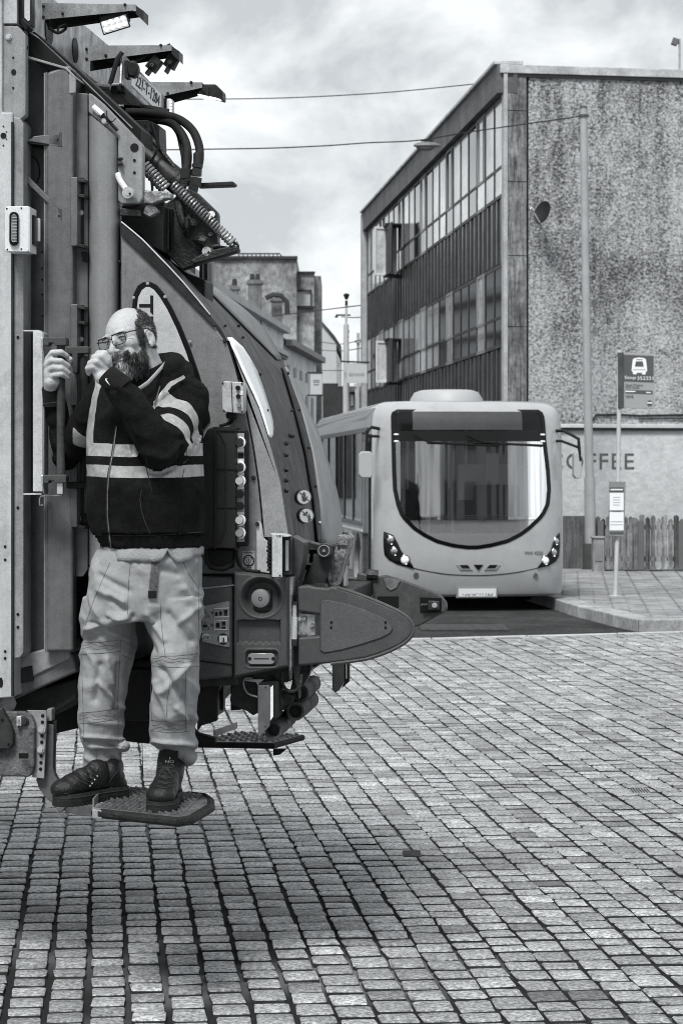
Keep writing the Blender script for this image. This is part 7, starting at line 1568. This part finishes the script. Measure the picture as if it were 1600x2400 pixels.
rings = [top, [a.lerp(c, .5) for a, c in zip(top, mid)], mid, [a.lerp(c, .5) for a, c in zip(mid, bot)], bot]
b.loft(rings, cap=False); sh_ = b.build('shirt', mat('m_shirt', .27, .8, gamp=.06, var=.12, vs=20, bump=.5, bs=180), man, ang=80); md = sh_.modifiers.new('s', 'SOLIDIFY'); md.thickness = .003
# ---- trousers
b = MB()
hips = [(1285, 350, 118, .145, .02), (1315, 347, 130, .152, .02), (1350, 342, 134, .158, .02), (1395, 338, 137, .160, .02), (1430, 335, 138, .155, .02), (1452, 334, 138, .145, .025)]
b.loft([ring(*r_) for r_ in hips])
lg = [(1400, 262, 68.0, .125, .05), (1450, 250, 62.0, .118, .06), (1507, 254, 65.5, .110, .07), (1545, 250, 62.7, .108, .075), (1588, 243, 57.0, .102, .08), (1640, 238, 54.1, .098, .09), (1700, 236, 52.2, .094, .10), (1735, 238, 51.3, .094, .11), (1748, 243, 49.4, .092, .11), (1756, 243, 44.6, .080, .115), (1780, 242, 43.7, .078, .12), (1806, 242, 45.6, .082, .12)]
b.loft([ring(*r_) for r_ in lg])
rg = [(1400, 405, 70.0, .125, .0), (1450, 407, 66.0, .120, -.01), (1500, 408, 58.9, .115, -.03), (1536, 408, 56.0, .112, -.05), (1580, 410, 55.1, .108, -.06), (1620, 411, 55.1, .102, -.055), (1670, 408, 54.1, .098, -.04), (1717, 405, 53.2, .095, -.02), (1740, 408, 54.1, .095, -.01), (1752, 418, 45.6, .090, .03), (1775, 430, 31.3, .08, .06), (1790, 438, 19.0, .06, .08)]
b.loft([ring(*r_) for r_ in rg])
b.ball(MP(288, 1748, .10), (.026, .07, .018)); b.ball(MP(441, 1768, .03), (.036, .07, .030), Matrix.Rotation(R(25), 3, 'Y')); b.ball(MP(355, 1420, -.05), (.09, .09, .06))
tr = voxel(b, .0052, 4, .5)
V = verts(tr); Nn = vnorm(tr); P2 = np.stack([800+F*V[:, 0]/V[:, 1], HZ-F*(V[:, 2]-CH)/V[:, 1]], 1)
disp = np.zeros(len(V))
folds = [((300, 1440), (205, 1475), 9, .010), ((308, 1445), (262, 1405), 9, -.009), ((300, 1447), (255, 1440), 7, .008), ((330, 1470), (360, 1530), 10, -.008), ((290, 1410), (235, 1385), 9, .007), ((235, 1350), (300, 1385), 9, -.006), ((370, 1330), (415, 1345), 10, -.006), ((430, 1380), (470, 1440), 10, .007), ((395, 1440), (450, 1500), 10, -.008), ((420, 1460), (465, 1420), 8, .007), ((385, 1500), (345, 1440), 8, .007), ((232, 1560), (222, 1640), 9, -.009), ((250, 1545), (262, 1600), 9, .008), ((280, 1560), (272, 1660), 8, -.007), ((230, 1600), (285, 1660), 7, .006), ((380, 1570), (430, 1640), 10, -.010), ((440, 1560), (385, 1620), 9, .009), ((365, 1600), (400, 1690), 9, .007), ((430, 1600), (450, 1700), 8, -.008), ((415, 1660), (440, 1690), 8, .007), ((250, 1480), (300, 1500), 7, .006), ((190, 1500), (240, 1490), 8, -.005), ((200, 1740), (290, 1752), 5, -.010), ((195, 1725), (290, 1735), 5, .006), ((360, 1738), (450, 1745), 5, .007), ((420, 1752), (460, 1760), 5, -.008), ((205, 1775), (240, 1800), 7, .005), ((250, 1770), (285, 1795), 7, -.005), ((215, 1690), (280, 1700), 8, .004), ((322, 1300), (330, 1370), 6, -.003)]
for (a, c, s, amp) in folds: disp += 1.7*amp*np.exp(-(pl(P2, [a, c])/(s*.85))**2)
for i, p in enumerate(V):
    q3 = Vector((p[0]*8, p[1]*8, p[2]*9+p[0]*5)); n1 = noise.noise(q3); n2 = noise.noise(Vector(p)*24+Vector((3, 3, 3)))
    disp[i] += .0075*(max(0, 1-3*abs(n1))-.3)+.0025*n2+.0012*noise.noise(Vector(p)*60)
setverts(tr, V+Nn*disp[:, None])
# stitched bands a shade darker
tone = np.ones(len(V))
for pts, hw in (([(186, 1512), (283, 1503)], 14), ([(283, 1503), (322, 1530)], 14), ([(350, 1545), (465, 1543)], 13), ([(180, 1685), (278, 1672)], 13), ([(352, 1700), (455, 1700)], 13)):
    tone = np.where(pl(P2, pts) < hw, .80, tone)
attr(tr, 'tone', tone)
ttree = BVHTree.FromPolygons([v.co.copy() for v in tr.vertices], [tuple(p.vertices) for p in tr.polygons])
trs = finish(tr, 'trousers', mat('m_trouser', .265, .8, gamp=.05, var=.10, vs=9, bump=.35, bs=300, attr='tone', spec=.25))
m_st = mat('m_stitch', .10, .8)
for pts in ([(258, 1318), (240, 1360), (222, 1400), (205, 1450), (192, 1495)], [(306, 1315), (301, 1370), (300, 1410), (299, 1440)], [(428, 1315), (445, 1350), (466, 1378)], [(375, 1400), (377, 1450), (382, 1500), (388, 1540)], [(186, 1507), (240, 1505), (283, 1500)], [(186, 1534), (240, 1531), (283, 1527)], [(283, 1500), (322, 1522)], [(285, 1535), (318, 1552)], [(283, 1500), (280, 1560), (276, 1640), (277, 1745)], [(192, 1535), (193, 1600), (195, 1670), (197, 1740)], [(350, 1538), (410, 1538), (464, 1532)], [(352, 1560), (410, 1565), (466, 1562)], [(355, 1565), (353, 1620), (356, 1690)], [(400, 1590), (392, 1640), (390, 1680)], [(436, 1565), (434, 1640), (436, 1715)], [(181, 1672), (230, 1668), (277, 1660)], [(181, 1697), (230, 1693), (277, 1686)], [(352, 1688), (400, 1692), (452, 1688)], [(352, 1712), (400, 1718), (445, 1714)], [(198, 1795), (240, 1800), (290, 1790)], [(225, 1755), (226, 1800)], [(464, 1335), (466, 1440), (464, 1520)]):
    dtube(ttree, pts, .0010, 'seam', m_st, trs, .0004, 4, 4)
for k in range(9):  # puckered quilting lines inside the bands
    for (x0, x1, yb_) in ((190, 280, 1512), (355, 460, 1543), (185, 275, 1677), (356, 440, 1700)):
        if k < 2: yy = yb_+k*8; dtube(ttree, [(x0+(x1-x0)*t/8, yy+3*math.sin(t*2.1+k)+2*math.sin(t*5.3)) for t in range(9)], .0008, 'quilting', m_st, trs, .0003, 3, 4)
# belt end
P = [drape(ttree, x, y, .008) for x, y in ((366, 1300), (364, 1320), (361, 1345), (359, 1370), (357, 1388))]; P = [p for p in P if p]
b = MB(); b.loft([[p+Vector((-.013, 0, 0)), p+Vector((.013, 0, 0)), p+Vector((.013, .004, 0)), p+Vector((-.013, .004, 0))] for p in P]); bl = b.build('belt', mat('m_belt', .13, .8, var=.5, vs=90, bump=1, bs=500), man)
p = P[-1]; b = MB(); b.box(p+Vector((0, 0, -.008)), (.029, .008, .026)); b.build('belt_tip', mat('m_black', .01), bl, bevel=.002)
# ---- boots
def boot(heel, toe, ank, lab, tongue=None):
    heel, toe, ank = Vector(heel), Vector(toe), Vector(ank); d = (toe-heel); d.z = 0; L_ = d.length; d.normalize(); sdv = Vector((-d.y, d.x, 0)); base = min(heel.z, toe.z); M3 = Matrix((d, sdv, ZV)).transposed()
    b = MB(); zz = lambda t: heel.z+(toe.z-heel.z)*t
    def el(t, h, r): p = heel.lerp(toe, t); b.ball(Vector((p.x, p.y, zz(t)+h)), r, M3, 14)
    el(.86, .058, (.055, .050, .036)); el(.72, .066, (.062, .050, .042)); el(.55, .074, (.065, .046, .052)); el(.38, .085, (.06, .042, .060)); el(.18, .068, (.055, .040, .050)); el(.12, .05, (.045, .038, .03))
    capsule3(b, heel.lerp(toe, .22)+ZV*.09, ank, .048, .050)
    up = voxel(b, .0045, 4, .5); V = verts(up); Nn = vnorm(up); dp_ = np.array([.0016*noise.noise(Vector(p)*45)+.002*noise.noise(Vector(p)*18) for p in V]); dp_ += np.array([-.0035*math.exp(-((((Vector(p)-heel).dot(d)/L_)-.60)/.025)**2)*(1 if p[2] > base+.07 else 0) for p in V]); dp_ -= np.array([.003*math.exp(-((((Vector(p)-heel).dot(d)/L_)-.30)/.02)**2) for p in V])
    setverts(up, V+Nn*dp_[:, None]); tree = BVHTree.FromPolygons([v.co.copy() for v in up.vertices], [tuple(p.vertices) for p in up.polygons])
    o = finish(up, 'boot', mat('m_leather', .010, .36, var=.5, vs=16, bump=.5, bs=120, dirt=.2), man)
    o['label'] = lab
    prof = [(-.03, .0), (-.01, .034), (.10, .042), (.30, .038), (.45, .040), (.62, .050), (.78, .054), (.92, .045), (.99, .028), (1.02, .0)]
    def out(s, z): return [heel+d*(t*L_)+sdv*(w_*s)+ZV*(z+(toe.z-heel.z)*t) for t, w_ in prof]+[heel+d*(t*L_)-sdv*(w_*s)+ZV*(z+(toe.z-heel.z)*t) for t, w_ in prof[-2:0:-1]]
    b = MB(); b.loft([out(.94, .0), out(1.0, .004), out(1.02, .022), out(1.0, .034), out(.96, .042)]); so_ = b.build('sole', mat('m_sole', .014, .7, var=.4, vs=30, bump=.5, bs=90), o, ang=40)
    b = MB(); b.tube(out(1.035, .030), .0016, 5, closed=True); b.build('welt', mat('m_seamd', .03), so_)
    b = MB()
    for k in range(14): t = .06+k*.068; w_ = np.interp(t, [p[0] for p in prof], [p[1] for p in prof]); [b.box(heel+d*(t*L_)+sdv*(w_*.99*s_)+ZV*(.004+(toe.z-heel.z)*t), (.010, .008, .010), M3) for s_ in (-1, 1)]
    b.build('tread', mat('m_sole', .014), so_, smooth=False)
    return o, tree
bA, tA = boot(MP(288, 1868, .10), MP(132, 1891, -.08), MP(258, 1800, .11), 'boot turned side on with its toe off the step')
bB, tB = boot(MP(404, 1878, .02), MP(372, 1909, -.30), MP(402, 1775, .02), 'boot pointing towards the camera')
m_lace = mat('m_lace', .03, .8)
def laces(tree, pts, o, r=.0019):
    for p in pts: dtube(tree, p, r, 'lace', m_lace, o, .0025, 3)
laces(tA, [[(192, 1812), (205, 1822), (222, 1828)], [(186, 1820), (200, 1830), (218, 1836)], [(182, 1828), (196, 1836), (212, 1842)], [(198, 1806), (212, 1814), (228, 1820)]], bA)
for x, y in ((222, 1828), (216, 1837), (228, 1820), (211, 1843)):
    q = drape(tA, x, y, .003)
    if q: b = MB(); b.ball(q, .0035, n=6); b.build('eyelet', m_zinc, bA)
dtube(tA, [(250, 1845), (262, 1825), (275, 1808)], .0016, 'seam', mat('m_seamd', .03), bA, .001); dtube(tA, [(150, 1860), (185, 1868), (225, 1860), (262, 1846)], .0013, 'seam', mat('m_seamd', .03), bA, .001)
laces(tB, [[(372, 1818), (388, 1826), (412, 1820)], [(368, 1830), (388, 1838), (410, 1832)], [(366, 1841), (385, 1848), (408, 1842)], [(374, 1806), (390, 1814), (412, 1808)], [(378, 1796), (392, 1802), (408, 1798)], [(385, 1798), (372, 1800), (362, 1795), (366, 1786), (380, 1792)], [(392, 1798), (398, 1812), (406, 1822)], [(384, 1800), (376, 1812), (372, 1820)]], bB)
# label on the boot tongue
def flat_tongue():
    a = drape(tB, 386, 1788, .004); c = drape(tB, 410, 1788, .004)
    if a and c:
        c.y = a.y = min(a.y, c.y)-.004; b = MB(); b.prism([a+ZV*.045-Vector((.012, 0, 0)), a-ZV*.020-Vector((.008, 0, 0)), c-ZV*.020+Vector((.006, 0, 0)), c+ZV*.045+Vector((.012, 0, 0))], Vector((0, .012, 0))); t_ = b.build('tongue', mat('m_black', .01), bB, bevel=.003)
        text('boot_label', 'NO', mat('m_lbl', .3), a+Vector((.002, -.001, -.001)), (1, 0, 0), (0, 0, 1), t_, .011, .030, .001); text('boot_label', 'RISK', mat('m_lbl', .3), a+Vector((.002, -.001, -.016)), (1, 0, 0), (0, 0, 1), t_, .011, .030, .001)
        b = MB(); b.tube([a+Vector((.018, -.001, .02)), a+Vector((.018, -.001, .012))], .001, 4); b.build('label_stroke', m_white, t_)
flat_tongue()
